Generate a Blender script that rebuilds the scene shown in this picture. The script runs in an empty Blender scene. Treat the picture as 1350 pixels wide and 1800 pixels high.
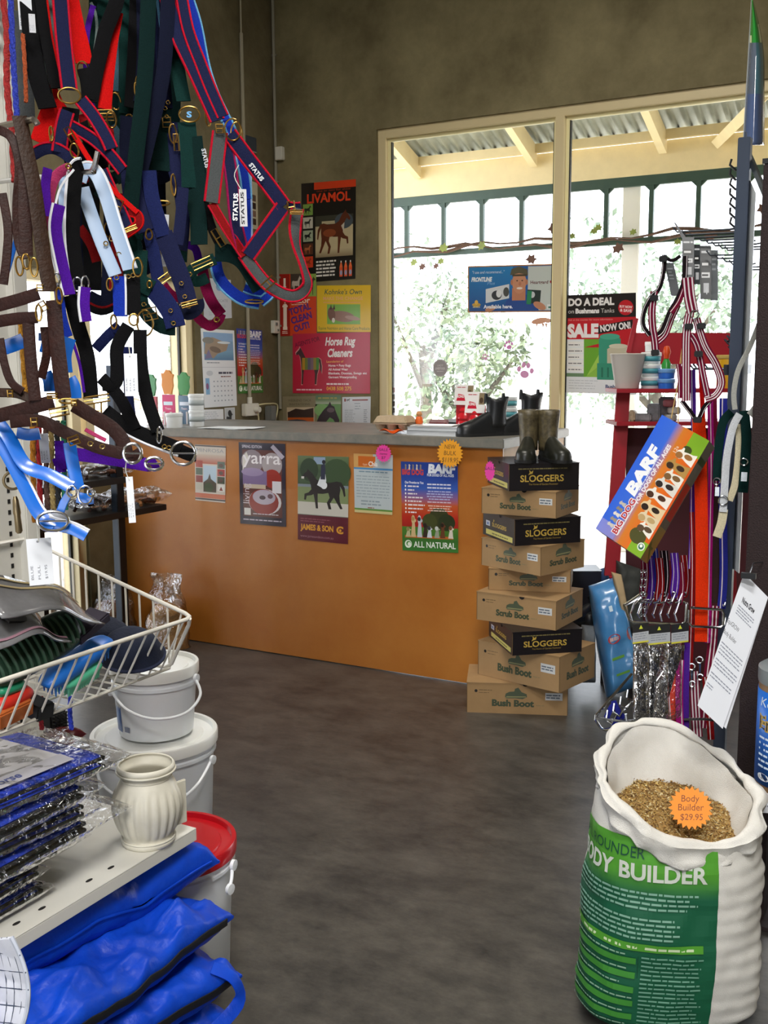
import bpy, bmesh, math, random
from mathutils import Vector, Matrix, noise
from mathutils.geometry import tessellate_polygon
V = Vector
R = math.radians
rnd = random.Random(7)
S = bpy.context.scene
COL = S.collection

# ------------------------------------------------------------------ camera
FPX, CX, CY, EYE = 1825.0, 675.0, 900.0, 1.5
PITCH, YAW, ROLL = math.atan(260 / 1825.0), R(29.1), R(0.3)
FW = V((-math.sin(YAW) * math.cos(PITCH), math.cos(YAW) * math.cos(PITCH), -math.sin(PITCH)))
r0 = V((math.cos(YAW), math.sin(YAW), 0)); u0 = r0.cross(FW)
RT = r0 * math.cos(ROLL) - u0 * math.sin(ROLL)
UP = u0 * math.cos(ROLL) + r0 * math.sin(ROLL)
CAM = V((0, 0, EYE))
cd = bpy.data.cameras.new('camera'); co = bpy.data.objects.new('camera', cd); COL.objects.link(co)
cd.sensor_fit = 'VERTICAL'; cd.sensor_height = 36; cd.lens = 36 * FPX / 1800; cd.clip_start = .05; cd.clip_end = 200
co.matrix_world = Matrix((( RT.x, UP.x, -FW.x, CAM.x), (RT.y, UP.y, -FW.y, CAM.y), (RT.z, UP.z, -FW.z, CAM.z), (0, 0, 0, 1)))
S.camera = co

# ------------------------------------------------------------------ daylight and added fill lights
def lin(h):
    if isinstance(h, (tuple, list)): return tuple(h[:3])
    h = h.lstrip('#'); o = []
    for i in (0, 2, 4):
        c = int(h[i:i + 2], 16) / 255
        o.append(c / 12.92 if c <= .04045 else ((c + .055) / 1.055) ** 2.4)
    return tuple(o)
W = bpy.data.worlds.new('sky'); S.world = W; W.use_nodes = True
bg = W.node_tree.nodes['Background']; bg.inputs[0].default_value = (*lin('#eef4ff'), 1); bg.inputs[1].default_value = 5.2
def sun(rot, e, ang=.01, col=(1, .95, .86)):
    l = bpy.data.lights.new('sun', 'SUN'); l.energy = e; l.angle = ang; l.color = col
    o = bpy.data.objects.new('sun', l); COL.objects.link(o); o.rotation_euler = rot
sun((R(38), R(14), R(20)), 8)
def area(name, loc, rot, sx, sy, e, col=(1, 1, 1), portal=False):
    l = bpy.data.lights.new(name, 'AREA'); l.shape = 'RECTANGLE'; l.size = sx; l.size_y = sy; l.energy = e; l.color = col
    if portal: l.cycles.is_portal = True
    o = bpy.data.objects.new(name, l); COL.objects.link(o); o.location = loc; o.rotation_euler = rot
    return o
# unseen fill lights added near ceiling height to brighten the room, no fittings
area('fill_light', (.2, .2, 4.15), (0, 0, 0), 1.2, .5, 85, (1, .97, .92))
area('fill_light', (.6, -1.6, 4.15), (0, 0, 0), 1.4, .5, 150, (1, .97, .92))
area('fill_light', (-1.6, 3.2, 4.15), (0, 0, 0), 1.2, .4, 60, (1, .95, .85))
S.view_settings.view_transform = 'Standard'; S.view_settings.look = 'None'
S.view_settings.gamma = 1; S.view_settings.exposure = 0.22; S.view_settings.use_curve_mapping = False
S.cycles.max_bounces = 7; S.cycles.diffuse_bounces = 4; S.cycles.glossy_bounces = 3
S.cycles.transmission_bounces = 5; S.cycles.transparent_max_bounces = 16
S.cycles.caustics_reflective = False; S.cycles.caustics_refractive = False
S.cycles.sample_clamp_indirect = 6; S.cycles.use_denoising = True

# ------------------------------------------------------------------ points
def ray(x, y): return FW + RT * ((x - CX) / FPX) - UP * ((y - CY) / FPX)
def PX(x, y, X): d = ray(x, y); return CAM + d * (X / d.x)
def PY(x, y, Y): d = ray(x, y); return CAM + d * (Y / d.y)
def PZ(x, y, Z): d = ray(x, y); return CAM + d * ((Z - EYE) / d.z)
def PD(x, y, D): return CAM + ray(x, y) * D

# ------------------------------------------------------------------ materials
MATS = {}
def mat(name, col='#808080', rough=.5, metal=0., n=0., ns=20., bump=0., bs=60., spec=None, col2=None, alpha=None, trans=0., coat=0., emit=0., stretch=None, sheen=0.):
    if name in MATS: return MATS[name]
    m = bpy.data.materials.new(name); m.use_nodes = True; MATS[name] = m
    t = m.node_tree; b = t.nodes['Principled BSDF']
    c = lin(col) if col else (1, 1, 1)
    b.inputs['Base Color'].default_value = (*c, 1)
    b.inputs['Roughness'].default_value = rough; b.inputs['Metallic'].default_value = metal
    if spec is not None: b.inputs['Specular IOR Level'].default_value = spec
    if trans: b.inputs['Transmission Weight'].default_value = trans
    if coat: b.inputs['Coat Weight'].default_value = coat; b.inputs['Coat Roughness'].default_value = .1
    if alpha is not None: b.inputs['Alpha'].default_value = alpha
    if emit: b.inputs['Emission Color'].default_value = (*c, 1); b.inputs['Emission Strength'].default_value = emit
    if sheen: b.inputs['Sheen Weight'].default_value = sheen
    tc = None
    if n or bump or col2:
        tc = t.nodes.new('ShaderNodeTexCoord'); mp = t.nodes.new('ShaderNodeMapping')
        t.links.new(tc.outputs['Object'], mp.inputs['Vector'])
        if stretch: mp.inputs['Scale'].default_value = stretch
    if n or col2:
        no = t.nodes.new('ShaderNodeTexNoise'); no.inputs['Scale'].default_value = ns; no.inputs['Detail'].default_value = 6
        no.inputs['Roughness'].default_value = .65
        t.links.new(mp.outputs[0], no.inputs['Vector'])
        rp = t.nodes.new('ShaderNodeValToRGB')
        rp.color_ramp.elements[0].position = .33; rp.color_ramp.elements[1].position = .67
        if col2: a, d = c, lin(col2)
        else: a = tuple(x * (1 - n) for x in c); d = tuple(min(1, x * (1 + n)) for x in c)
        rp.color_ramp.elements[0].color = (*a, 1); rp.color_ramp.elements[1].color = (*d, 1)
        t.links.new(no.outputs['Fac'], rp.inputs['Fac']); t.links.new(rp.outputs[0], b.inputs['Base Color'])
    if bump:
        nb = t.nodes.new('ShaderNodeTexNoise'); nb.inputs['Scale'].default_value = bs; nb.inputs['Detail'].default_value = 4
        t.links.new(mp.outputs[0], nb.inputs['Vector'])
        bp = t.nodes.new('ShaderNodeBump'); bp.inputs['Strength'].default_value = bump; bp.inputs['Distance'].default_value = .01
        t.links.new(nb.outputs['Fac'], bp.inputs['Height']); t.links.new(bp.outputs[0], b.inputs['Normal'])
    return m
def weave(name, col, col2, scale=900, rough=.85, metal=0):
    """woven webbing: fine bands across the cloth"""
    if name in MATS: return MATS[name]
    m = mat(name, col, rough, metal, bump=.25, bs=scale, n=.25, ns=scale / 3)
    return m
def printed(name, rough=.45, coat=0., alpha=None):
    if name in MATS: return MATS[name]
    m = mat(name, '#ffffff', rough, coat=coat, alpha=alpha)
    t = m.node_tree; a = t.nodes.new('ShaderNodeVertexColor'); a.layer_name = 'Col'
    t.links.new(a.outputs['Color'], t.nodes['Principled BSDF'].inputs['Base Color'])
    return m
def film(name, col='#ffffff', rough=.08, fac=.75, bump=.6, bs=25, thin=.12):
    """clear plastic film: mostly see-through with wrinkled shine"""
    if name in MATS: return MATS[name]
    m = bpy.data.materials.new(name); m.use_nodes = True; MATS[name] = m
    t = m.node_tree; t.nodes.clear()
    o = t.nodes.new('ShaderNodeOutputMaterial'); mx = t.nodes.new('ShaderNodeMixShader'); tr = t.nodes.new('ShaderNodeBsdfTransparent')
    p = t.nodes.new('ShaderNodeBsdfGlossy'); p.inputs['Color'].default_value = (*lin(col), 1); p.inputs['Roughness'].default_value = rough
    tr.inputs[0].default_value = (*[.6 + .4 * x for x in lin(col)], 1)
    fr = t.nodes.new('ShaderNodeFresnel'); fr.inputs[0].default_value = 1.7
    ma = t.nodes.new('ShaderNodeMath'); ma.operation = 'MULTIPLY_ADD'; ma.inputs[1].default_value = fac; ma.inputs[2].default_value = thin; ma.use_clamp = True
    t.links.new(fr.outputs[0], ma.inputs[0]); t.links.new(ma.outputs[0], mx.inputs[0])
    t.links.new(tr.outputs[0], mx.inputs[1]); t.links.new(p.outputs[0], mx.inputs[2]); t.links.new(mx.outputs[0], o.inputs[0])
    if bump:
        tc = t.nodes.new('ShaderNodeTexCoord'); nb = t.nodes.new('ShaderNodeTexNoise'); nb.inputs['Scale'].default_value = bs; nb.inputs['Detail'].default_value = 3
        bp = t.nodes.new('ShaderNodeBump'); bp.inputs['Strength'].default_value = bump; bp.inputs['Distance'].default_value = .02
        t.links.new(tc.outputs['Object'], nb.inputs['Vector']); t.links.new(nb.outputs['Fac'], bp.inputs['Height'])
        t.links.new(bp.outputs[0], p.inputs['Normal']); t.links.new(bp.outputs[0], fr.inputs['Normal'])
    return m

# ------------------------------------------------------------------ mesh builder
def frame_from(z, x=None):
    z = z.normalized(); x = x or (V((1, 0, 0)) if abs(z.x) < .9 else V((0, 1, 0)))
    y = z.cross(x).normalized(); x = y.cross(z).normalized()
    return x, y, z
def smooth_path(pts, k=6):
    """Catmull-Rom through points (tuples of any length)"""
    pts = [tuple(p) for p in pts]
    if len(pts) < 3 or k < 2: return pts
    out = []; n = len(pts)
    for i in range(n - 1):
        p0, p1, p2, p3 = pts[max(i - 1, 0)], pts[i], pts[i + 1], pts[min(i + 2, n - 1)]
        for j in range(k):
            t = j / k
            out.append(tuple(.5 * ((2 * b) + (-a + c) * t + (2 * a - 5 * b + 4 * c - d) * t * t + (-a + 3 * b - 3 * c + d) * t ** 3) for a, b, c, d in zip(p0, p1, p2, p3)))
    out.append(pts[-1]); return out
class MB:
    def __init__(s): s.v = []; s.f = []; s.m = []; s.c = []; s.mats = []
    def mi(s, m):
        if m not in s.mats: s.mats.append(m)
        return s.mats.index(m)
    def add(s, vs, fs, m, cols=None):
        b = len(s.v); s.v.extend([V(p) for p in vs]); i = s.mi(m)
        for k, f in enumerate(fs):
            s.f.append([b + q for q in f]); s.m.append(i); s.c.append(cols[k] if cols else None)
        return s
    def box(s, c, d, m, M=None):
        c = V(c); x, y, z = d[0] / 2, d[1] / 2, d[2] / 2
        P = [V((a, b, e)) for a in (-x, x) for b in (-y, y) for e in (-z, z)]
        if M: P = [M @ p for p in P]
        return s.add([c + p for p in P], [(0, 1, 3, 2), (4, 6, 7, 5), (0, 4, 5, 1), (2, 3, 7, 6), (0, 2, 6, 4), (1, 5, 7, 3)], m)
    def hexa(s, lo, hi, m):
        """two quads (4 points each, same winding) joined into a solid"""
        return s.add(list(lo) + list(hi), [(3, 2, 1, 0), (4, 5, 6, 7), (0, 1, 5, 4), (1, 2, 6, 5), (2, 3, 7, 6), (3, 0, 4, 7)], m)
    def tube(s, pts, r, m, seg=8, k=1, closed=False, cap=True):
        pts = smooth_path(pts, k) if k > 1 else pts
        pts = [V(p[:3]) for p in pts]; n = len(pts); vs = []; fs = []; px = None
        rr = r if isinstance(r, (list, tuple)) else [r] * n
        if len(rr) != n: rr = [rr[min(int(i * len(rr) / n), len(rr) - 1)] for i in range(n)]
        for i, p in enumerate(pts):
            if closed: t = pts[(i + 1) % n] - pts[i - 1]
            else: t = pts[min(i + 1, n - 1)] - pts[max(i - 1, 0)]
            if t.length < 1e-9: t = V((0, 0, 1))
            t.normalize()
            if px is None: px, py, _ = frame_from(t)
            else:
                px = (px - t * px.dot(t)); px = px.normalized() if px.length > 1e-6 else frame_from(t)[0]; py = t.cross(px)
            for j in range(seg):
                a = 2 * math.pi * j / seg; vs.append(p + (px * math.cos(a) + py * math.sin(a)) * rr[i])
        for i in range(n if closed else n - 1):
            for j in range(seg):
                a = i * seg + j; b = i * seg + (j + 1) % seg; o = ((i + 1) % n) * seg
                fs.append((a, b, o + (j + 1) % seg, o + j))
        if cap and not closed: fs.append(tuple(range(seg))[::-1]); fs.append(tuple((n - 1) * seg + j for j in range(seg)))
        return s.add(vs, fs, m)
    def torus(s, c, n, R_, r, m, seg=20, ts=8, sx=1, x=None, a0=0, a1=360):
        ax, ay, az = frame_from(V(n), x); c = V(c)
        full = abs(a1 - a0) >= 360; N = seg if full else seg + 1
        pts = [c + ax * math.cos(R(a0 + (a1 - a0) * i / seg)) * R_ * sx + ay * math.sin(R(a0 + (a1 - a0) * i / seg)) * R_ for i in range(N)]
        return s.tube(pts, r, m, ts, closed=full)
    def ribbon(s, pts, w, th, m, nrm=None, k=6, edge=None, em=None, twist=None):
        """strap along points (x,y,z[,twist]) with real thickness; nrm = function giving the face normal"""
        P = smooth_path(pts, k); P3 = [V(p[:3]) for p in P]; n = len(P); vs = []; fs = []
        for i in range(n):
            t = (P3[min(i + 1, n - 1)] - P3[max(i - 1, 0)]).normalized()
            N = nrm(P3[i]) if nrm else (CAM - P3[i])
            N = (N - t * N.dot(t)).normalized()
            if len(P[i]) > 3 and P[i][3]: N = Matrix.Rotation(R(P[i][3]), 3, t) @ N
            W_ = t.cross(N).normalized(); ww = w(i / (n - 1)) if callable(w) else w
            for a, b in ((-1, .6), (-.82, 1), (.82, 1), (1, .6), (1, -.6), (.82, -1), (-.82, -1), (-1, -.6)): vs.append(P3[i] + W_ * (a * ww / 2) + N * (b * th / 2))
        for i in range(n - 1):
            for j in range(8):
                a = i * 8 + j; b = i * 8 + (j + 1) % 8; fs.append((a, b, b + 8, a + 8))
        fs.append(tuple(range(8))[::-1]); fs.append(tuple((n - 1) * 8 + j for j in range(8)))
        cols_m = m
        base = len(s.f); s.add(vs, fs, m)
        if em:  # edging in its own material: side facets
            ei = s.mi(em)
            for i in range(n - 1):
                for j in (0, 2, 3, 4, 6, 7): s.m[base + i * 8 + j] = ei
        return s
    def lathe(s, prof, c, m, seg=32, axis=(0, 0, 1), sx=1, x=None, cap=True, sq=None):
        ax, ay, az = frame_from(V(axis), x); c = V(c); vs = []; fs = []; n = len(prof)
        for r, z in prof:
            for j in range(seg):
                a = 2 * math.pi * j / seg; q = r * (sq(a, z) if sq else 1)
                vs.append(c + ax * math.cos(a) * q * sx + ay * math.sin(a) * q + az * z)
        for i in range(n - 1):
            for j in range(seg): fs.append((i * seg + j, i * seg + (j + 1) % seg, (i + 1) * seg + (j + 1) % seg, (i + 1) * seg + j))
        if cap:
            if prof[0][0] > 1e-4: fs.append(tuple(range(seg))[::-1])
            if prof[-1][0] > 1e-4: fs.append(tuple((n - 1) * seg + j for j in range(seg)))
        return s.add(vs, fs, m)
    def prism(s, poly, O, U, Vv, th, m):
        """2-D outline extruded along U x V by th"""
        O, U, Vv = V(O), V(U), V(Vv); N = U.cross(Vv).normalized() * th; n = len(poly)
        a = [O + U * p[0] + Vv * p[1] for p in poly]
        tri = tessellate_polygon([[V((p[0], p[1], 0)) for p in poly]])
        fs = [tuple(t) for t in tri] + [tuple(n + q for q in t[::-1]) for t in tri] + [(i, (i + 1) % n, n + (i + 1) % n, n + i) for i in range(n)]
        return s.add(a + [p + N for p in a], fs, m)
    def grid(s, fn, nu, nv, m, closed_u=False, colf=None):
        vs = [fn(i / nu, j / nv) for j in range(nv + 1) for i in range(nu + (0 if closed_u else 1))]
        q = nu if closed_u else nu + 1; fs = []; cs = []
        for j in range(nv):
            for i in range(nu):
                a = j * q + i; b = j * q + (i + 1) % q; fs.append((a, b, b + q, a + q))
                if colf: cs.append(colf((i + .5) / nu, (j + .5) / nv))
        return s.add(vs, fs, m, cs if colf else None)
    def build(s, name, parent=None, origin=None, smooth=40, bevel=0, fix=True, solid=0):
        if not s.v: return None
        if parent is not None: o0 = parent['_o']; o0 = V(o0)
        elif origin is not None: o0 = V(origin)
        else:
            lo = V((min(p.x for p in s.v), min(p.y for p in s.v), min(p.z for p in s.v))); hi = V((max(p.x for p in s.v), max(p.y for p in s.v), 0))
            o0 = V(((lo.x + hi.x) / 2, (lo.y + hi.y) / 2, lo.z))
        me = bpy.data.meshes.new(name); me.from_pydata([tuple(p - o0) for p in s.v], [], s.f)
        for m in s.mats: me.materials.append(m)
        me.polygons.foreach_set('material_index', s.m)
        if any(c is not None for c in s.c):
            ca = me.color_attributes.new('Col', 'FLOAT_COLOR', 'CORNER'); arr = []
            for f, c in zip(s.f, s.c):
                if c is None: c = (1, 1, 1)
                if isinstance(c[0], (tuple, list)):
                    for q in c: arr.extend((*q[:3], 1))
                else: arr.extend((*c[:3], 1) * len(f))
            ca.data.foreach_set('color', arr)
        if fix or bevel:
            bm = bmesh.new(); bm.from_mesh(me)
            if bevel:
                bm.normal_update()
                es = [e for e in bm.edges if len(e.link_faces) == 2 and e.calc_face_angle(0) > .6]
                bmesh.ops.bevel(bm, geom=es, offset=bevel, segments=1 if bevel < .002 else 2, affect='EDGES', clamp_overlap=True)
            bmesh.ops.recalc_face_normals(bm, faces=bm.faces); bm.to_mesh(me); bm.free()
        me.validate(); me.shade_smooth(); me.set_sharp_from_angle(angle=R(smooth)); me.update()
        ob = bpy.data.objects.new(name, me); COL.objects.link(ob)
        if parent is not None: ob.parent = parent; ob['_o'] = parent['_o']
        else: ob.location = o0; ob['_o'] = tuple(o0)
        if solid:
            md = ob.modifiers.new('shell', 'SOLIDIFY'); md.thickness = solid; md.offset = 0
        return ob
def tag(o, label=None, cat=None, group=None, kind=None):
    if label: o['label'] = label
    if cat: o['category'] = cat
    if group: o['group'] = group
    if kind: o['kind'] = kind
    return o
def thing(name, loc, label, cat, group=None):
    o = bpy.data.objects.new(name, None); COL.objects.link(o); o.location = V(loc); o['_o'] = tuple(V(loc)); o.empty_display_size = .05
    return tag(o, label, cat, group)
def structure(mb, name, **k): return tag(mb.build(name, **k), kind='structure')
def part(mb, name, parent, label=None, kind=None, **k): return tag(mb.build(name, parent, **k), label, kind=kind)

# ------------------------------------------------------------------ flat print (lettering and pictures)
_tc = {}
def glyphs(txt, bold):
    key = (txt, bold)
    if key in _tc: return _tc[key]
    cu = bpy.data.curves.new('t', 'FONT'); cu.body = txt; cu.size = 1; cu.offset = bold; cu.resolution_u = 3; cu.fill_mode = 'FRONT'
    ob = bpy.data.objects.new('t', cu); me = bpy.data.meshes.new_from_object(ob)
    vs = [(p.co.x, p.co.y) for p in me.vertices]; fs = [tuple(p.vertices) for p in me.polygons]
    bpy.data.objects.remove(ob); bpy.data.curves.remove(cu); bpy.data.meshes.remove(me)
    x0 = min((p[0] for p in vs), default=0); x1 = max((p[0] for p in vs), default=1)
    _tc[key] = (vs, fs, x0, x1); return _tc[key]
GL = printed('printed_gloss', .3, coat=.2)
MT = printed('printed_matt', .6)
class Print:
    def __init__(s, w, h): s.w, s.h = w, h; s.it = []; s.L = 1
    def raw(s, pts, fs, cols, L=None): s.it.append((pts, fs, cols, s.L if L is None else L)); s.L += .02; return s
    def rect(s, x, y, w, h, c, rot=0):
        P = [(x, y), (x + w, y), (x + w, y + h), (x, y + h)]
        if rot: cx, cy = x + w / 2, y + h / 2; ca, sa = math.cos(R(rot)), math.sin(R(rot)); P = [(cx + (a - cx) * ca - (b - cy) * sa, cy + (a - cx) * sa + (b - cy) * ca) for a, b in P]
        return s.raw(P, [(0, 1, 2, 3)], [lin(c)])
    def grad(s, x, y, w, h, stops, horiz=False):
        """stops: [(t, colour)] from bottom (or left)"""
        for (t0, c0), (t1, c1) in zip(stops, stops[1:]):
            a, b = lin(c0), lin(c1)
            if horiz: s.raw([(x + w * t0, y), (x + w * t1, y), (x + w * t1, y + h), (x + w * t0, y + h)], [(0, 1, 2, 3)], [[a, b, b, a]])
            else: s.raw([(x, y + h * t0), (x + w, y + h * t0), (x + w, y + h * t1), (x, y + h * t1)], [(0, 1, 2, 3)], [[a, a, b, b]])
        return s
    def poly(s, pts, c, x=0, y=0, sx=1, sy=None, rot=0):
        sy = sx if sy is None else sy; ca, sa = math.cos(R(rot)), math.sin(R(rot))
        P = [(x + a * sx * ca - b * sy * sa, y + a * sx * sa + b * sy * ca) for a, b in pts]
        tri = tessellate_polygon([[V((a, b, 0)) for a, b in P]])
        return s.raw(P, [tuple(t) for t in tri], [lin(c)] * len(tri))
    def ell(s, cx, cy, rx, ry, c, n=20, rot=0):
        ca, sa = math.cos(R(rot)), math.sin(R(rot)); P = []
        for i in range(n):
            a = 2 * math.pi * i / n; p, q = rx * math.cos(a), ry * math.sin(a); P.append((cx + p * ca - q * sa, cy + p * sa + q * ca))
        return s.raw(P, [tuple(range(n))], [lin(c)])
    def text(s, t, x, y, h, c, w=None, al='l', bold=0., rot=0, shear=0., sx=1.):
        vs, fs, x0, x1 = glyphs(t, bold); k = h / .7
        if w: sx = w / ((x1 - x0) * k)
        W_ = (x1 - x0) * k * sx; off = {'l': 0, 'c': -W_ / 2, 'r': -W_}[al]; ca, sa = math.cos(R(rot)), math.sin(R(rot)); P = []
        for a, b in vs:
            p = (a - x0) * k * sx + off + b * k * shear; q = b * k; P.append((x + p * ca - q * sa, y + p * sa + q * ca))
        return s.raw(P, fs, [lin(c)] * len(fs))
    def lines(s, x, y, w, n, lh, c, th=.4, seed=1, al='l', ragged=.25):
        """rows of words too small to read, going down from y"""
        q = random.Random(seed)
        for i in range(n):
            W_ = w * (1 - ragged * q.random()); a = x if al == 'l' else x + (w - W_) / 2; e = a + W_; yy = y - i * lh
            while a < e - .001:
                ww = min(lh * q.uniform(.6, 2.4), e - a); s.rect(a, yy, ww, lh * th, c); a += ww + lh * .28
        return s
    def put(s, mb, fn, m=None, eps=.00012):
        m = m or GL
        for P, fs, cols, L in s.it: mb.add([fn(a, b, L * eps) for a, b in P], fs, m, cols)
def quadfn(w, h, bl, br, tr, tl, off=0.):
    bl, br, tr, tl = map(V, (bl, br, tr, tl)); N = (br - bl).cross(tl - bl).normalized()
    def f(x, y, z):
        u, v = x / w, y / h
        return bl * (1 - u) * (1 - v) + br * u * (1 - v) + tr * u * v + tl * (1 - u) * v + N * (z + off)
    return f
def sheet(pr, fn, base='#ffffff', th=.0006, m=None, mb=None, edge=None):
    """thin paper carrying a Print, front at fn height 0 -> th"""
    mb = mb or MB(); w, h = pr.w, pr.h; m = m or GL; b = lin(base)
    c = [(0, 0), (w, 0), (w, h), (0, h)]
    mb.add([fn(a, q, 0) for a, q in c] + [fn(a, q, th) for a, q in c], [(3, 2, 1, 0), (4, 5, 6, 7), (0, 1, 5, 4), (1, 2, 6, 5), (2, 3, 7, 6), (3, 0, 4, 7)], m, [lin('#ffffff')] + [b] * 5)
    pr.put(mb, lambda x, y, z: fn(x, y, z + th), m)
    return mb
HORSE = [(.97, .80), (.93, .76), (.86, .82), (.80, .74), (.76, .60), (.75, .50), (.81, .42), (.90, .38), (.91, .23), (.87, .22), (.85, .33), (.75, .35), (.70, .38), (.67, .2), (.65, .02), (.60, .02), (.61, .2), (.61, .40), (.5, .40), (.38, .43), (.35, .31), (.41, .18), (.37, .02), (.31, .02), (.34, .17), (.26, .32), (.20, .2), (.12, .04), (.07, .05), (.13, .22), (.14, .38), (.12, .52), (.13, .62), (.08, .52), (.04, .35), (.01, .38), (.03, .58), (.10, .71), (.2, .73), (.35, .69), (.55, .71), (.64, .76), (.72, .90), (.80, .98), (.83, 1.02), (.85, .95), (.90, .91)]
def flip(P): return [(1 - a, b) for a, b in P][::-1]
STAND = [(.95, .86), (.93, .80), (.86, .83), (.80, .76), (.77, .62), (.76, .5), (.74, .3), (.75, .02), (.70, .02), (.68, .28), (.66, .45), (.5, .43), (.32, .45), (.28, .3), (.29, .02), (.23, .02), (.2, .28), (.14, .45), (.13, .62), (.09, .4), (.05, .3), (.04, .5), (.08, .68), (.16, .73), (.35, .70), (.6, .72), (.68, .85), (.76, .97), (.80, 1.02), (.83, .96)]
HHEAD = [(0, 0), (.15, .35), (.35, .62), (.52, .78), (.6, .95), (.66, .80), (.78, .74), (.84, .55), (1.0, .18), (.98, .06), (.86, .02), (.74, .22), (.60, .30), (.45, .12), (.42, 0)]
DOGSIT = [(0, 0), (.1, .35), (.2, .6), (.1, .72), (.12, .9), (.3, 1), (.5, .95), (.6, .82), (.75, .78), (.74, .7), (.55, .66), (.6, .45), (.62, .2), (.7, 0)]
# ================================================================== the room
XL, YW, ZC = -4.105, 5.9, 4.3
XR = 3.2; YB = -4.2
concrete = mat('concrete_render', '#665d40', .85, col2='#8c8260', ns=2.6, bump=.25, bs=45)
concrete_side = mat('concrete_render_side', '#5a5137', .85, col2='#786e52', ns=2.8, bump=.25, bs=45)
floor_m = mat('sealed_concrete_floor', '#2a2929', .36, col2='#5b5751', ns=4.5, bump=.05, bs=30, stretch=(1, 1.6, 1))
_t = floor_m.node_tree; _n = [q for q in _t.nodes if q.type == 'TEX_NOISE'][0]; _n.inputs['Detail'].default_value = 12; _n.inputs['Roughness'].default_value = .8
cream = mat('cream_frame_paint', '#dccb9f', .45)
seal = mat('black_glazing_seal', '#151712', .5)
ZH = 2.955     # head of the openings
# back wall: solid left piece, piece above the glazing, piece right of it
WX0, WX1 = -3.325, 0.36
mb = MB()
mb.hexa([(XL - .2, YW, 0), (WX0, YW, 0), (WX0, YW + .2, 0), (XL - .2, YW + .2, 0)], [(XL - .2, YW, ZC), (WX0, YW, ZC), (WX0, YW + .2, ZC), (XL - .2, YW + .2, ZC)], concrete)
mb.hexa([(WX0, YW, ZH), (WX1, YW, ZH), (WX1, YW + .2, ZH), (WX0, YW + .2, ZH)], [(WX0, YW, ZC), (WX1, YW, ZC), (WX1, YW + .2, ZC), (WX0, YW + .2, ZC)], concrete)
mb.hexa([(WX1, YW, 0), (XR + .2, YW, 0), (XR + .2, YW + .2, 0), (WX1, YW + .2, 0)], [(WX1, YW, ZC), (XR + .2, YW, ZC), (XR + .2, YW + .2, ZC), (WX1, YW + .2, ZC)], concrete)
structure(mb, 'wall_back')
# left wall with a window above the counter and a glazed door beside it
def ybox(mb, x0, x1, y0, y1, z0, z1, m): mb.box(((x0 + x1) / 2, (y0 + y1) / 2, (z0 + z1) / 2), (x1 - x0, y1 - y0, z1 - z0), m)
LH = 1.99
mb = MB()
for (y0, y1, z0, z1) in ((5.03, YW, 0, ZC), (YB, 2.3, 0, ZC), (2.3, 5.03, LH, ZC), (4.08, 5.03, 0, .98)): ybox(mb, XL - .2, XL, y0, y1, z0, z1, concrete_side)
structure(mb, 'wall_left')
mb = MB(); ybox(mb, XR, XR + .2, YB, YW, 0, ZC, concrete); structure(mb, 'wall_right')
mb = MB(); ybox(mb, XL - .2, XR + .2, YB, YW + .2, ZC, ZC + .15, mat('ceiling_lining', '#8d8a80', .9)); structure(mb, 'ceiling')
mb = MB(); ybox(mb, XL - .2, XR + .2, YB, YW + .2, -.15, 0, floor_m); structure(mb, 'floor')
# rear wall with a wide roller-door opening towards the yard
mb = MB(); ybox(mb, XL - .2, -.6, YB - .2, YB, 0, ZC, concrete); ybox(mb, 1.8, XR + .2, YB - .2, YB, 0, ZC, concrete); ybox(mb, -.6, 1.8, YB - .2, YB, 2.5, ZC, concrete)
structure(mb, 'wall_rear')

glass = film('window_glass', '#ffffff', .02, .45, 0, thin=.0)
# main glazing: three bays of frame and glass
def frame_bays():
    fy0, fy1 = YW + .02, YW + .085
    w = MB()
    ybox(w, WX0, WX0 + .055, fy0, fy1, 0, ZH, cream); ybox(w, WX1 - .055, WX1, fy0, fy1, 0, ZH, cream)
    ybox(w, WX0 + .055, WX1 - .055, fy0, fy1, ZH - .055, ZH, cream); ybox(w, WX0 + .055, WX1 - .055, fy0, fy1, 0, .07, cream)
    root = tag(w.build('window_1', bevel=.002), 'cream metal window frame of the big shopfront glazing behind the counter', kind='structure')
    for X in (-2.125, -.87):
        m_ = MB(); ybox(m_, X - .026, X + .026, fy0 - .01, fy1, .07, ZH - .055, cream); m_.build('mullion', root, bevel=.002)
    edges = [WX0 + .055, -2.151, -2.099, -.896, -.844, WX1 - .055]
    for i in range(3):
        x0, x1 = edges[2 * i], edges[2 * i + 1]
        b = MB()
        for a0, a1, c0, c1 in ((x0, x0 + .02, .07, ZH - .055), (x1 - .02, x1, .07, ZH - .055)):
            ybox(b, a0, a1, fy0 + .03, fy1 - .02, c0, c1, mat('pale_glazing_bead', '#efe6b4', .4))
        ybox(b, x0 + .02, x1 - .02, fy0 + .03, fy1 - .02, ZH - .075, ZH - .055, mat('pale_glazing_bead'))
        b.build('glazing_bead', root)
        q = MB()
        for a0, a1 in ((x0 + .02, x0 + .026), (x1 - .026, x1 - .02)): ybox(q, a0, a1, fy0 + .035, fy0 + .06, .07, ZH - .075, seal)
        q.build('glazing_seal', root)
        g = MB(); ybox(g, x0 + .02, x1 - .02, fy0 + .045, fy0 + .049, .07, ZH - .07, glass); g.build('pane', root)
    return root
frame_bays()
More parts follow.
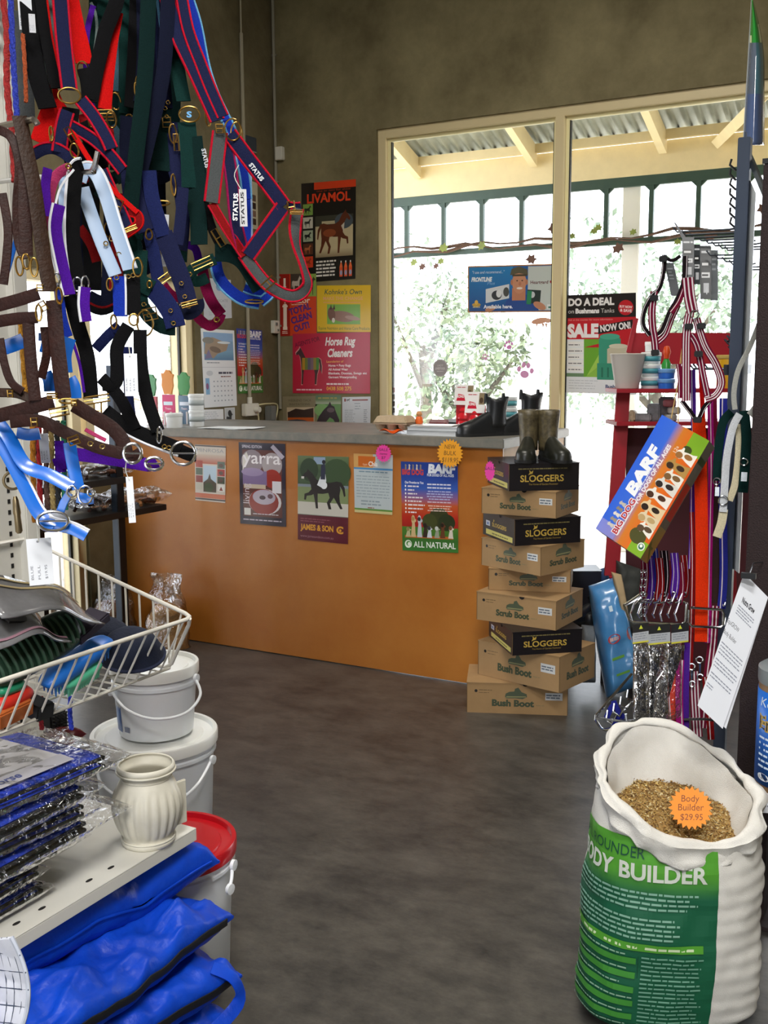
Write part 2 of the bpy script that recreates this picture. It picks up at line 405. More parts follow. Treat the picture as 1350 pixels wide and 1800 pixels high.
# left wall glazing
def side_glazing(name, y0, y1, z0, z1, label, mulls=()):
    x0, x1 = XL - .14, XL - .02
    w = MB(); t = .06
    ybox(w, x0, x1, y0, y0 + t, z0, z1, cream); ybox(w, x0, x1, y1 - t, y1, z0, z1, cream); ybox(w, x0, x1, y0 + t, y1 - t, z1 - t, z1, cream); ybox(w, x0, x1, y0 + t, y1 - t, z0, z0 + t, cream)
    root = tag(w.build(name, bevel=.002), label, kind='structure')
    s_ = MB(); ybox(s_, x0 + .06, x0 + .075, y1 - t - .014, y1 - t, z0 + t, z1 - t, seal); ybox(s_, x0 + .06, x0 + .075, y0 + t, y0 + t + .014, z0 + t, z1 - t, seal); s_.build('glazing_seal', root)
    for y in mulls: m_ = MB(); ybox(m_, x0, x1, y - .03, y + .03, z0 + t, z1 - t, mat('teal_frame_paint', '#5d8a86', .4)); m_.build('mullion', root)
    g = MB(); ybox(g, x0 + .065, x0 + .069, y0 + t, y1 - t, z0 + t, z1 - t, glass); g.build('pane', root)
side_glazing('window_2', 4.12, 5.03, .98, LH, 'cream framed side window above the left end of the counter')
side_glazing('door_1', 2.3, 4.08, 0, LH, 'glazed door and sidelight in the left wall', (3.2,))

# ================================================================== outside
ground = mat('sunlit_paving', '#d8d2c4', .9, n=.06, ns=3)
mb = MB(); ybox(mb, -30, 30, YW + .2, 60, -.25, -.05, ground); ybox(mb, -30, XL - .2, -12, YW + .2, -.25, -.05, ground)
structure(mb, 'yard_ground')
mb = MB(); ybox(mb, XL - .2, XR + .2, -14, YB, -.25, -.02, mat('yard_concrete', '#a9a59c', .9)); structure(mb, 'rear_yard_ground')
rafter_m = mat('cream_timber_paint', '#e6d3a3', .55, n=.05, ns=8)
VY = 8.3
VX0, VX1 = -6.6, 1.6
iron = mat('corrugated_iron', '#9ca194', .38, .35, col2='#b9bdb0', ns=6)
ver = thing('veranda_roof', (-2.4, VY, 0), 'corrugated iron veranda roof on cream rafters seen through the shopfront glazing', 'roof')
zr = lambda Y: 3.235 + (8.36 - Y) * .36
def corr(x0, x1, y0, y1, m, mb):
    n = int((x1 - x0) / .0127); P = []
    for i in range(n + 1):
        x = x0 + (x1 - x0) * i / n; P.append((x, math.sin(2 * math.pi * x / .1) * .012))
    vs = [(x, y, zr(y) + dz) for y in (y0, y1) for x, dz in P]
    mb.add(vs, [(i, i + 1, i + n + 2, i + n + 1) for i in range(n)], m)
for i in range(10):   # lapped sheets
    a = MB(); x0 = VX0 + i * .82; corr(x0, x0 + .83, 6.12, VY + .06, iron, a)
    o = a.build('roof_sheet', ver, solid=.002)
for X in (-6.0, -4.25, -3.19, -2.14, -1.09, 0., 1.1):
    a = MB(); d = .06
    lo = [(X - d / 2, 6.12, zr(6.12) - .17), (X + d / 2, 6.12, zr(6.12) - .17), (X + d / 2, VY - .03, zr(VY) - .17), (X - d / 2, VY - .03, zr(VY) - .17)]
    hi = [(p[0], p[1], zr(p[1]) - .03) for p in lo]
    a.hexa(lo, hi, rafter_m); a.build('rafter', ver)
for yy in (8.27,):
    a = MB(); ybox(a, VX0, VX1, yy - .05, yy, 3.185, zr(yy) - .012, rafter_m); a.build('batten', ver)
a = MB(); ybox(a, VX0, VX1, VY, VY + .06, 2.945, 3.19, rafter_m); a.build('beam', ver)
# hip at the right end: a sloping timber and the return of the roof
hp0, hp1 = PY(1272, 258, VY), PY(1330, 190, 7.6)
a = MB(); a.tube([PY(1262, 250, VY - .02), PY(1345, 165, 7.4)], .05, rafter_m, 4); a.build('hip_rafter', ver)
for X in (-4.9, -2.40, -.1):
    a = MB(); ybox(a, X - .07, X + .07, VY + .06, VY + .2, -.05, 3.12, mat('white_post_paint', '#f4f1e6', .5)); a.build('post', ver, bevel=.006)
# green valance frame of battens
tr_m = mat('dark_green_frame_paint', '#30483c', .5, n=.1, ns=9)
val = thing('veranda_valance', (-2.4, VY + .3, 2.45), 'dark green slatted valance frame hanging below the veranda beam', 'valance')
for z0, z1, nm in ((2.87, 2.95, 'top_rail'), (2.43, 2.475, 'bottom_rail')):
    a = MB(); ybox(a, VX0, VX1, VY + .01, VY + .05, z0, z1, tr_m); a.build(nm, val)
x = -6.55
while x < VX1:
    a = MB(); ybox(a, x - .018, x + .018, VY + .012, VY + .048, 2.475, 2.87, tr_m)
    for sx_ in (-1, 1): a.add([(x + sx_ * .018, VY + .02, 2.87), (x + sx_ * .06, VY + .02, 2.87), (x + sx_ * .018, VY + .02, 2.83), (x + sx_ * .018, VY + .04, 2.87), (x + sx_ * .06, VY + .04, 2.87), (x + sx_ * .018, VY + .04, 2.83)], [(0, 1, 2), (3, 5, 4), (0, 3, 4, 1), (1, 4, 5, 2), (2, 5, 3, 0)], tr_m)
    a.build('batten', val); x += .36
# bare vine winding along the bottom rail, with a few leaves
vine = thing('grape_vine', (-2.5, VY, 2.4), 'brown twisted vine with a few leaves along the valance bottom rail', 'vine')
bark = mat('vine_bark', '#5b4335', .9, n=.3, ns=30)
for s_ in range(2):
    a = MB(); pts = []
    for i in range(46):
        xx = -6.2 + i * .16; pts.append((xx, VY - .035 + .02 * math.sin(i * .9 + s_), 2.475 + .03 * math.sin(i * .45 + s_ * 2) + .02 * math.sin(i * 1.7 + s_)))
    a.tube(pts, [.011 + .004 * math.sin(i) for i in range(46)], bark, 6); a.build('stem', vine)
leaf_m = mat('vine_leaf', '#7f8a3e', .6, n=.3, ns=12); leaf_d = mat('dry_vine_leaf', '#5d3f33', .8, n=.2, ns=12)
LEAF = [(0, -.5), (.2, -.3), (.5, -.35), (.4, 0), (.5, .3), (.2, .25), (0, .55), (-.2, .25), (-.5, .3), (-.4, 0), (-.5, -.35), (-.2, -.3)]
for i in range(26):
    lx = rnd.uniform(-5, .6); lz = rnd.uniform(2.3, 2.62); s0 = rnd.uniform(.05, .1); a = MB()
    t_ = rnd.uniform(-.6, .6)
    a.prism(LEAF, (lx, VY - .06, lz), V((s0 * math.cos(t_), 0, s0 * math.sin(t_))), V((-s0 * math.sin(t_), .3 * s0, s0 * math.cos(t_))), .002, leaf_m if i % 2 else leaf_d); a.build('leaf', vine)
# trees and shrubs beyond the veranda
def tree(x, y, h, r, label, cat, col, col2, n=1900, ls=.055, name='tree', trunk=True, seed=0):
    q = random.Random(seed); root = thing(name, (x, y, -.05), label, cat, 'garden trees and shrubs outside the glazing')
    lm = mat('foliage_' + col[1:], col, .75, col2=col2, ns=2.2)
    a = MB(); blobs = [(x + q.uniform(-r, r) * .6, y + q.uniform(-r, r) * .5, h * q.uniform(.35, .95), r * q.uniform(.35, .6)) for _ in range(9)]
    vs = []; fs = []
    for i in range(n):
        bx, by, bz, br = blobs[i % 9]
        d = V((q.gauss(0, 1), q.gauss(0, 1), q.gauss(0, 1))).normalized() * br * q.uniform(.55, 1.05); c = V((bx, by, bz)) + d
        if c.z < .05: c.z = .05 + abs(q.gauss(0, .2))
        u = V((q.gauss(0, 1), q.gauss(0, 1), q.gauss(0, 1))).normalized(); w = u.cross(V((q.gauss(0, 1), q.gauss(0, 1), q.gauss(0, 1)))).normalized(); l = ls * q.uniform(.6, 1.4)
        b = len(vs); vs += [c - u * l, c + w * l * .45, c + u * l, c - w * l * .45]; fs.append((b, b + 1, b + 2, b + 3))
    a.add(vs, fs, lm); part(a, 'foliage', root, kind='stuff', fix=False)
    if trunk:
        b = MB(); b.tube([(x, y, -.05), (x + .05, y, h * .3), (x - .05, y + .05, h * .55)], [.12, .09, .06], mat('tree_bark', '#4f4a40', .9, n=.2, ns=20), 8)
        for k in range(4): b.tube([(x, y, h * (.3 + .05 * k)), (x + q.uniform(-.6, .6) * r, y + q.uniform(-.5, .5) * r, h * (.6 + .08 * k))], [.05, .02], mat('tree_bark'), 6)
        b.build('trunk', root)
tree(-9.2, 12.5, 3.0, 1.2, 'grey-green bushy tree seen through the left bay of the glazing', 'tree', '#5f7468', '#93a68e', seed=1)
tree(-6.9, 13.6, 3.2, 1.3, 'pale sage tree behind the small advert on the window', 'tree', '#66766a', '#9aa68f', seed=2, n=1900)
tree(-8.3, 9.9, 1.3, .6, 'low grey-green shrub beyond the round window sticker', 'shrub', '#6f7558', '#8f9270', seed=3, n=1500, name='shrub')
tree(-3.4, 13.0, 3.1, 1.3, 'green tree right behind the window mullion', 'tree', '#56685a', '#869680', seed=4, n=1900)
tree(-5.0, 11.0, 1.9, .8, 'mid-green shrub beyond the paw print stickers', 'shrub', '#5a6a58', '#838e70', seed=5, n=1500, name='shrub')
tree(-.3, 12.4, 3.3, 1.3, 'leafy tree behind the red and white harness', 'tree', '#55675a', '#84967c', seed=6, n=2600)
tree(-12.6, 15.0, 3.6, 1.6, 'distant tree at the left edge of the glazing', 'tree', '#6f8576', '#a7b4a0', seed=8, n=1800)
tree(-4.6, 16.2, 3.0, 1.2, 'pale tree far behind the paw print stickers', 'tree', '#5f7065', '#8fa08a', seed=11, n=1900)
tree(-7.9, 5.2, 2.6, 1.0, 'green tree outside the left side window', 'tree', '#4f7a63', '#8fb39a', seed=7, n=1500)
# ================================================================== the counter
ply = mat('orange_stained_plywood', '#a8621c', .42, col2='#bd7a32', ns=1.6, bump=.04, bs=40, coat=.15)
lam = mat('grey_mottled_laminate', '#6b6d68', .4, col2='#8a8378', ns=9)
CYF = 4.335; CXR = -1.80; CD = .86; CZ = 1.165
ctr = thing('shop_counter', ((XL + CXR) / 2, CYF, 0), 'long orange plywood shop counter with grey laminate top', 'counter')
a = MB()
ybox(a, XL + .005, CXR, CYF, CYF + .02, 0.004, CZ - .045, ply); a.build('front_panel', ctr, bevel=.001)
a = MB(); ybox(a, CXR - .02, CXR, CYF + .021, CYF + CD - .04, 0.004, CZ - .045, mat('light_plywood_edge', '#c99a5b', .5, n=.08, ns=10)); a.build('end_panel', ctr, bevel=.001)
a = MB(); ybox(a, XL + .005, CXR + .015, CYF - .025, CYF + CD, CZ - .044, CZ, lam); a.build('worktop', ctr, bevel=.004)
a = MB(); ybox(a, XL + .02, CXR - .03, CYF + .021, CYF + CD - .08, .5, .52, ply); a.build('inner_shelf', ctr)

# ================================================================== posters
def wallposter(name, label, pr, corners, plane, base='#ffffff', cat='poster', group=None, off=.002, m=None):
    """corners bl, br, tr, tl in photo pixels lying on a wall plane"""
    kind, val_ = plane
    P = [(PX if kind == 'X' else PY)(x, y, val_) for x, y in corners]
    fn = quadfn(pr.w, pr.h, *P, off=off)
    o = sheet(pr, fn, base, m=m).build(name, fix=False)
    return tag(o, label, cat, group)
CF = ('Y', CYF)
# --- back wall
p = Print(.42, .62); p.rect(0, 0, .42, .62, '#151312'); p.rect(.10, .575, .32, .045, '#d9401c')
p.text('one or two for shine', .12, .560, .012, '#b8381c', w=.26)
p.text('LIVAMOL', .045, .495, .055, '#e8431f', w=.335, bold=.03)
p.rect(.11, .150, .29, .26, '#c3b48f'); p.rect(.11, .345, .29, .065, '#3a3a30'); p.grad(.11, .150, .29, .05, [(0, '#8d7b5f'), (1, '#c3b48f')]); p.rect(.16, .355, .11, .02, '#b9ad8c')
p.ell(.33, .37, .07, .05, '#46515a')
p.poly(HORSE, '#5c2a17', .12, .165, .27, .27); p.ell(.22, .30, .05, .025, '#8a4526'); p.poly([(.31, .34), (.335, .36), (.33, .30)], '#c9bfb0')
for i, (cc, c2) in enumerate((('#7fa24b', '#20241d'), ('#c8c4b4', '#2b2b2b'), ('#a9b598', '#15161a'), ('#5a3122', '#b8683c'), ('#d1411f', '#8a2c18'))):
    y = .46 - i * .082; p.rect(.012, y - .04, .078, .07, cc); p.poly(STAND if i % 2 else HORSE, c2, .02, y - .035, .06, .055)
p.lines(.115, .118, .16, 5, .022, '#e7e2da', th=.5, seed=4, ragged=.12)
for i in range(3):
    x = .31 + i * .036; p.rect(x - .012, .02, .024, .06, '#e25a2b'); p.poly([(-.012, 0), (.012, 0), (.004, .03), (-.004, .03)], '#e86f3c', x, .08); p.rect(x - .004, .108, .008, .012, '#f4efe6'); p.ell(x, .045, .009, .016, '#8f9fc4')
wallposter('horse_feed_poster', 'tall black LIVAMOL poster with a bay horse trotting, on the back wall', p, [(531, 497), (625, 490), (626, 315), (530, 323)], ('Y', YW), '#151312')
p = Print(.42, .60); p.rect(0, 0, .42, .60, '#d8441c'); p.rect(0, 0, .12, .60, '#9f1f14'); p.rect(.13, .40, .15, .2, '#4b4038'); p.poly(STAND, '#c9bcae', .14, .41, .12, .17)
p.rect(.28, .38, .14, .22, '#8aa84c'); p.poly(STAND, '#3c3129', .28, .39, .14, .18); p.rect(.05, .47, .025, .09, '#f4e6d6'); p.rect(.045, .47, .035, .012, '#f4e6d6')
p.rect(.045, .09, .04, .22, '#efdccb'); p.rect(.035, .28, .06, .018, '#efdccb'); p.rect(.06, .31, .01, .06, '#e0c8b4'); p.rect(.04, .06, .05, .03, '#efdccb'); p.lines(.03, .04, .08, 2, .016, '#f0d8c8', seed=2)
p.text('Razor', .13, .318, .055, '#f3dfce', w=.22, bold=.02); p.lines(.14, .30, .17, 1, .014, '#f3dfce')
p.text('TOTAL', .12, .20, .062, '#5a2f84', w=.25, bold=.05, rot=14); p.text('CLEAN', .14, .115, .062, '#5a2f84', w=.24, bold=.05, rot=14); p.text('OUT!', .17, .035, .06, '#5a2f84', w=.18, bold=.05, rot=14)
wallposter('worm_paste_poster', 'orange Razor poster reading TOTAL CLEAN OUT with a white syringe', p, [(492, 591), (557, 589), (556, 481), (491, 482)], ('Y', YW), '#d8441c')
p = Print(.42, .30); p.rect(0, 0, .42, .30, '#e8bf1d'); p.text("Kohnke's Own", .06, .243, .032, '#3b5a4b', w=.29, shear=.2, bold=.01); p.text('MAKE THE CHANGE', .05, .206, .022, '#f2b184', w=.31, bold=.01); p.lines(.05, .188, .30, 1, .012, '#eda67c')
p.rect(.08, .05, .26, .128, '#7fb648'); p.ell(.2, .10, .1, .035, '#9b7464', rot=-6); p.ell(.115, .115, .03, .045, '#7b5547', rot=12); p.poly([(0, 0), (.012, .035), (.02, 0)], '#4b332b', .10, .145); p.poly([(0, 0), (.012, .035), (.02, 0)], '#4b332b', .125, .145); p.ell(.13, .075, .012, .016, '#e8ddd4'); p.ell(.28, .09, .06, .014, '#b79482', rot=-8)
p.text('Equine Nutrition and Horse Care Products', .012, .014, .02, '#5a6a3a', w=.40)
wallposter('horse_nutrition_poster', "yellow Kohnke's Own poster with a foal lying on grass", p, [(558, 583), (652, 584), (652, 501), (557.5, 502)], ('Y', YW), '#e8bf1d')
p = Print(.594, .42); p.rect(0, 0, .594, .42, '#c2203f')
p.text('AGENTS FOR', .02, .325, .03, '#6e1430', w=.20, rot=13, bold=.02)
p.text('Horse Rug', .255, .335, .055, '#fbf4f2', w=.225, bold=.035, shear=.15); p.text('Cleaners', .27, .255, .055, '#fbf4f2', w=.19, bold=.035, shear=.15)
p.text('Laundering of', .265, .215, .015, '#f2b04e', w=.13, bold=.02)
for i, (t_, w_) in enumerate((('Horse + Pony Rugs', .17), ('All Animal Wear', .15), ('Blankets, Doonas, Swags etc', .29), ('Garment Waterproofing', .215))): p.text(t_, .28, .187 - i * .027, .016, '#fbe9ea', w=w_, bold=.03)
p.lines(.265, .06, .17, 1, .016, '#fbe9ea', th=.7, ragged=0, seed=3); p.text('0438 508 275', .265, .022, .026, '#f0b13a', w=.19, bold=.03); p.lines(.03, .02, .2, 1, .016, '#f3c7cf', th=.6, ragged=0)
p.poly(flip(STAND), '#e0a09a', .008, .052, .235, .275); p.poly(flip(STAND), '#4a2f2f', .014, .058, .224, .262)
for i, cc in enumerate(('#b58a2a', '#6f7d3a', '#5d5b6e', '#7c6470', '#97833a', '#4c8a3c')): p.rect(.075 + i * .022, .165, .022, .085, cc)
wallposter('rug_cleaners_poster', 'crimson Horse Rug Cleaners poster with a horse in a striped rug', p, [(515, 691), (651, 692), (651, 583.5), (515, 587)], ('Y', YW), '#c2203f')
p = Print(.25, .20); p.rect(0, 0, .25, .2, '#8d8266'); p.text('WEEKEND TACK', .04, .160, .018, '#5b5340', w=.17); p.text('INVITATIONS', .05, .13, .016, '#5b5340', w=.15)
p.rect(.03, .0, .20, .115, '#cdb99a'); p.rect(.035, .03, .19, .05, '#40302a'); p.poly([(0, 0), (.06, .03), (.12, .02), (.19, .035), (.19, 0)], '#40302a', .035, .075); p.rect(.035, .0, .19, .036, '#c25a22')
wallposter('brown_notice_card', 'brown notice card with a sunset field picture, lowest left on the back wall', p, [(498, 742), (558, 742), (557, 696), (497, 697)], ('Y', YW), '#8d8266', 'notice')
p = Print(.2, .29); p.rect(0, 0, .2, .29, '#6f9a5e'); p.grad(0, .22, .2, .07, [(0, '#b7bda6'), (.5, '#6f8a5e'), (1, '#5f7f6a')]); p.lines(.02, .262, .16, 1, .03, '#b2a25a', seed=7)
p.ell(.05, .17, .06, .05, '#86b36f'); p.poly(HHEAD, '#3a2e33', -.0, .05, .19, .20); p.ell(.12, .17, .03, .02, '#6b5a60'); p.rect(.10, 0, .1, .05, '#3f5a3a')
wallposter('horse_head_poster', 'small green poster showing a dark horse head, above the counter', p, [(555, 757), (599, 757), (600, 695), (555, 695)], ('Y', YW), '#6f9a5e')
p = Print(.21, .27); p.rect(0, 0, .21, .27, '#d5dae0'); p.rect(.015, .235, .012, .022, '#8a2a24'); p.poly(STAND, '#3b2b20', .03, .232, .03, .026); p.rect(.075, .24, .115, .01, '#8a2a24')
p.lines(.09, .215, .05, 3, .02, '#9aa3ac', th=.3, seed=1, al='c'); p.lines(.018, .165, .08, 10, .015, '#a9b0b8', th=.35, seed=5); p.lines(.16, .165, .03, 10, .015, '#8f979f', th=.4, seed=6)
wallposter('price_list_sheet', 'white price list sheet beside the window frame, above the counter', p, [(602, 759), (651, 759), (652, 697), (602, 698)], ('Y', YW), '#d5dae0', 'notice')
# --- left wall (its right-hand stretch beyond the counter)
LX = ('X', XL)
p = Print(.30, .48); p.rect(0, 0, .3, .48, '#e9edf2'); p.rect(.02, .29, .265, .17, '#7fa6c8'); p.grad(.02, .29, .265, .06, [(0, '#5a86ab'), (1, '#7fb0cc')]); p.rect(.02, .41, .265, .05, '#8fb4dc')
p.poly([(0, 0), (.02, .09), (.08, .10), (.16, .08), (.22, .06), (.20, .02), (.12, .0), (.08, -.03)], '#a3927e', .02, .33); p.ell(.06, .41, .05, .02, '#86867e'); p.ell(.12, .355, .05, .018, '#7a6d5f', rot=-10); p.poly([(0, 0), (.04, .06), (.07, .01)], '#7d7aa0', .02, .295)
p.ell(.2, .40, .06, .008, '#dbe6ee'); p.lines(.04, .272, .12, 1, .012, '#6d7a88'); p.rect(0, .245, .3, .003, '#c8ced6')
p.lines(.14, .205, .13, 1, .016, '#3c4656', th=.8, ragged=0); p.lines(.16, .185, .09, 1, .01, '#7d5148', th=.7, ragged=0); p.ell(.06, .21, .03, .016, '#cdd3da'); p.rect(.02, .08, .035, .10, '#7fb1da'); p.ell(.035, .13, .012, .02, '#8a5a86')
for i in range(6):
    for j in range(5): p.rect(.09 + i * .032, .155 - j * .03, .012, .008, '#a3acb8')
wallposter('wall_calendar', 'white wall calendar with a rocky coast picture, behind the counter', p, [(359, 717), (416, 713), (411, 581), (352, 577)], LX, '#e9edf2', 'calendar')
def barf(p, w, h):
    p.grad(0, 0, w, h, [(0, '#3e7a35'), (.13, '#3c6e2e'), (.27, '#4f7f2c'), (.275, '#a3231e'), (.38, '#b52a1c'), (.52, '#c3592c'), (.60, '#8a5f8c'), (.70, '#3a5eb4'), (.85, '#28439a'), (1, '#24408f')])
    s = w / .30
    p.ell(.20 * s, .155 * s, .055 * s, .055 * s, '#3c3f22'); p.ell(.24 * s, .14 * s, .045 * s, .04 * s, '#2f3820'); p.ell(.15 * s, .14 * s, .04 * s, .04 * s, '#454a26')
    p.text('BIG DOG', .006 * s, .36 * s, .024 * s, '#c7433f', w=.115 * s, bold=.05)
    for i in range(5): p.poly(DOGSIT, '#cfc7bb' if i % 2 else '#8c7f72', (.02 + i * .02) * s, .383 * s, .016 * s, .026 * s)
    p.text('BARF', .145 * s, .372 * s, .038 * s, '#e4e9f2', w=.14 * s, bold=.06, shear=.1); p.text('FOR DOGS OF ALL AGES', .14 * s, .355 * s, .012 * s, '#e4e9f2', w=.14 * s, bold=.03)
    p.text('Our Promise to You', .02 * s, .318 * s, .011 * s, '#e6e8f2', w=.1 * s, bold=.03)
    for i, w_ in enumerate((.06, .035, .05, .08, .078, .09, .08, .045)):
        y = (.302 - i * .0175) * s; p.ell(.023 * s, y + .004 * s, .004 * s, .005 * s, '#f1ece8'); p.lines(.035 * s, y, w_ * s, 1, .012 * s, '#e8dfe2', seed=i, ragged=0, th=.55)
    p.lines(.14 * s, .314 * s, .13 * s, 1, .011 * s, '#d8dcf0', th=.6); p.lines(.14 * s, .298 * s, .13 * s, 1, .011 * s, '#d8dcf0', th=.6)
    p.lines(.135 * s, .282 * s, .14 * s, 4, .012 * s, '#b9c0e6', al='c', seed=9); p.lines(.14 * s, .232 * s, .13 * s, 1, .011 * s, '#dcd0e0'); p.lines(.14 * s, .214 * s, .13 * s, 3, .011 * s, '#e8cfc2', al='c', seed=8)
    p.rect(.015 * s, .062 * s, .26 * s, .012 * s, '#b5642a')
    for x, hh, cc, c2 in ((.02, .045, '#b9b48a', '#8b8450'), (.048, .105, '#cdb182', '#b08a55'), (.082, .105, '#bfc3cc', '#3a3a3c'), (.112, .07, '#3a2c26', '#2a211e'), (.135, .055, '#cfd5df', '#3b3b40'), (.175, .055, '#9aa08c', '#c8ccc6'), (.205, .075, '#6a3f28', '#2c211b'), (.248, .06, '#d8d0c0', '#7b4c30')):
        p.poly(DOGSIT, cc, x * s, .066 * s, .04 * s, hh * s); p.ell((x + .012) * s, (.066 + hh * .82) * s, .009 * s, .01 * s, c2)
    p.ell(.033 * s, .032 * s, .019 * s, .019 * s, '#e8efe0'); p.ell(.035 * s, .034 * s, .013 * s, .012 * s, '#4c8a3c'); p.ell(.038 * s, .032 * s, .009 * s, .009 * s, '#e8efe0')
    p.text('ALL NATURAL', .062 * s, .018 * s, .028 * s, '#f2f5ee', w=.225 * s, bold=.015)
p = Print(.30, .42); barf(p, .30, .42)
wallposter('dog_food_poster', 'second BARF dog food poster, on the side wall beside the calendar', p, [(418, 692), (462, 690), (460, 581), (415, 577)], LX, '#28439a')
p = Print(.3, .3); p.rect(0, 0, .3, .3, '#4a3f30'); p.rect(0, .2, .3, .1, '#39424e'); p.grad(0, 0, .3, .12, [(0, '#c8801f'), (1, '#a8481d')]); p.ell(.2, .06, .06, .05, '#e0a22a'); p.rect(.0, .195, .3, .006, '#bdb9ae')
wallposter('dark_sunset_picture', 'small dark picture with an orange glow, high on the side wall', p, [(416, 305), (451, 318), (450, 243), (415, 232)], LX, '#4a3f30', 'picture')
p = Print(.25, .45); p.rect(0, 0, .25, .45, '#c9c0a4')
for i in range(4): p.rect(.12, .04 + i * .075, .1, .06, ('#4a332b', '#8a6a5c', '#3d2a25', '#6d5548')[i])
wallposter('photo_strip_sheet', 'cream sheet with a strip of small brown photos behind the halters', p, [(425, 398), (453, 404), (452, 322), (424, 312)], LX, '#c9c0a4', 'picture')
p = Print(.3, .45); p.rect(0, 0, .3, .45, '#c4c8d2'); p.ell(.17, .36, .035, .045, '#7fa3cf'); p.text('CERTIFICATE', .05, .19, .03, '#8c93a2', w=.21); p.lines(.05, .15, .2, 6, .02, '#a9b0bd', seed=3)
wallposter('certificate_sheet', 'pale certificate sheet above the wall calendar', p, [(358, 563), (407, 559), (405, 492), (356, 488)], LX, '#c4c8d2', 'notice')
p = Print(.15, .12); p.rect(0, 0, .15, .12, '#eef0f4'); p.lines(.012, .10, .12, 7, .013, '#b9bfc9', th=.3, seed=2)
wallposter('small_white_card', 'small white card of text just above the worktop, left', p, [(356, 752), (393, 751), (392, 719), (355, 720)], LX, '#eef0f4', 'notice')
p = Print(.07, .12); p.rect(0, 0, .07, .12, '#d9dcdf'); p.rect(.005, .005, .06, .11, '#c3c8cb'); p.poly(STAND, '#3c3c40', .008, .008, .05, .08); p.ell(.035, .085, .012, .02, '#2c2c30')
wallposter('small_photo_print', 'small black and white photo of a horse and handler', p, [(395, 751), (413, 750), (412, 716), (394, 717)], LX, '#d9dcdf', 'picture')
# --- counter front
p = Print(.2, .36); p.rect(0, 0, .2, .36, '#cfc4b8'); p.rect(0, .35, .2, .008, '#4a3a34'); p.text('MINROSA', .012, .315, .022, '#8f8f92', w=.175); p.grad(0, .24, .2, .06, [(0, '#b3553b'), (1, '#c9b9a9')])
p.rect(.055, .06, .085, .17, '#b9cddd'); p.poly([(0, 0), (0, .06), (.03, .085), (.042, .12), (.05, .085), (.085, .06), (.085, 0)], '#4b3f2c', .055, .06); p.ell(.09, .09, .03, .03, '#3f4a28')
for i, cc in enumerate(('#a4402f', '#52604f', '#8d3a35', '#c6c0b0')):
    p.rect(.005, .215 - i * .048, .045, .044, cc); p.rect(.147, .215 - i * .048, .048, .044, ('#5c6a5c', '#a33b32', '#474f3c', '#dedad2')[i]); p.ell(.17, .235 - i * .048, .014, .012, '#5a4238')
p.rect(.155, .07, .035, .04, '#e8e4dd'); p.poly([(0, 0), (.012, .026), (.024, 0)], '#8b3a31', .16, .075); p.rect(0, .02, .2, .03, '#c46a4a'); p.rect(0, .008, .2, .01, '#3a2f2c')
wallposter('magazine_cover', 'small MINROSA leaflet with red collage pictures, leftmost on the counter front', p, [(344, 879), (396.5, 884), (397.5, 784), (343, 781)], CF, '#cfc4b8', 'leaflet')
p = Print(.21, .35); p.rect(0, 0, .21, .35, '#22152a'); p.text('SPRING EDITION', .015, .327, .012, '#d8d0dd', w=.09, bold=.02)
p.rect(.016, .035, .178, .285, '#5a2a22'); p.ell(.06, .27, .05, .05, '#8d7f86'); p.ell(.15, .26, .045, .05, '#a79c9f'); p.ell(.15, .20, .04, .04, '#9c2c1d'); p.rect(.016, .17, .11, .06, '#7f6a92'); p.ell(.06, .225, .05, .018, '#9a87ab'); p.rect(.02, .155, .1, .018, '#c9b8a2'); p.poly([(0, 0), (.03, .05), (.02, .08), (0, .06)], '#d6d0c8', .016, .23)
p.ell(.115, .10, .075, .055, '#d5cfd2'); p.ell(.11, .10, .068, .055, '#8b241c'); p.ell(.112, .12, .052, .032, '#b3a7b8'); p.ell(.105, .118, .014, .009, '#3a2430'); p.ell(.14, .125, .012, .01, '#5c3844'); p.rect(.15, .14, .04, .05, '#dfdbe2')
p.text('yarra', .018, .262, .052, '#eee8ec', w=.17, bold=.01)
p.text('living', .045, .09, .03, '#d2c4cc', w=.085, rot=90); p.rect(.02, .04, .03, .03, '#d9d6d2'); p.lines(.06, .045, .12, 1, .009, '#d8ccd4'); p.lines(.015, .018, .175, 1, .012, '#c8bccc', ragged=0); p.rect(.14, .305, .07, .018, '#b9b0c0', rot=-45)
wallposter('magazine_cover_poster', 'dark purple yarra magazine poster with a cake and teacups', p, [(423, 920), (503.5, 926), (502, 780), (420, 777)], CF, '#22152a')
p = Print(.22, .37); p.rect(0, 0, .22, .37, '#6d7468'); p.rect(0, .235, .22, .135, '#44573c'); p.grad(0, .30, .22, .07, [(0, '#3d5136'), (1, '#62744f')]); p.rect(.07, .335, .05, .03, '#8fa3bd'); p.ell(.05, .31, .04, .05, '#2e4029'); p.ell(.17, .30, .06, .06, '#3a4f31'); p.rect(0, .235, .22, .012, '#7d8792')
p.rect(0, .165, .22, .07, '#7c8a5e'); p.rect(0, .115, .22, .055, '#c9c5bb'); p.poly(flip(HORSE), '#241c1c', .01, .14, .20, .17)
p.poly([(0, 0), (.02, .05), (.035, .06), (.04, .02), (.03, -.015)], '#dfe3e8', .085, .245); p.ell(.115, .245, .014, .016, '#e3e6ea'); p.poly([(0, 0), (.002, .06), (.018, .07), (.022, .04), (.02, 0)], '#2d2f45', .10, .27); p.ell(.114, .345, .008, .009, '#23202a'); p.rect(.016, .27, .012, .01, '#d9d4cf')
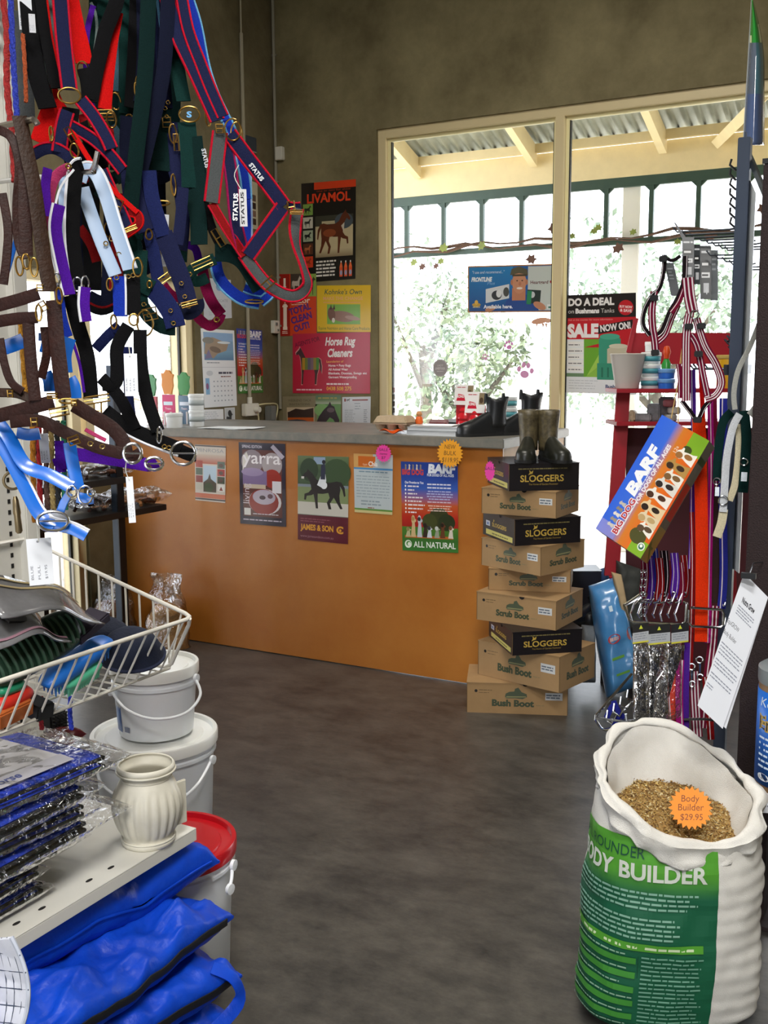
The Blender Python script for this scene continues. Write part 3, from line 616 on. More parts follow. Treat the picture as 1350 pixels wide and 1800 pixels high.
p.rect(0, 0, .22, .112, '#5c1026'); p.lines(.012, .093, .14, 2, .01, '#8c4a58', seed=3); p.text('JAMES & SON', .012, .047, .024, '#d99a2e', w=.145, bold=.04); p.text('C', .17, .042, .03, '#d99a2e', bold=.04); p.ell(.187, .055, .005, .006, '#d99a2e'); p.text('www.jamesandson.com.au', .012, .014, .011, '#a87a86', w=.145)
wallposter('dressage_poster', 'JAMES & SON poster with a dressage rider on a dark horse and maroon band', p, [(524, 948), (612, 956.5), (613.5, 803), (524, 800.5)], CF, '#6d7468')
p = Print(.17, .26); p.rect(0, 0, .17, .26, '#b9c3c6'); p.rect(.0, .20, .085, .06, '#d0a05e'); p.rect(.02, .205, .075, .045, '#c6651d'); p.text('Chia', .065, .208, .02, '#f1ece4', w=.04, bold=.03); p.text('Organic', .04, .21, .009, '#f1d8b8', w=.02); p.rect(0, .192, .17, .008, '#4d8cc0'); p.lines(.02, .18, .13, 1, .012, '#6f8a9a', al='c')
p.lines(.01, .16, .15, 8, .013, '#98a5ab', th=.35, seed=12, ragged=.05); p.lines(.03, .05, .11, 2, .014, '#87959c', seed=2); p.rect(0, .012, .17, .008, '#5f8a3a'); p.rect(0, 0, .17, .012, '#c9bd85'); p.lines(.06, .022, .03, 1, .01, '#8b4a34')
wallposter('chia_leaflet', 'pale leaflet with an orange Chia heading on the counter front', p, [(624, 900), (690, 905), (691, 800), (622, 797)], CF, '#b9c3c6', 'leaflet')
p = Print(.30, .42); barf(p, .30, .42)
wallposter('dog_food_poster', 'BARF dog food poster reading ALL NATURAL on the counter front', p, [(708, 967), (806, 972), (805, 814), (705, 811)], CF, '#28439a')
# star-shaped price stickers
def star(name, label, c, n, r, col, txts, n_pts=22, tilt=0, cat='price sticker', sq=1., up=V((0, 0, 1)), inner=.82, tcol='#6b2350'):
    c = V(c); N = V(n).normalized(); U = up.cross(N).normalized(); Vv = N.cross(U)
    if tilt: M = Matrix.Rotation(R(tilt), 3, N); U = M @ U; Vv = M @ Vv
    poly = []
    for i in range(n_pts * 2):
        a = math.pi * i / n_pts; q = r if i % 2 == 0 else r * inner; poly.append((q * math.cos(a) * sq, q * math.sin(a)))
    m = mat('fluoro_' + col[1:], col, .6)
    a = MB(); a.prism(poly, c, U, Vv, .0008, m)
    p = Print(1, 1)
    for t_, x, y, h, w in txts: p.text(t_, x * r, y * r, h * r, tcol, w=w * r, al='c', bold=.0, shear=.1)
    p.put(a, lambda x, y, z: c + U * x + Vv * y + N * (z + .001), MT)
    return tag(a.build(name, fix=False), label, cat)
star('star_sticker', 'pink star price sticker on the edge of the counter, reading SALE', PY(674, 797, CYF - .03), (0, -1, 0), .044, '#e83a9c', [('SALE', 0, .25, .3, 1.1), ('items', 0, -.15, .25, .9), ('$7', 0, -.6, .3, .5)], 18)
star('star_sticker', 'orange star price sticker reading NEW BULK above the dog food poster', PY(791, 797, CYF - .03), (0, -1, 0), .068, '#f2a51e', [('NEW', 0, .3, .3, .8), ('BULK', 0, -.12, .3, .9), ('$119.95', 0, -.6, .32, 1.2)], 24, tcol='#6b4a17')
# ================================================================== wall fittings
plastic_w = mat('white_plastic', '#d9d7cc', .4); plastic_g = mat('grey_plastic', '#6f716e', .5)
cond = mat('grey_conduit', '#8f8b7c', .6)
def fit(name, label, cat, loc): return thing(name, loc, label, cat)
c = thing('conduit', PY(488, 300, YW), 'thin grey conduit running up the room corner with a square junction box', 'conduit')
a = MB(); x0 = XL + .022
a.tube([(x0, YW - .013, 1.2), (x0, YW - .013, 4.28)], .010, cond, 8); a.build('pipe', c)
j = PY(495, 271, YW); a = MB(); a.box((j.x, YW - .02, j.z), (.055, .038, .085), plastic_w); a.build('junction_box', c, bevel=.004)
a = MB()
for q in (.46, .78, 1.4, 2.2):
    a = MB(); a.box((x0, YW - .008, 1.3 + q), (.03, .014, .012), cond); a.build('clip', c)
c = thing('conduit', PX(431, 500, XL), 'wider pale conduit running down the side wall to the power outlet', 'conduit')
pt = PX(431, 500, XL).y; a = MB(); a.tube([(XL + .014, pt, 1.27), (XL + .014, pt, 3.55)], .012, mat('cream_conduit', '#a19a85', .6), 8); a.tube([(XL + .014, pt, 3.55), (XL + .014, pt, 3.75)], .006, mat('cream_conduit'), 8); a.build('pipe', c)
a = MB(); a.tube([(XL + .014, pt, 1.25), (XL + .014, pt, 1.29)], .017, plastic_w, 8); a.build('collar', c)
P_ = PX(436, 720, XL); c = thing('power_outlet', P_, 'cream double power outlet with a plugged-in cord and a grey adaptor', 'outlet')
a = MB(); a.box((XL + .02, P_.y, P_.z), (.036, .15, .08), plastic_w); a.build('wall_plate', c, bevel=.004)
a = MB(); a.lathe([(.02, 0), (.022, .01), (.018, .035), (0, .036)], (XL + .038, P_.y + .03, P_.z), plastic_w, 16, axis=(1, 0, 0)); a.build('plug', c)
a = MB(); a.box((XL + .06, P_.y + .17, P_.z - .03), (.05, .07, .10), plastic_g); a.build('adaptor', c, bevel=.006)
a = MB(); a.tube([(XL + .05, P_.y + .03, P_.z), (XL + .055, P_.y + .04, P_.z - .06), (XL + .05, P_.y + .035, P_.z - .16)], .005, mat('cream_cord', '#cfc79c', .5), 6, 6)
a.tube([(XL + .04, P_.y + .07, P_.z + .03), (XL + .06, P_.y + .14, P_.z + .035), (XL + .06, P_.y + .25, P_.z + .02), (XL + .05, P_.y + .24, P_.z - .08)], .005, mat('cream_cord'), 6, 6); a.build('cord', c)
P_ = PX(484, 575, XL); c = thing('light_switch', P_, 'white wall switch in the room corner', 'switch')
a = MB(); a.box((XL + .015, P_.y - .02, P_.z), (.03, .07, .085), plastic_w); a.build('wall_plate', c, bevel=.003)
a = MB(); a.box((XL + .033, P_.y - .03, P_.z + .02), (.008, .014, .018), plastic_g); a.build('toggle', c)
a = MB(); a.box((XL + .033, P_.y - .012, P_.z - .02), (.006, .012, .014), plastic_g); a.build('toggle', c)

# ================================================================== stickers on the glass
GY = YW + .064
def decal(name, label, pr, x, y, h, cat='sticker', m=MT, tilt=0):
    c = PY(x, y, GY); s = 1; ca, sa = math.cos(R(tilt)), math.sin(R(tilt))
    mb = MB(); pr.put(mb, lambda a, b, z: c + V(((a - pr.w / 2) * ca - (b - pr.h / 2) * sa, -z - .0006, (a - pr.w / 2) * sa + (b - pr.h / 2) * ca)), m)
    return tag(mb.build(name, fix=False), label, cat)
def paw(s, c):
    p = Print(s, s); p.ell(.5 * s, .32 * s, .25 * s, .2 * s, c)
    for x, y, r in ((.15, .55, .12), (.38, .8, .12), (.64, .8, .12), (.87, .55, .12)): p.ell(x * s, y * s, r * s, .15 * s, c)
    return p
decal('paw_sticker', 'large pink paw print sticker on the glazing', paw(.115, '#e9a8d4'), 923, 652, 0, tilt=-8)
decal('paw_sticker', 'medium pink paw print sticker left of and above the large one', paw(.065, '#e58fd0'), 894, 607, 0, tilt=15)
decal('paw_sticker', 'smallest pink paw print sticker on the glazing', paw(.05, '#efb5d6'), 853, 628, 0, tilt=20)
p = Print(.11, .11); p.ell(.055, .055, .052, .055, '#b9b3b3'); p.ell(.055, .055, .044, .047, '#a9a3a4'); p.text('LADY', .055, .066, .012, '#e4e0e0', al='c'); p.text('LIVESTOCK', .055, .046, .013, '#e4e0e0', w=.07, al='c', bold=.03); p.lines(.03, .033, .05, 1, .008, '#e4e0e0', al='c')
decal('round_sticker', 'round grey lettered sticker on the left pane', p, 774, 647, 0)
p = Print(.14, .08); p.ell(.06, .05, .055, .018, '#dfa788', rot=8); p.ell(.11, .05, .02, .014, '#e0b096'); p.poly([(0, 0), (.012, -.03), (.018, 0)], '#dca98a', .03, .04); p.poly([(0, 0), (.012, -.03), (.018, 0)], '#dca98a', .07, .035); p.poly([(0, 0), (.012, -.03), (.018, 0)], '#dca98a', .09, .035)
decal('dog_sticker', 'faint orange running dog sticker below the advert', p, 952, 567, 0)
for i, (cc, c2, lb) in enumerate((('#c9a5ad', '#e2cdd0', 'pink photo sticker, topmost of four small stickers by the frame'), ('#8d9aa2', '#bfae9a', 'grey-blue photo sticker, second of four by the frame'), ('#4b4440', '#8a7a74', 'dark brown photo sticker, third of four by the frame'), ('#3c3a3f', '#a8a6aa', 'black and grey photo sticker, lowest of four by the frame'))):
    p = Print(.05, .032); p.rect(0, 0, .05, .032, cc); p.ell(.032, .015, .013, .009, c2); p.rect(0, 0, .05, .006, c2)
    decal('photo_sticker', lb, p, 688.5, 685.5 + i * 12, 0)
# advert with the man in a cap
p = Print(.60, .30); p.rect(0, 0, .6, .3, '#b5793a'); p.rect(.008, .008, .584, .284, '#1f5fa6'); p.grad(.008, .008, .3, .284, [(0, '#1b4f92'), (1, '#2f86c4')]); p.rect(.41, .012, .175, .276, '#c6cec9')
p.text('"I use and recommend..."', .03, .25, .018, '#dfe8f2', w=.22, shear=.15); p.text('FRONTLINE', .025, .20, .026, '#eef3f7', w=.14, bold=.05, shear=.15); p.text('Plus', .135, .178, .02, '#8fb7df', w=.05, shear=.3)
p.poly([(0, 0), (.16, .03), (.16, .12), (0, .09)], '#d9dde0', .125, .06); p.ell(.2, .11, .035, .03, '#3a3c42'); p.ell(.215, .12, .018, .025, '#e6e8ea'); p.ell(.265, .13, .02, .03, '#50524f')
p.poly([(0, 0), (.02, .06), (.07, .10), (.17, .10), (.22, .05), (.24, 0)], '#2a4d94', .245, .012)
p.poly([(0, 0), (0, .08), (.05, .06), (.09, .08), (.09, 0)], '#c08263', .305, .075); p.ell(.352, .19, .047, .072, '#c98f6f'); p.ell(.338, .20, .006, .004, '#3a2c26'); p.ell(.372, .20, .006, .004, '#3a2c26'); p.ell(.357, .18, .009, .013, '#bb7b5e'); p.ell(.355, .152, .02, .007, '#f0e4da'); p.poly([(0, 0), (.01, .04), (.06, .055), (.115, .035), (.12, 0), (.06, .012)], '#5d5844', .29, .235); p.rect(.305, .228, .1, .012, '#4a4636'); p.ell(.302, .19, .008, .018, '#b97c5e'); p.ell(.402, .19, .008, .018, '#b97c5e')
p.rect(.405, .055, .09, .085, '#2c3a38', rot=-4); p.ell(.44, .11, .018, .02, '#c8ccd0'); p.rect(.405, .05, .03, .085, '#2f8a5c', rot=-4); p.ell(.49, .04, .045, .022, '#c48a6b', rot=-25); p.ell(.16, .025, .04, .016, '#c48a6b', rot=15)
p.text('Heartgard', .427, .178, .02, '#6a3c40', w=.115, bold=.02); p.text('30', .538, .19, .008, '#6a3c40'); p.ell(.562, .19, .007, .008, '#b5202c'); p.ell(.572, .19, .007, .008, '#b5202c'); p.poly([(-.014, 0), (.014, 0), (0, -.018)], '#b5202c', .567, .189)
p.text('Available here.', .11, .026, .023, '#f2f5fa', w=.2, bold=.03); p.ell(.06, .05, .03, .012, '#c9a13f'); p.ell(.06, .065, .012, .015, '#e0b64c'); p.lines(.035, .032, .05, 1, .009, '#d9c98a', th=.7, ragged=0); p.rect(.54, .018, .03, .03, '#e4e8e8'); p.rect(.547, .024, .016, .012, '#3d7a6a')
wallposter('window_advert', 'landscape advert with a smiling man in a cap, stuck to the glazing', p, [(822.6, 549.5), (978, 548.5), (980, 463.5), (822.6, 468)], ('Y', GY), '#b5793a', 'advert', off=.001)
p = Print(.42, .60); p.rect(0, 0, .42, .6, '#e9edef'); p.rect(0, .46, .42, .14, '#231f1f'); p.rect(0, .33, .42, .13, '#c8202c')
p.text('DO A DEAL', .012, .535, .042, '#f4f2f0', w=.28, bold=.05); p.text('on', .012, .488, .026, '#d9d6d2', w=.035); p.text('Bushmans', .057, .488, .028, '#f4f2f0', w=.145, bold=.05); p.text('Tanks', .212, .488, .026, '#d9d6d2', w=.08)
p.ell(.36, .515, .045, .045, '#c8202c'); p.text('BUY NOW', .36, .513, .014, '#f4e6e4', w=.075, al='c', bold=.04, rot=-6); p.text('& SAVE', .36, .49, .016, '#f4e6e4', w=.07, al='c', bold=.04, rot=-6); p.text('Ask at the counter for more information', .012, .443, .011, '#f0a9a2', w=.27)
p.poly([(.195, .36), (.40, .395), (.40, .445), (.195, .41)], '#231f1f'); p.text('SALE', .008, .345, .075, '#f7f3f1', w=.19, bold=.06); p.text('NOW ON!', .21, .375, .038, '#f7f3f1', w=.18, bold=.04, rot=6)
p.rect(.11, .10, .31, .23, '#6fae35'); p.poly([(0, 0), (.31, .0), (.31, .07), (.12, .03)], '#c8202c', .11, .28); p.poly([(0, 0), (.1, .18), (.16, .2), (.08, .04)], '#a8d35a', .13, .11); p.poly([(0, 0), (.12, .1), (.16, .06), (.1, 0)], '#92c44a', .12, .10)
p.poly([(0, 0), (0, .20), (.02, .225), (.10, .225), (.13, .20), (.13, 0)], '#3f9c80', .20, .13); p.ell(.265, .345, .06, .018, '#4fae90'); p.poly([(0, 0), (0, .15), (.03, .17), (.10, .17), (.13, .15), (.13, 0)], '#c9c2a8', .25, .12); p.ell(.315, .288, .055, .014, '#d8d2bb'); p.rect(.19, .085, .10, .10, '#3a9478'); p.rect(.215, .10, .01, .06, '#27705a'); p.rect(.25, .10, .01, .06, '#27705a')
for i in range(5): p.rect(.01, .285 - i * .038, .1, .032, '#f2f2ee'); p.lines(.016, .293 - i * .038, .085, 1, .016, '#777777', seed=i)
p.rect(0, .19, .11, .0, '#ffffff') if 0 else None; p.rect(.0, .10, .11, .022, '#6f8f6a'); p.lines(.02, .075, .18, 4, .016, '#c2c7cb', th=.25); p.text('Bushmans', .24, .035, .02, '#3c4a78', w=.12, bold=.04)
wallposter('window_advert', 'DO A DEAL tank SALE poster on the glazing right of the mullion', p, [(994, 690), (1119, 694), (1118, 514.5), (996, 519)], ('Y', GY), '#e9edef', 'advert', off=.001)

# ================================================================== stack of shoe boxes
kraft = mat('kraft_cardboard', '#a5845a', .8, n=.07, ns=7); kraft_l = mat('kraft_cardboard_light', '#b3976c', .8, n=.06, ns=7)
blackc = mat('black_printed_card', '#17141a', .35, n=.1, ns=8); edgec = mat('cardboard_edge', '#6d5638', .9)
BL = printed('box_print', .5)
def proj(P):
    v = V(P) - CAM; z = v.dot(FW); return CX + FPX * v.dot(RT) / z, CY - FPX * v.dot(UP) / z
def boot_logo(p, x, y, s, c):
    p.poly([(0, .1), (.05, 0), (.45, .02), (.8, -.02), (1, .12), (.98, .3), (.75, .42), (.6, .7), (.45, .62), (.42, .45), (.2, .42), (.03, .3)], c, x, y, s, s * .75); p.poly([(.0, .05), (.6, .08), (.95, .1), (.95, .16), (.1, .14)], '#8d8a5e', x, y, s, s * .75)
def box_print(style, w, h, side):
    p = Print(w, h)
    if style == 'black':
        if side == 'main':
            p.lines(.04, h * .78, w - .09, 1, .008, '#7d7246', th=.6, ragged=0); p.text('SLOGGERS', w * .16, h * .33, h * .24, '#c9a94a', w=w * .62, bold=.02)
            p.poly([(0, 0), (.3, .5), (.2, 1), (.6, .6), (1, .9), (.9, .3), (.5, .2)], '#c9a94a', w * .27, h * .57, .022); p.text('The Home of Garden Footwear', w * .28, h * .2, h * .07, '#a38a42', w=w * .42)
        else:
            p.text('SLOGGERS', w * .30, h * .45, h * .15, '#c9a94a', w=w * .45, bold=.02); p.poly([(0, 0), (.3, .5), (.2, 1), (.6, .6), (1, .9), (.9, .3), (.5, .2)], '#c9a94a', w * .33, h * .62, .014); p.rect(w * .1, h * .08, w * .84, h * .2, '#ccc26a'); p.lines(w * .3, h * .14, w * .5, 1, h * .12, '#6a6430', ragged=0)
            p.rect(w * .1, h * .42, w * .13, h * .2, '#cfd4dc'); p.rect(w * .13, h * .46, w * .06, h * .1, '#6a86b8')
    else:
        t = 'Scrub Boot' if style == 'scrub' else 'Bush Boot'; g = '#3e4a34'
        if side == 'main':
            p.ell(w * .09, h * .72, .0065, .0065, '#1c1a16'); p.lines(w * .12, h * .74, w * .13, 1, .008, '#77603f', th=.4, ragged=0); p.lines(w * .12, h * .66, w * .1, 1, .008, '#77603f', th=.35, ragged=0)
            boot_logo(p, w * .38, h * .50, w * .22, '#4c5640'); p.text(t, w * .25, h * .25, h * .20, g, w=w * .42, bold=.05); p.lines(w * .69, h * .28, w * .08, 1, .01, '#8f7c55', ragged=0)
            p.rect(w * .78, h * .48, w * .17, h * .24, '#d4d6d6'); p.lines(w * .79, h * .62, w * .14, 2, .011, '#5e6a78', th=.5, ragged=.1)
        else:
            boot_logo(p, w * .33, h * .56, w * .36, '#4c5640'); p.text(t, w * .2, h * .28, h * .19, g, w=w * .62, bold=.05)
    return p
def shoebox(style, O, ang, L, Wd, H, label, open_lid=0):
    """O = near corner (bottom), left face runs to the left by L, right face to the right/back by Wd"""
    U = V((-math.cos(ang), -math.sin(ang) * 1, 0)); U = V((-math.cos(ang), -math.sin(ang), 0)); D = V((-U.y, U.x, 0))
    D = V((math.sin(ang) * -1, math.cos(ang), 0)); O = V(O)
    m = blackc if style == 'black' else kraft
    c = O + U * (L / 2) + D * (Wd / 2)
    t = thing('shoe_box', c, label, 'box', 'shoe boxes stacked against the counter end')
    Z = V((0, 0, 1)); g = .0015
    a = MB(); lo = [O, O + U * L, O + U * L + D * Wd, O + D * Wd]; hi = [q + Z * (H - .004) for q in lo]
    a.hexa(lo, hi, m)
    left_main = L >= .3 if style != 'black' else False
    pl = box_print(style, L, H, 'main' if style != 'black' else 'end'); pl.put(a, lambda x, y, z: O + U * (L - x) + Z * y - D * (z + .0004), BL)
    pr = box_print(style, Wd, H, 'end' if style != 'black' else 'main'); pr.put(a, lambda x, y, z: O + D * x + Z * y - U * (z + .0004), BL)
    a.build('box_body', t, fix=False)
    a = MB(); k = .002
    lo2 = [O - U * k - D * k, O + U * (L + k) - D * k, O + U * (L + k) + D * (Wd + k), O - U * k + D * (Wd + k)]; a.hexa([q + Z * (H - .0035) for q in lo2], [q + Z * H for q in lo2], m); a.build('lid_flap', t)
    a = MB(); nc = O + U * (L * .42) - D * .0028 + Z * (H - .001); a.prism([(math.cos(R(i * 20)) * .012, -math.sin(R(i * 20)) * .011) for i in range(10)], nc, U, Z, -.0006, mat('dark_hole', '#120f0c', .9)); a.build('thumb_notch', t)
    for q in (O, O + U * L):   # darker raw corner seams
        a = MB(); a.tube([q + Z * .002, q + Z * (H - .004)], .0012, edgec, 5); a.build('corner_seam', t)
    return t
def solve(O, l, r, L, Wd):
    best = None
    for i in range(-180, 90):
        a = R(i / 2); U = V((-math.cos(a), -math.sin(a), 0)); D = V((-math.sin(a), math.cos(a), 0))
        e = (proj(O + U * L)[0] - l) ** 2 + (proj(O + D * Wd)[0] - r) ** 2
        if best is None or e < best[0]: best = (e, a)
    return best[1]
BX = [  # style, left px, corner px, right px, top y at corner, L, W, label
 ('bush', 822, 999, 1004, 1204, .43, .27, 'Bush Boot box on the floor, lowest of the stack by the counter'),
 ('bush', 834, 984, 1051, 1154, .415, .29, 'Bush Boot box second from the floor, turned corner-on'),
 ('black', 860, 901, 1022, 1111, .335, .305, 'black SLOGGERS box just above the two Bush Boot boxes'),
 ('scrub', 829, 978, 1029, 1056, .37, .29, 'Scrub Boot box on the lowest black box'),
 ('scrub', 862, 1003, 1006, 1003, .35, .27, 'short Scrub Boot box in the middle of the stack, square to the viewer'),
 ('scrub', 844, 951, 1029, 961, .335, .29, 'Scrub Boot box under the middle black box, turned halfway round'),
 ('black', 849, 905, 1021, 913, .335, .305, 'black SLOGGERS box with yellow end label, third from the top'),
 ('scrub', 846, 978, 1017, 864, .34, .27, 'Scrub Boot box right under the topmost black box'),
 ('black', 858, 895, 1017, 815, .335, .305, 'topmost SLOGGERS box of the stack, under the patterned gumboots')]
zb = 0.0; ZTOP = 0
for i, (st, l, cx_, r, yt, L, Wd, lb) in enumerate(BX):
    if i == 0: O = V((-1.404, 4.132, 0)); ang = math.atan2(.158, .389)
    else:
        d = 4.31 if i not in (4,) else 4.44
        q = PD(cx_, yt, d); O = V((q.x, q.y, zb)); ang = solve(O, l, r, L, Wd)
    zt = PD(cx_, yt, 4.44 if i in (0, 4) else 4.31).z
    shoebox(st, O, ang, L, Wd, zt - zb - .001, lb); zb = zt; ZTOP = zt; TOPO = O; TOPA = ang
sc_ = star('star_sticker', 'pink star sticker on the end of the topmost shoe box', PD(861, 828, 4.44), CAM - PD(861, 828, 4.44), .045, '#e83aa8', [('SALE', 0, .1, .3, 1.0)], 16, sq=.5)

# ================================================================== boots
rubber_k = mat('black_boot_leather', '#1b1d20', .38, n=.15, ns=20); sole_k = mat('black_boot_sole', '#101112', .7)
def boot(loc, heading, L, H, mshaft, mfoot, label, name, group, top=1.0, welly=False, elastic=None):
    t = thing(name, loc, label, 'boot', group); B = V(loc); f = V((math.cos(heading), math.sin(heading), 0)); s_ = V((-math.sin(heading), math.cos(heading), 0)); Z = V((0, 0, 1))
    s = L / .28
    def at(x, y, z): return B + f * ((x - .09) * s) + s_ * (y * s) + Z * z
    prof = [(0, .012, .03), (.01, .03, .075), (.06, .037, .118), (.11, .039, .112), (.15, .044, .094), (.20, .050, .072), (.24, .048, .060), (.268, .036, .048), (.281, .016, .03), (.284, .0, .002)]
    prof = smooth_path(prof, 3)
    def foot(u, v):
        x, w, h = prof[int(round(u * (len(prof) - 1)))]; a = math.pi * v
        cs = math.cos(a); sn = math.sin(a)
        return at(x, w * math.copysign(abs(cs) ** .8, cs), .014 * s + h * s * max(0, sn) ** .75)
    a = MB(); a.grid(foot, len(prof) - 1, 14, mfoot)
    a.build('foot_upper', t, smooth=60)
    a = MB(); n = 18; vs = []; fs = []; rows = 9
    for i in range(rows + 1):
        k = i / rows; z = .05 * s + (H - .05 * s) * k; rx = (.064 - .010 * math.sin(math.pi * min(k * 1.1, 1)) + (.012 if welly else -.004) * k) ; ry = (.043 - .003 * math.sin(math.pi * k) + (.015 if welly else .006) * k); cx = .062 - .012 * k
        if welly: pass
        for j in range(n):
            an = 2 * math.pi * j / n; zz = z + (0 if welly else .008 * math.cos(2 * an) * k)
            vs.append(at(cx + rx * math.cos(an), ry * math.sin(an), zz))
    for i in range(rows):
        for j in range(n): fs.append((i * n + j, i * n + (j + 1) % n, (i + 1) * n + (j + 1) % n, (i + 1) * n + j))
    a.add(vs, fs, mshaft); o = a.build('shaft', t, smooth=60, solid=.004)
    a = MB(); pol = [(x, w) for x, w, h in prof] + [(x, -w) for x, w, h in prof][::-1]
    a.prism([((x - .09) * s, y * s * 1.08) for x, y in pol], B + Z * .0, f, s_, .016 * s, sole_k); a.build('sole', t)
    a = MB(); a.prism([((x - .09) * s, y * s * 1.06) for x, y in pol if x < .085], B - Z * 0 + Z * .0, f, s_, .022 * s, sole_k); a.build('heel', t)
    if elastic:
        for sd in (-1, 1):
            a = MB(); a.add([at(.05 + dx, sd * (.0395 + .002), z) for dx, z in ((-.018, H - .02), (.018, H - .02), (.010, H * .55), (-.010, H * .55))], [(0, 1, 2, 3)], elastic); a.build('elastic_gusset', t, solid=.003)
        for dx in (.006, .118):
            a = MB(); c = at(dx - .008 if dx > .1 else dx, 0, H + .004); a.ribbon([c + Z * -.03, c + Z * .012 + f * .004, c + Z * .014 + f * .010, c + Z * -.03 + f * .013], .018, .002, elastic, nrm=lambda P_: f, k=3); a.build('pull_tab', t)
    else:
        a = MB(); n = 18; a.tube([at(.05 + .068 * math.cos(2 * math.pi * j / n), .057 * math.sin(2 * math.pi * j / n), H) for j in range(n)], .004, mshaft, 6, closed=True); a.build('top_band', t)
    return t
el = mat('elastic_webbing', '#2b2e31', .9)
ctz = CZ
def counter_pt(x, y): return PZ(x, y, CZ)
b1, b2 = PY(862, 766, 4.50), PY(893, 766, 4.52)
boot((b1.x, 4.50, CZ), R(232), .25, .175, rubber_k, rubber_k, 'black elastic-sided boot with its toe to the left, left of the pair', 'ankle_boot', 'black elastic-sided boots on the counter', elastic=el)
boot((b2.x + .03, 4.66, CZ), R(232), .25, .19, rubber_k, rubber_k, 'black elastic-sided boot behind, right of the pair', 'ankle_boot', 'black elastic-sided boots on the counter', elastic=el)
wel = mat('patterned_boot_shaft', '#3a3326', .45, col2='#6e6347', ns=42); welf = mat('olive_black_rubber', '#24251f', .35)
g1 = PD(928, 808, 4.46); g2 = PD(967, 808, 4.44)
dv = (CAM - g1); hd = math.atan2(dv.y, dv.x)
boot((g1.x, g1.y, ZTOP + .001), hd - .1, .235, .21, wel, welf, 'patterned gumboot on the shoe boxes, left of the pair', 'gumboot', 'gumboots on top of the shoe boxes', welly=True)
boot((g2.x, g2.y, ZTOP + .001), hd + .4, .235, .21, wel, welf, 'patterned gumboot on the shoe boxes, right of the pair', 'gumboot', 'gumboots on top of the shoe boxes', welly=True)

# ================================================================== things on the counter
def tub(c, r, h, label, lidc='#e6e9ea', body='#e4e7e8', bands=(), name='tub', cat='tub', group=None, clear=False):
    t = thing(name, c, label, cat, group); a = MB(); bm_ = mat('tub_' + body[1:], body, .35) if not clear else film('clear_tub', '#e8eef0', .1, .5, 0, thin=.45)
    a.lathe([(r * .9, 0), (r * .92, .003), (r * .97, h - .016)], c, bm_, 24); a.build('tub_body', t)
    a = MB(); a.lathe([(r, h - .018), (r * 1.03, h - .016), (r * 1.03, h - .003), (r * .96, h), (r * .9, h - .003), (0, h - .003)], c, mat('tub_lid_' + lidc[1:], lidc, .35), 24); a.build('lid', t)
    for (z0, z1, cc) in bands:
        a = MB(); a.lathe([(r * .94 + .001, h * z0), (r * .96 + .001, h * z1)], c, mat('tub_label_' + cc[1:], cc, .5), 24, cap=False); a.build('label_band', t, solid=.0006)
    return t
c0 = counter_pt(313, 751); tub((c0.x - .0, 4.38, CZ), .046, .078, 'short plain white tub at the front of the counter, left end')
c1 = V((c0.x + .0, c0.y + .17, 0))
c1 = PY(333, 740, 4.50)
for i in range(2): tub((c1.x + .02, 4.54, CZ + i * .089), .044, .088, ('lower', 'upper')[i] + ' white labelled tub of the stack beside the calendar', bands=((.3, .62, '#aab2b4'),), group='stacked white tubs')
def toy_pack(x, y0, y1, w, col, shape_col, label, Y=4.60, shape='blob'):
    b = PY(x, y1, Y); tp = PY(x, y0, Y); h = tp.z - CZ; t = thing('toy_pack', (b.x, Y, CZ), label, 'packet', 'coloured packets standing at the left end of the counter')
    a = MB(); m = mat('pack_' + col[1:], col, .4)
    a.prism([(-w / 2, 0), (w / 2, 0), (w / 2, h * .55), (-w / 2, h * .55)], (b.x, Y, CZ), (1, 0, 0), (0, 0, 1), -.012, m)
    p = Print(w, h * .55); p.rect(.01, h * .36, w - .02, .02, '#cfe0ea'); p.text('Treats', w * .25, h * .28, .012, '#f4e8ee', w=w * .5); p.put(a, lambda q, r_, z: V((b.x - w / 2 + q, Y - .0125 - z, CZ + r_)) if 0 else V((b.x - w / 2 + q, Y - .0006 - z - .0, CZ + r_)), GL)
    a.build('card', t)
    a = MB(); m2 = mat('toy_' + shape_col[1:], shape_col, .45)
    a.prism([(-.3, 0), (.3, 0), (.5, .35), (.46, .6), (.55, .8), (.36, .84), (.2, .98), (-.1, 1), (-.3, .84), (-.52, .86), (-.44, .6), (-.5, .35)], (b.x, Y - .004, CZ + h * .56), (w * .95, 0, 0), (0, 0, h * .44), -.012, m2); a.build('toy', t)
    for dx in (-.28, .28):
        a = MB(); a.box((b.x + dx * w, Y - .006, CZ + h * .12), (.006, .012, h * .24), mat('white_tie', '#e8e8e8', .5)); a.build('tie', t)
toy_pack(297, 650, 752, .085, '#c92f6c', '#d98a38', 'pink card packet with an orange toy above it', 4.56)
toy_pack(325, 654, 752, .085, '#5d7f95', '#3e8f4e', 'blue-grey card packet with a green toy above it', 4.66)
toy_pack(268, 658, 752, .075, '#a83040', '#3f8050', 'red card packet with a dark green toy, leftmost of three', 4.63)
# loose papers
c = counter_pt(385, 755); t = thing('paper_pile', (c.x, c.y + .05, CZ), 'loose white papers lying at the front edge of the counter', 'papers')
for i in range(3):
    a = MB(); M = Matrix.Rotation(R(-6 + 9 * i), 3, 'Z'); a.box((c.x - .03 + .03 * i, c.y + .10, CZ + .002 + i * .002), (.28, .16, .0015), mat('paper_white', '#e6e9ea', .6), M); a.build('paper_sheet', t)
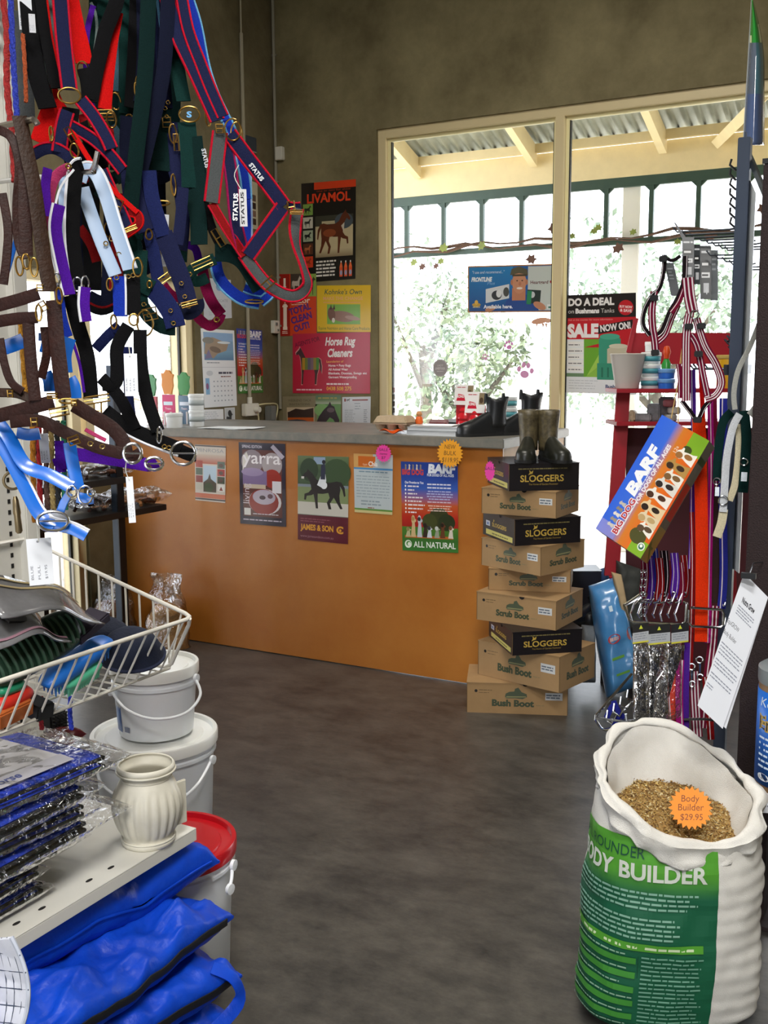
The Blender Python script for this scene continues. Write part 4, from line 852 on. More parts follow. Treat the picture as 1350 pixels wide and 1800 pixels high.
# chair behind the counter
t = thing('office_chair', (-3.3, 5.6, 0), 'black office chair whose rounded backrest shows over the counter', 'chair')
cb = PY(523, 762, 5.50); bk = mat('black_upholstery', '#22252b', .8); a = MB()
def chair_back(u, v):
    th = 2 * math.pi * u; ph = math.pi * v; return V((cb.x + .25 * math.sin(ph) * math.cos(th), cb.y + .05 * math.sin(ph) * math.sin(th), cb.z - .10 + .19 * math.cos(ph)))
a.grid(chair_back, 28, 14, bk, closed_u=True); a.build('backrest', t, smooth=80)
a = MB(); a.box((cb.x, cb.y + .14, .52), (.44, .24, .08), bk); a.build('seat', t, bevel=.02)
a = MB(); a.box((cb.x, cb.y + .05, cb.z - .38), (.06, .02, .5), mat('black_steel', '#1c1e20', .4, .6)); a.build('back_support', t)
a = MB(); a.tube([(cb.x, cb.y + .12, .1), (cb.x, cb.y + .12, .48)], .025, mat('black_steel'), 12); a.build('post', t)
for k in range(5):
    a = MB(); an = R(72 * k + 18); a.tube([(cb.x, cb.y + .12, .12), (cb.x + .2 * math.cos(an), cb.y + .12 + .2 * math.sin(an), .06)], [.022, .014], mat('black_steel'), 8); a.build('base_arm', t)
    a = MB(); a.torus((cb.x + .2 * math.cos(an), cb.y + .12 + .2 * math.sin(an), .027), (math.sin(an), -math.cos(an), 0), .017, .010, mat('black_steel'), 12, 6); a.build('caster', t)
# egg carton
pulp = mat('egg_carton_pulp', '#a08c74', .95, n=.12, ns=60, bump=.3, bs=120); pl2 = mat('egg_carton_lid', '#b5a083', .9, n=.08, ns=60)
q = PY(688, 766, 4.46); t = thing('egg_carton', (q.x, 4.5, CZ), 'grey-brown egg carton near the counter edge beside the price list', 'carton')
a = MB(); w, d = .19, .12
for i in range(3):
    for j in range(2): a.lathe([(.018, 0), (.024, .012), (.031, .03)], (q.x - .064 + i * .064, 4.50 - .03 + j * .06, CZ + .016), pulp, 14)
a.box((q.x, 4.5, CZ + .046), (w, d, .006), pulp); a.build('tray', t)
a = MB(); z0 = CZ + .05
a.hexa([(q.x - w / 2, 4.5 - d / 2, z0), (q.x + w / 2, 4.5 - d / 2, z0), (q.x + w / 2, 4.5 + d / 2, z0), (q.x - w / 2, 4.5 + d / 2, z0)], [(q.x - w / 2 + .018, 4.5 - d / 2 + .016, z0 + .034), (q.x + w / 2 - .018, 4.5 - d / 2 + .016, z0 + .034), (q.x + w / 2 - .018, 4.5 + d / 2 - .016, z0 + .034), (q.x - w / 2 + .018, 4.5 + d / 2 - .016, z0 + .034)], pl2); a.build('lid', t, bevel=.004)
a = MB(); a.grid(lambda u, v: V((q.x - .03 + .11 * u, 4.39 + .06 * v, CZ + .006 + .012 * math.sin(u * 7) * math.sin(3 * v + 1) + .008)), 14, 6, mat('orange_plastic_wrap', '#e2581a', .35)); tag(a.build('orange_wrapper', solid=.001), 'crumpled orange wrapper lying under the front of the egg carton', 'wrapper')
# books / catalogues
q = PY(765, 772, 4.36); bx, by = q.x, 4.48
for i, (dx, w_, d_, h_, rz, cc, lb) in enumerate(((.0, .27, .2, .022, -3, '#cfd3d6', 'thick pale catalogue, bottom of the stack by the boots'), (-.005, .26, .19, .016, 2, '#b9bec4', 'grey catalogue in the middle of the stack by the boots'), (-.03, .21, .15, .006, 10, '#e3ddd6', 'thin booklet lying on top of the catalogues'))):
    z = CZ + (0, .023, .040)[i]; t = thing('catalogue', (bx + dx, by, z), lb, 'book', 'catalogues lying on the counter')
    M = Matrix.Rotation(R(rz), 3, 'Z'); a = MB(); a.box((bx - .03 + dx, by, z + h_ / 2), (w_ - .006, d_ - .006, h_ - .002), mat('book_pages', '#c9ccd0', .8, n=.08, ns=300, stretch=(1, 1, 30)), M); a.build('pages', t)
    for zz, nm in ((z + .0006, 'back_cover'), (z + h_ - .0006, 'front_cover')):
        a = MB(); a.box((bx - .03 + dx, by, zz), (w_, d_, .001), mat('cover_' + cc[1:], cc, .35), M); a.build(nm, t)
# orange squeaky toy, small packets
q = PY(745, 747, 4.55); zz = CZ + .047
t = thing('orange_toy', (q.x, 4.5, zz), 'small orange toy figure with a tan head standing on the booklet', 'toy')
a = MB(); a.lathe([(.017, 0), (.02, .01), (.017, .03), (.012, .036)], (q.x, 4.5, zz), mat('orange_vinyl', '#e0641f', .4), 14); a.build('toy_body', t)
a = MB(); a.lathe([(0, 0), (.012, .004), (.016, .014), (.010, .026), (0, .028)], (q.x, 4.5, zz + .034), mat('tan_vinyl', '#c98f5a', .5), 14); a.build('head', t)
for i, (x, cc, lb) in enumerate(((762, '#7a3138', 'dark red packet lying behind the orange toy'), (776, '#33363c', 'black packet lying against the dark red packet'), (789, '#d6dadb', 'white packet lying beside the black packet'))):
    q = PY(x, 748, 4.74); a = MB(); M = Matrix.Rotation(R(20 - 30 * i), 3, 'Z') @ Matrix.Rotation(R(14), 3, 'X'); a.box((q.x, 4.80 + .07 * i, CZ + .034), (.10, .07, .022), mat('packet_' + cc[1:], cc, .3, n=.3, ns=30), M); tag(a.build('packet', bevel=.006), lb, 'packet', 'packets lying behind the catalogues')
# red rubber toys on header cards
red_r = mat('red_rubber', '#d21f2c', .25, coat=.3)
for i, (x, yb, ht, Y, lb) in enumerate(((818, 762, .19, 4.80, 'taller red rubber dog toy on a white header card, left of the pair'), (838, 764, .16, 4.62, 'shorter red rubber dog toy on a white header card, right of the pair'))):
    q = PY(x, 745, Y); t = thing('rubber_dog_toy', (q.x, Y, CZ), lb, 'toy', 'red rubber toys behind the boots')
    s = ht / .19; a = MB(); a.lathe([(.030, 0), (.042, .008), (.046, .03), (.036, .05), (.042, .062), (.037, .078), (.028, .09), (.032, .10), (.024, .115), (0, .122)], (q.x, Y, CZ), red_r, 24); a.build('toy_body', t)
    a = MB(); a.lathe([(.0, 0), (.011, 0), (.011, .003), (0, .003)], (q.x + .0, Y - .045, CZ + .028), mat('dark_hole'), 12, axis=(0, -1, 0)); a.build('hole', t)
    p = Print(.105, .10); p.rect(0, 0, .105, .10, '#e9e6e4'); p.poly([(0, 0), (.05, 0), (.04, .03), (.008, .035)], '#c4203a', .012, .02); p.text('KONG', .016, .036, .013, '#e9e6e4', w=.036, bold=.04); p.rect(.07, .04, .03, .055, '#8a7a5e'); p.ell(.083, .06, .01, .014, '#4d3a2a'); p.lines(.012, .085, .05, 1, .01, '#b03040')
    z1 = CZ + ht - .06; sheet(p, lambda x_, y_, z_: V((q.x - .052 + x_ , Y - .028 + y_ * .2 - z_, z1 + y_)), '#e9e6e4').build('header_card', t, fix=False)
    a = MB(); a.box((q.x, Y - .004, CZ + ht * .45), (.098, .004, ht * .8), mat('red_card', '#c2202e', .4)); a.build('backing_card', t)
for i, (x, Y, lb) in enumerate(((892, 4.95, 'clear tub with a teal label behind the boots'),)):
    for k in range(3): tub((PY(x, 740, Y).x, Y, CZ + k * .056), .05, .055, ('lowest', 'middle', 'topmost')[k] + ' of three pale tubs with teal labels stacked behind the boots', lidc='#dfe6e8', body='#d5dee2', bands=((.2, .65, '#4f9aa5'),), group='stacked pale tubs behind the boots')
# ================================================================== left display unit (white gondola)
white_st = mat('white_powder_coat', '#d3d1c9', .35, n=.03, ns=6); slot_m = mat('dark_hole'); wire_w = mat('white_wire', '#dedad0', .35)
chrome = mat('chrome_wire', '#b9bcc0', .18, 1.0); brass = mat('brass_fitting', '#a88443', .3, 1.0); steelr = mat('nickel_fitting', '#c9c9cb', .2, 1.0)
GX = -1.86; SX = -1.405; SY1 = 1.675; SZ = .5
gon = thing('display_unit', (GX, .6, 0), 'white perforated steel display unit with a shelf along the left', 'shelf unit')
a = MB(); ybox(a, GX - .03, GX, -.9, 1.665, .04, 2.5, white_st); a.build('back_panel', gon, bevel=.002)
for y in (1.66, .75, -.2):
    a = MB(); ybox(a, GX - .05, GX + .025, y - .025, y + .015, 0, 2.52, white_st); a.build('upright', gon, bevel=.003)
a = MB(); sl = []
for i in range(26):
    for j in range(9): a.box((GX + .0008, 1.61 - j * .048, .66 + i * .0245 + (.3 if 0 else 0)), (.0012, .007, .010), slot_m)
part(a, 'panel_hole', gon, kind='stuff', fix=False)
a = MB(); t_ = .028
ybox(a, GX + .001, SX, -.9, SY1, SZ - .003, SZ, white_st); ybox(a, SX - .0025, SX, -.9, SY1, SZ - t_, SZ - .003, white_st); ybox(a, GX + .02, SX - .003, SY1 - .0025, SY1, SZ - t_, SZ - .003, white_st)
sh = a.build('shelf_board', gon, bevel=.001)
for k in range(12):
    a = MB(); a.lathe([(0, 0), (.0042, 0), (.0042, .0004), (0, .0004)], (SX - .035, 1.57 - k * .09 - (.03 if k % 2 else 0), SZ + .0002), slot_m, 12, sx=2.1, x=V((0, 1, 0))); a.build('slot', sh)
a = MB(); ybox(a, GX, SX - .02, -.9, SY1 - .01, .05, .07, white_st); ybox(a, SX - .04, SX - .02, -.9, SY1 - .01, 0, .07, white_st); a.build('base_shelf', gon)
# arms that carry the halters
def arm(T):
    """hook arm from the back panel out to T, tip turned up"""
    y_ = min(T.y - .02, 1.60); a = MB(); a.tube([(GX, y_, T.z), (GX + .12, y_, T.z), (T.x - .02, T.y, T.z), (T.x + .015, T.y, T.z), (T.x + .03, T.y, T.z + .03)], .0045, steelr, 8, 3); a.build('arm', gon)
    a = MB(); a.box((GX + .004, y_, T.z), (.008, .05, .04), steelr); a.build('arm_bracket', gon)
a = MB(); q = PD(4, 221, 1.66); q2 = PD(50, 212, 1.6); q3 = PD(66, 219, 1.59); a.tube([V((GX, q.y + .05, q.z)), q, q2, PD(60, 211, 1.59), q3], .005, mat('bronze_wire', '#7d766c', .3, .9), 8, 3); a.build('arm', gon)

# ---- wire basket
bk_ = thing('wire_basket', PY(340, 1085, 1.66), 'white wire basket of brushes with a sloping rim', 'basket')
RF = PY(340, 1085, 1.64); BF = PY(298, 1174, 1.64); RB = PY(88, 938, 1.64); RB = V((GX + .01, 1.64, PX(88, 938, GX + .01).z)); BB = V((GX + .01, 1.64, BF.z + .0))
Y0 = -.4
def yv(p, y): return V((p.x, y, p.z))
a = MB()
cr = (RF - RB).normalized(); k = .022
rim = [yv(RB, Y0), RB, RF - cr * k, RF - cr * .006 + V((0, -.006, 0)), RF + V((0, -k, 0)), yv(RF, Y0)]
a.tube(rim, .0045, wire_w, 10, 1); a.build('rim', bk_, smooth=80)
dn = (BF - RF).normalized()
a = MB(); a.tube([RF + V((0, -.012, 0)), RF + dn * .02 + V((0, -.004, 0)), BF - dn * .012, BF + V((-.012, 0, 0))], .0042, wire_w, 8); a.build('corner_wire', bk_)
n = 34
for i in range(n):    # front wires, bending under the floor
    y = 1.61 - i * .0365; f = yv(RF, y); b = yv(BF, y)
    a = MB(); a.tube([f, b + V((0, 0, 0)), b + V((-.035, 0, .0)), V((BB.x, y, BF.z))], .0024, wire_w, 6); a.build('front_wire', bk_)
for i in range(12):   # end wires
    t0 = (i + .8) / 12.6; tp = RB.lerp(RF, t0); bt = V((tp.x, 1.64, max(BF.z, 0) + 0)); bt.x = min(tp.x, BF.x); 
    a = MB(); a.tube([tp, V((bt.x, 1.64, BF.z))], .0024, wire_w, 6); a.build('end_wire', bk_)
for (p, q) in ((BF, BF), (BB, BB)):
    a = MB(); a.tube([p, yv(p, Y0)], .0035, wire_w, 6); a.build('floor_wire', bk_)
a = MB(); a.tube([BF, BB], .0035, wire_w, 6); a.build('floor_wire', bk_)
for i in range(5):
    x_ = BB.x + (BF.x - BB.x) * (i + 1) / 6; a = MB(); a.tube([(x_, 1.64, BF.z - .002), (x_, Y0, BF.z - .002)], .0024, wire_w, 6); a.build('floor_wire', bk_)

# ---- what lies in the basket
def Bp(x, y, d): return PX(x, y, -1.455 - (d - 1.66) * .06)
def slab(pa, pb, w, h, m, nrm, bevel=.004):
    """bar from pa to pb, width w, height h, top face along nrm"""
    pa, pb = V(pa), V(pb); t = (pb - pa).normalized(); n_ = (nrm - t * nrm.dot(t)).normalized(); s_ = t.cross(n_)
    a = MB(); lo = [pa + s_ * w / 2, pb + s_ * w / 2, pb - s_ * w / 2, pa - s_ * w / 2]; a.hexa(lo, [q + n_ * h for q in lo], m); return a, t, n_, s_
def brush(pa, pb, w, h, col, bcol, label, nrm=V((.3, -.3, .9)), name='grooming_brush', br=9, oval=True, ridges=False):
    pa, pb = V(pa), V(pb); t = (pb - pa); L = t.length; t.normalize(); n_ = (nrm - t * nrm.dot(t)).normalized(); s_ = t.cross(n_); c = (pa + pb) / 2
    root = thing(name, c, label, 'brush', 'grooming brushes in the wire basket'); a = MB(); m = mat('brush_' + col[1:], col, .4, bump=.1, bs=50)
    def f(u, v):
        th = 2 * math.pi * u; ph = math.pi * v; e = .55
        sg = lambda x: math.copysign(abs(x) ** e, x)
        return c + t * (L / 2 * sg(math.cos(th)) * math.sin(ph) ** .4 if 0 < v < 1 else 0) + s_ * (w / 2 * sg(math.sin(th)) * math.sin(ph) ** .4 if 0 < v < 1 else 0) + n_ * (h / 2 * math.cos(ph))
    a.grid(f, 28, 8, m, closed_u=True); a.build('brush_back', root, smooth=60)
    bm_ = mat('bristle_' + bcol[1:], bcol, .6)
    if ridges:
        for i in range(14):
            k = (i + 1) / 15; ww = w * .42 * math.sin(math.pi * min(max(k, .12), .88)) ** .4; p = c + t * (L * (k - .5))
            a = MB(); a.tube([p - s_ * ww + n_ * h * .44, p - s_ * ww * .5 + n_ * h * .62, p + s_ * ww * .5 + n_ * h * .62, p + s_ * ww + n_ * h * .44], .0032, bm_, 6, 3); a.build('ridge', root)
    else:
        a = MB()
        for i in range(br * 2):
            for j in range(4):
                p = c + t * (L * .42 * (2 * (i + .5) / (br * 2) - 1)) + s_ * (w * .38 * (2 * (j + .5) / 4 - 1)); a.tube([p - n_ * h * .3, p - n_ * (h * .5 + .016)], [.0028, .0014], bm_, 5)
        part(a, 'bristle_rows', root, kind='stuff', fix=False)
    return root
brush(Bp(-25, 1185, 1.66), Bp(138, 1094, 1.78), .085, .035, '#1f3a2c', '#2b4a38', 'long dark green ribbed rubber brush in the wire basket', ridges=True, nrm=CAM - Bp(60, 1130, 1.7))
brush(Bp(75, 1205, 1.72), Bp(192, 1122, 1.80), .05, .03, '#1d6fd0', '#2a80e0', 'bright blue plastic brush in the wire basket')
brush(Bp(105, 1205, 1.76), Bp(172, 1162, 1.81), .045, .022, '#5fd0a6', '#7adcb8', 'mint green brush with soft bristles at the basket front')
brush(Bp(-20, 1240, 1.68), Bp(50, 1210, 1.72), .05, .028, '#c92c20', '#d83a28', 'red bristled brush at the left front of the basket')
brush(Bp(-10, 1215, 1.66), Bp(38, 1196, 1.7), .04, .02, '#1f8a66', '#2a9a74', 'small teal green brush at the left of the basket')
def cap(c, r, hgt, label, col, dirv):
    root = thing('navy_brush_pad', c, label, 'brush pad', 'navy pads at the right end of the basket'); c = V(c); x_, y_, z_ = frame_from(V((.25, -.35, .9)), V(dirv)); a = MB()
    def f(u, v):
        th = 2 * math.pi * u; q = v
        return c + x_ * (r * math.cos(th) * q ** .6) + y_ * (r * .8 * math.sin(th) * q ** .6) + z_ * (hgt * (1 - q ** 2.6))
    a.grid(f, 30, 9, mat('navy_cloth', '#131c33', .85, n=.2, ns=40, bump=.2, bs=200), closed_u=True); a.build('pad_top', root, smooth=80)
    a = MB(); a.tube([f(u / 30, 1) for u in range(30)], .004, mat('navy_binding', '#1b2340', .8), 6, closed=True); a.build('binding', root)
cap(PX(186, 1128, -1.53), .062, .05, 'left navy dome-shaped pad in the basket', '#131c33', (1, .3, 0))
cap(PX(232, 1150, -1.455), .066, .055, 'right navy dome-shaped pad nearest the basket corner', '#131c33', (1, .5, 0))
a, t, n_, s_ = slab(Bp(125, 1130, 1.80), Bp(178, 1085, 1.84), .05, .02, mat('dark_plum_block', '#2c2438', .7), V((.2, -.4, .9))); tag(a.build('sponge_block', bevel=.003), 'dark plum square block between the green and navy pads', 'sponge')
a, t, n_, s_ = slab(Bp(-20, 1278, 1.66), Bp(42, 1248, 1.7), .05, .03, mat('orange_brown_wood', '#b5622e', .5, n=.15, ns=20), V((.2, -.4, .9))); tag(a.build('wooden_block', bevel=.003), 'orange wooden brush block low in the basket corner', 'block')
a, t, n_, s_ = slab(Bp(45, 1262, 1.71), Bp(75, 1250, 1.73), .06, .03, mat('black_rubber', '#17181a', .6), V((.2, -.4, .9))); tag(a.build('rubber_block', bevel=.004), 'black rubber block beside the orange wooden block', 'block')
# clear packets with gold stripes
for i, (pa, pb, w, lb) in enumerate(((Bp(-30, 1050, 1.70), Bp(150, 1070, 1.86), .12, 'grey see-through packet with gold edge stripes at the back of the basket'), (Bp(-30, 1110, 1.64), Bp(95, 1105, 1.74), .10, 'smoky packet with pink edge in the basket, nearer the front'))):
    n0 = V((.35, -.25, .8)); t = (pb - pa).normalized(); n0 = (n0 - t * n0.dot(t)).normalized(); s0 = t.cross(n0); L = (pb - pa).length
    root = thing('clear_packet', (pa + pb) / 2, lb, 'packet', 'see-through packets in the basket')
    a = MB(); a.grid(lambda u, v: pa + t * (L * u) + s0 * (w * (v - .5)) + n0 * (.018 * math.sin(math.pi * u) + .006 * math.sin(9 * u + 4 * v)), 16, 8, mat('smoky_film', '#77777a', .12, n=.3, ns=9, coat=.4)); a.build('packet_face', root, solid=.003)
    for v in (.12, .3) if i == 0 else (.85,):
        a = MB(); a.ribbon([pa + t * (L * u / 8) + s0 * (w * (v - .5)) + n0 * (.004 + .018 * math.sin(math.pi * u / 8) + .006 * math.sin(9 * u / 8 + 4 * v)) for u in range(9)], .006, .0012, mat('gold_stripe', '#cdb98a', .3, .4) if i == 0 else mat('pink_stripe', '#a07a88', .4), nrm=lambda P: n0, k=2); a.build('stripe', root)
    if i == 1:
        a = MB(); a.box(pa + t * .07 + n0 * .02 - s0 * .02, (.05, .05, .004), mat('dark_label', '#17181c', .5), Matrix((t, s0, n0)).transposed()); a.build('label', root)
# price tags
def tagcard(x0, y0, x1, y1, d, label, txt=(), rot=0, string=None, col='#e2e6ee', holder='price_tag', vert=True, big=None):
    c = PD((x0 + x1) / 2, (y0 + y1) / 2, d); w = (x1 - x0) * d / FPX; h = (y1 - y0) * d / FPX
    N = (CAM - c).normalized(); N = (N + V((rnd.uniform(-.2, .2), rnd.uniform(-.2, .2), 0))).normalized(); U = V((0, 0, 1)).cross(N).normalized(); Vv = N.cross(U); M = Matrix.Rotation(R(rot), 3, N); U = M @ U; Vv = M @ Vv
    p = Print(w, h); p.rect(0, 0, w, h, col)
    if big: p.text(big[0], w * .62, h * .06, w * .42, big[1], w=h * .86, rot=90, bold=.03) if vert else None
    else:
        for k, tx in enumerate(('$19.95', 'FULL', 'BLUE')[:3]): p.text(tx, w * (.75 - .28 * k), h * .12, w * .1, '#5b6070', w=h * .3, rot=90)
        p.ell(w * .45, h * .93, w * .05, w * .05, '#8a8d95')
    fn = lambda x, y, z: c + U * (x - w / 2) + Vv * (y - h / 2) + N * z
    root = thing(holder, c, label, 'tag'); sheet(p, fn, col, .0008).build('card', root, fix=False)
    if string: a = MB(); a.tube([c + Vv * h * .43 + N * .002] + [PD(x, y, d) for x, y in string], .0008, mat('tag_string', '#cfcfc6', .6), 5, 4); a.build('string', root)
    return root
tagcard(50, 946, 92, 1028, 1.66, 'large white price tag hanging at the back of the wire basket', string=[(66, 925), (78, 918)], rot=2)
tagcard(219, 622, 242, 696, 1.69, 'white price tag between the two black straps in front of the side window', rot=0, string=[(226, 605)])
tagcard(224, 838, 236, 919, 1.60, 'narrow white tag hanging on a string from the round buckle of the brown halter', string=[(221, 828), (222, 812)], rot=2)
tagcard(70, 762, 86, 814, 1.72, 'small pale tag among the ropes behind the blue halter', rot=2)
tagcard(421, 334, 434, 397, 1.90, 'white tag lettered STATUS on the navy halter with red edges', rot=1, string=[(412, 310), (420, 290)], big=('STATUS', '#23242c'), col='#dfe0e4')
tagcard(33, -6, 56, 50, 1.9, 'pale tag at the top left corner behind the ropes', rot=0)
tagcard(51, 26, 62, 56, 1.86, 'small pale tag between black straps, top left', rot=4)
tagcard(288, 378, 296, 428, 1.98, 'slim white tag among the navy halters', rot=-3)
tagcard(284, 438, 292, 468, 2.02, 'tiny white tag lowest among the navy halters', rot=-3)

# ================================================================== halters
WB = {'navy': '#1c2040', 'dnavy': '#12162a', 'green': '#0f2f2c', 'dgreen': '#0a2221', 'black': '#0e0e10', 'red': '#c4100f', 'dred': '#7d0f12', 'maroon': '#8b1648', 'royal': '#1a34a0', 'blue': '#1268cf',
      'lblue': '#6aa6cf', 'steel': '#8ea6c6', 'purple': '#4a1590', 'brown': '#2a120d', 'brown2': '#2e1c12', 'pink': '#b33c6a', 'white': '#dfe2ea', 'grey': '#4b4f50', 'sage': '#5f6f6d', 'amber': '#b57a1e', 'bluen': '#1b2350', 'crim': '#b3122a', 'plaid': '#3c5a68'}
def wm(k):
    c = WB[k]
    if k in ('blue',): return mat('pvc_strap_' + k, c, .25, coat=.3)
    if k in ('brown', 'brown2'): return mat('leather_strap_' + k, c, .5, n=.25, ns=60, bump=.15, bs=200, spec=.18)
    if k in ('white', 'steel'): return mat('lined_strap_' + k, c, .4)
    return mat('webbing_' + k, c, .85, n=.22, ns=500, bump=.35, bs=700, spec=.1)
eye = mat('eyelet_brass', '#b99c60', .25, 1.0)
def halter(label, d, straps, rings=(), eyelets=(), letters=(), name='horse_halter', cat='halter', group=None):
    x0, y0 = straps[0][4][0][:2]; root = thing(name, PD(x0, y0, d), label, cat, group)
    if y0 < 0: arm(PD(x0, -62, d)); straps = [(nm_, c_, e_, w_, ([(x0, -64), (q_[0][0], -34)] + q_[1:] if q_[0][1] < 0 else q_)) for nm_, c_, e_, w_, q_ in straps]
    elif 'lined in pale blue' in label or 'black leather' in label: arm(PD(150, 302, d + .004))
    for i, (nm, col, edge, w, pts) in enumerate(straps):
        P = []
        for j, q in enumerate(pts):
            dd = d + (q[2] if len(q) > 2 else 0) + .0015 * i; p = PD(q[0], q[1], dd); P.append((p.x, p.y, p.z, q[3] if len(q) > 3 else ((i * 37) % 30 - 15)))
        wd = w * (1.16 if w > 11 else 1) * d / FPX; a = MB(); a.ribbon(P, wd, .0032, wm(col), k=6); a.build(nm, root, fix=False, smooth=25)
        if edge:
            sides = (-1, 1) if not edge.endswith('+') and not edge.endswith('-') else ((1,) if edge.endswith('+') else (-1,)); ek = edge.strip('+-')
            Q = smooth_path(P, 6); E3 = [V(q[:3]) for q in Q]
            for s_ in sides:
                ln = []
                for j in range(len(Q)):
                    t = (E3[min(j + 1, len(Q) - 1)] - E3[max(j - 1, 0)]).normalized(); N = CAM - E3[j]; N = (N - t * N.dot(t)).normalized(); N = Matrix.Rotation(R(Q[j][3]), 3, t) @ N
                    ln.append(E3[j] + t.cross(N).normalized() * (s_ * wd * .5) + N * .0006)
                a = MB(); a.tube(ln, .0024 if w > 12 else .0018, wm(ek), 5); a.build('piping', root)
    for r_ in rings:
        x, y, rx, ry = r_[:4]; kind = r_[4] if len(r_) > 4 else 'o'; dd = d + (r_[5] if len(r_) > 5 else -.008); c = PD(x, y, dd); N = (CAM - c).normalized() + V((rnd.uniform(-.25, .25), rnd.uniform(-.25, .25), rnd.uniform(-.1, .1)))
        a = MB(); k = dd / FPX; mm = brass if kind in 'osb' else steelr
        if kind in 'oO': a.torus(c, N, ry * k, .0016, mm, 24, 8, sx=rx / ry, x=RT); nm = 'ring'
        elif kind == 'B':
            a.torus(c, CAM - c, ry * k, .0026, steelr, 28, 8, sx=rx / ry, x=RT); a.tube([c - RT * rx * k, c + RT * rx * k * .9 + (CAM - c).normalized() * .003], .0016, steelr, 6); nm = 'buckle'
        else:
            x_, y_, z_ = frame_from(N, RT); ang = R(r_[6]) if len(r_) > 6 else 0; ux = x_ * math.cos(ang) + y_ * math.sin(ang); uy = -x_ * math.sin(ang) + y_ * math.cos(ang)
            cs = [c + ux * (sx * rx * k) + uy * (sy * ry * k) for sx, sy in ((-1, -1), (1, -1), (1, 1), (-1, 1))]; a.tube(cs, .0016, mm, 6, closed=True); a.tube([c - ux * rx * k, c + ux * rx * k], .0012, mm, 6); nm = 'buckle'
        a.build(nm, root)
    for x, y in eyelets:
        c = PD(x, y, d - .004); a = MB(); a.torus(c, CAM - c, .0034, .0011, eye, 12, 6); a.build('eyelet', root)
    for txt, x, y, ang, hpx, wpx, col, ox in letters:
        p = Print(1, 1); k = d / FPX; p.text(txt, 0, 0, hpx * k, col, w=wpx * k, bold=.04, rot=ang); c = PD(x, y, d - .006); a = MB(); N = (CAM - c).normalized(); p.put(a, lambda q, r_, z: c + RT * q + UP * r_ + N * z, MT); a.build('lettering', root, fix=False)
    return root
H = halter
HG = 'halters hanging on the display unit'
# --- far layer: dark halters whose straps fill the upper middle
H('dark green halter with tartan strap, in the row behind the navy ones', 2.06, [('crown_strap', 'green', None, 22, [(222, -30), (222, 80), (222, 200)]), ('crown_strap', 'plaid', None, 12, [(212, -20), (207, 60), (203, 160)]), ('cheek_strap', 'green', None, 22, [(222, 200), (228, 260), (240, 330), (238, 420)]), ('cheek_strap', 'plaid', None, 15, [(196, 222), (212, 250), (212, 280)]), ('noseband', 'dgreen', None, 30, [(226, 400), (235, 450), (232, 500)]), ('throat_strap', 'dgreen', None, 26, [(175, 330), (215, 360), (250, 350)])], [(203, 178, 9, 14), (228, 216, 8, 14), (190, 205, 10, 6, 's')], group=HG)
H('black halter with navy lining hanging behind the tartan one', 2.02, [('crown_strap', 'black', None, 24, [(243, -30), (238, 90), (232, 190)]), ('crown_strap', 'dnavy', None, 20, [(250, -10), (252, 100), (246, 180)]), ('cheek_strap', 'dnavy', None, 24, [(226, 205), (224, 260), (228, 305)]), ('cheek_strap', 'navy', None, 20, [(247, 190), (256, 250), (266, 310)])], [(243, 145, 4, 10), (240, 160, 3, 14), (258, 180, 6, 14)], group=HG)
H('maroon webbing halter with its lower loop hanging below the green ones', 2.1, [('crown_strap', 'maroon', None, 9, [(268, -20), (263, 60), (257, 150), (264, 217)]), ('cheek_strap', 'maroon', None, 17, [(355, 470), (362, 505), (373, 531), (389, 553)]), ('noseband', 'maroon', None, 15, [(389, 551), (383, 564), (369, 573), (352, 562), (336, 543)]), ('throat_strap', 'purple', None, 12, [(330, 430), (345, 440), (352, 480)]), ('chin_strap', 'maroon', None, 12, [(288, 500), (300, 515), (322, 530)])], [(381, 562, 4, 4), (352, 490, 6, 4, 's')], group=HG)
H('navy halter hanging second from the right behind the lettered one', 2.0, [('crown_strap', 'dnavy', None, 24, [(270, -30), (272, 60), (274, 190)]), ('crown_strap', 'navy', None, 20, [(290, 0), (285, 90), (292, 190)]), ('cheek_strap', 'dgreen', None, 30, [(283, 170), (285, 230), (283, 300)]), ('noseband', 'dgreen', None, 16, [(205, 315), (250, 300), (290, 285)]), ('cheek_strap', 'navy', None, 22, [(300, 215), (300, 270), (318, 330)]), ('throat_strap', 'navy', None, 20, [(305, 235), (312, 300), (322, 380), (318, 440)])], [(278, 165, 3, 14), (304, 235, 6, 16), (293, 215, 7, 8, 's'), (310, 250, 4, 14, 's'), (228, 310, 14, 4), (305, 325, 4, 18), (284, 357, 14, 4)], [(290, 190), (293, 205), (280, 208), (295, 180)], group=HG)
H('navy halter with a thick eyeletted chin strap ending in a buckle', 1.93, [('crown_strap', 'dnavy', None, 22, [(296, -20), (288, 120), (262, 240), (247, 300)]), ('cheek_strap', 'navy', None, 34, [(232, 300), (238, 350), (262, 405)]), ('cheek_strap', 'bluen', None, 22, [(262, 300), (268, 350), (288, 415)]), ('noseband', 'navy', None, 28, [(287, 410), (305, 455), (322, 500), (330, 530)]), ('noseband', 'bluen', None, 20, [(262, 405), (270, 445), (278, 490)]), ('chin_strap', 'dnavy', None, 22, [(316, 538), (330, 550), (346, 540), (345, 528)]), ('throat_strap', 'navy', None, 17, [(322, 330), (318, 380), (312, 430)])], [(333, 534, 14, 4, 's', -.012, 14), (262, 412, 6, 9), (288, 490, 12, 5, 's', -.012, 35)], [(319, 498), (325, 521), (332, 538)], group=HG)
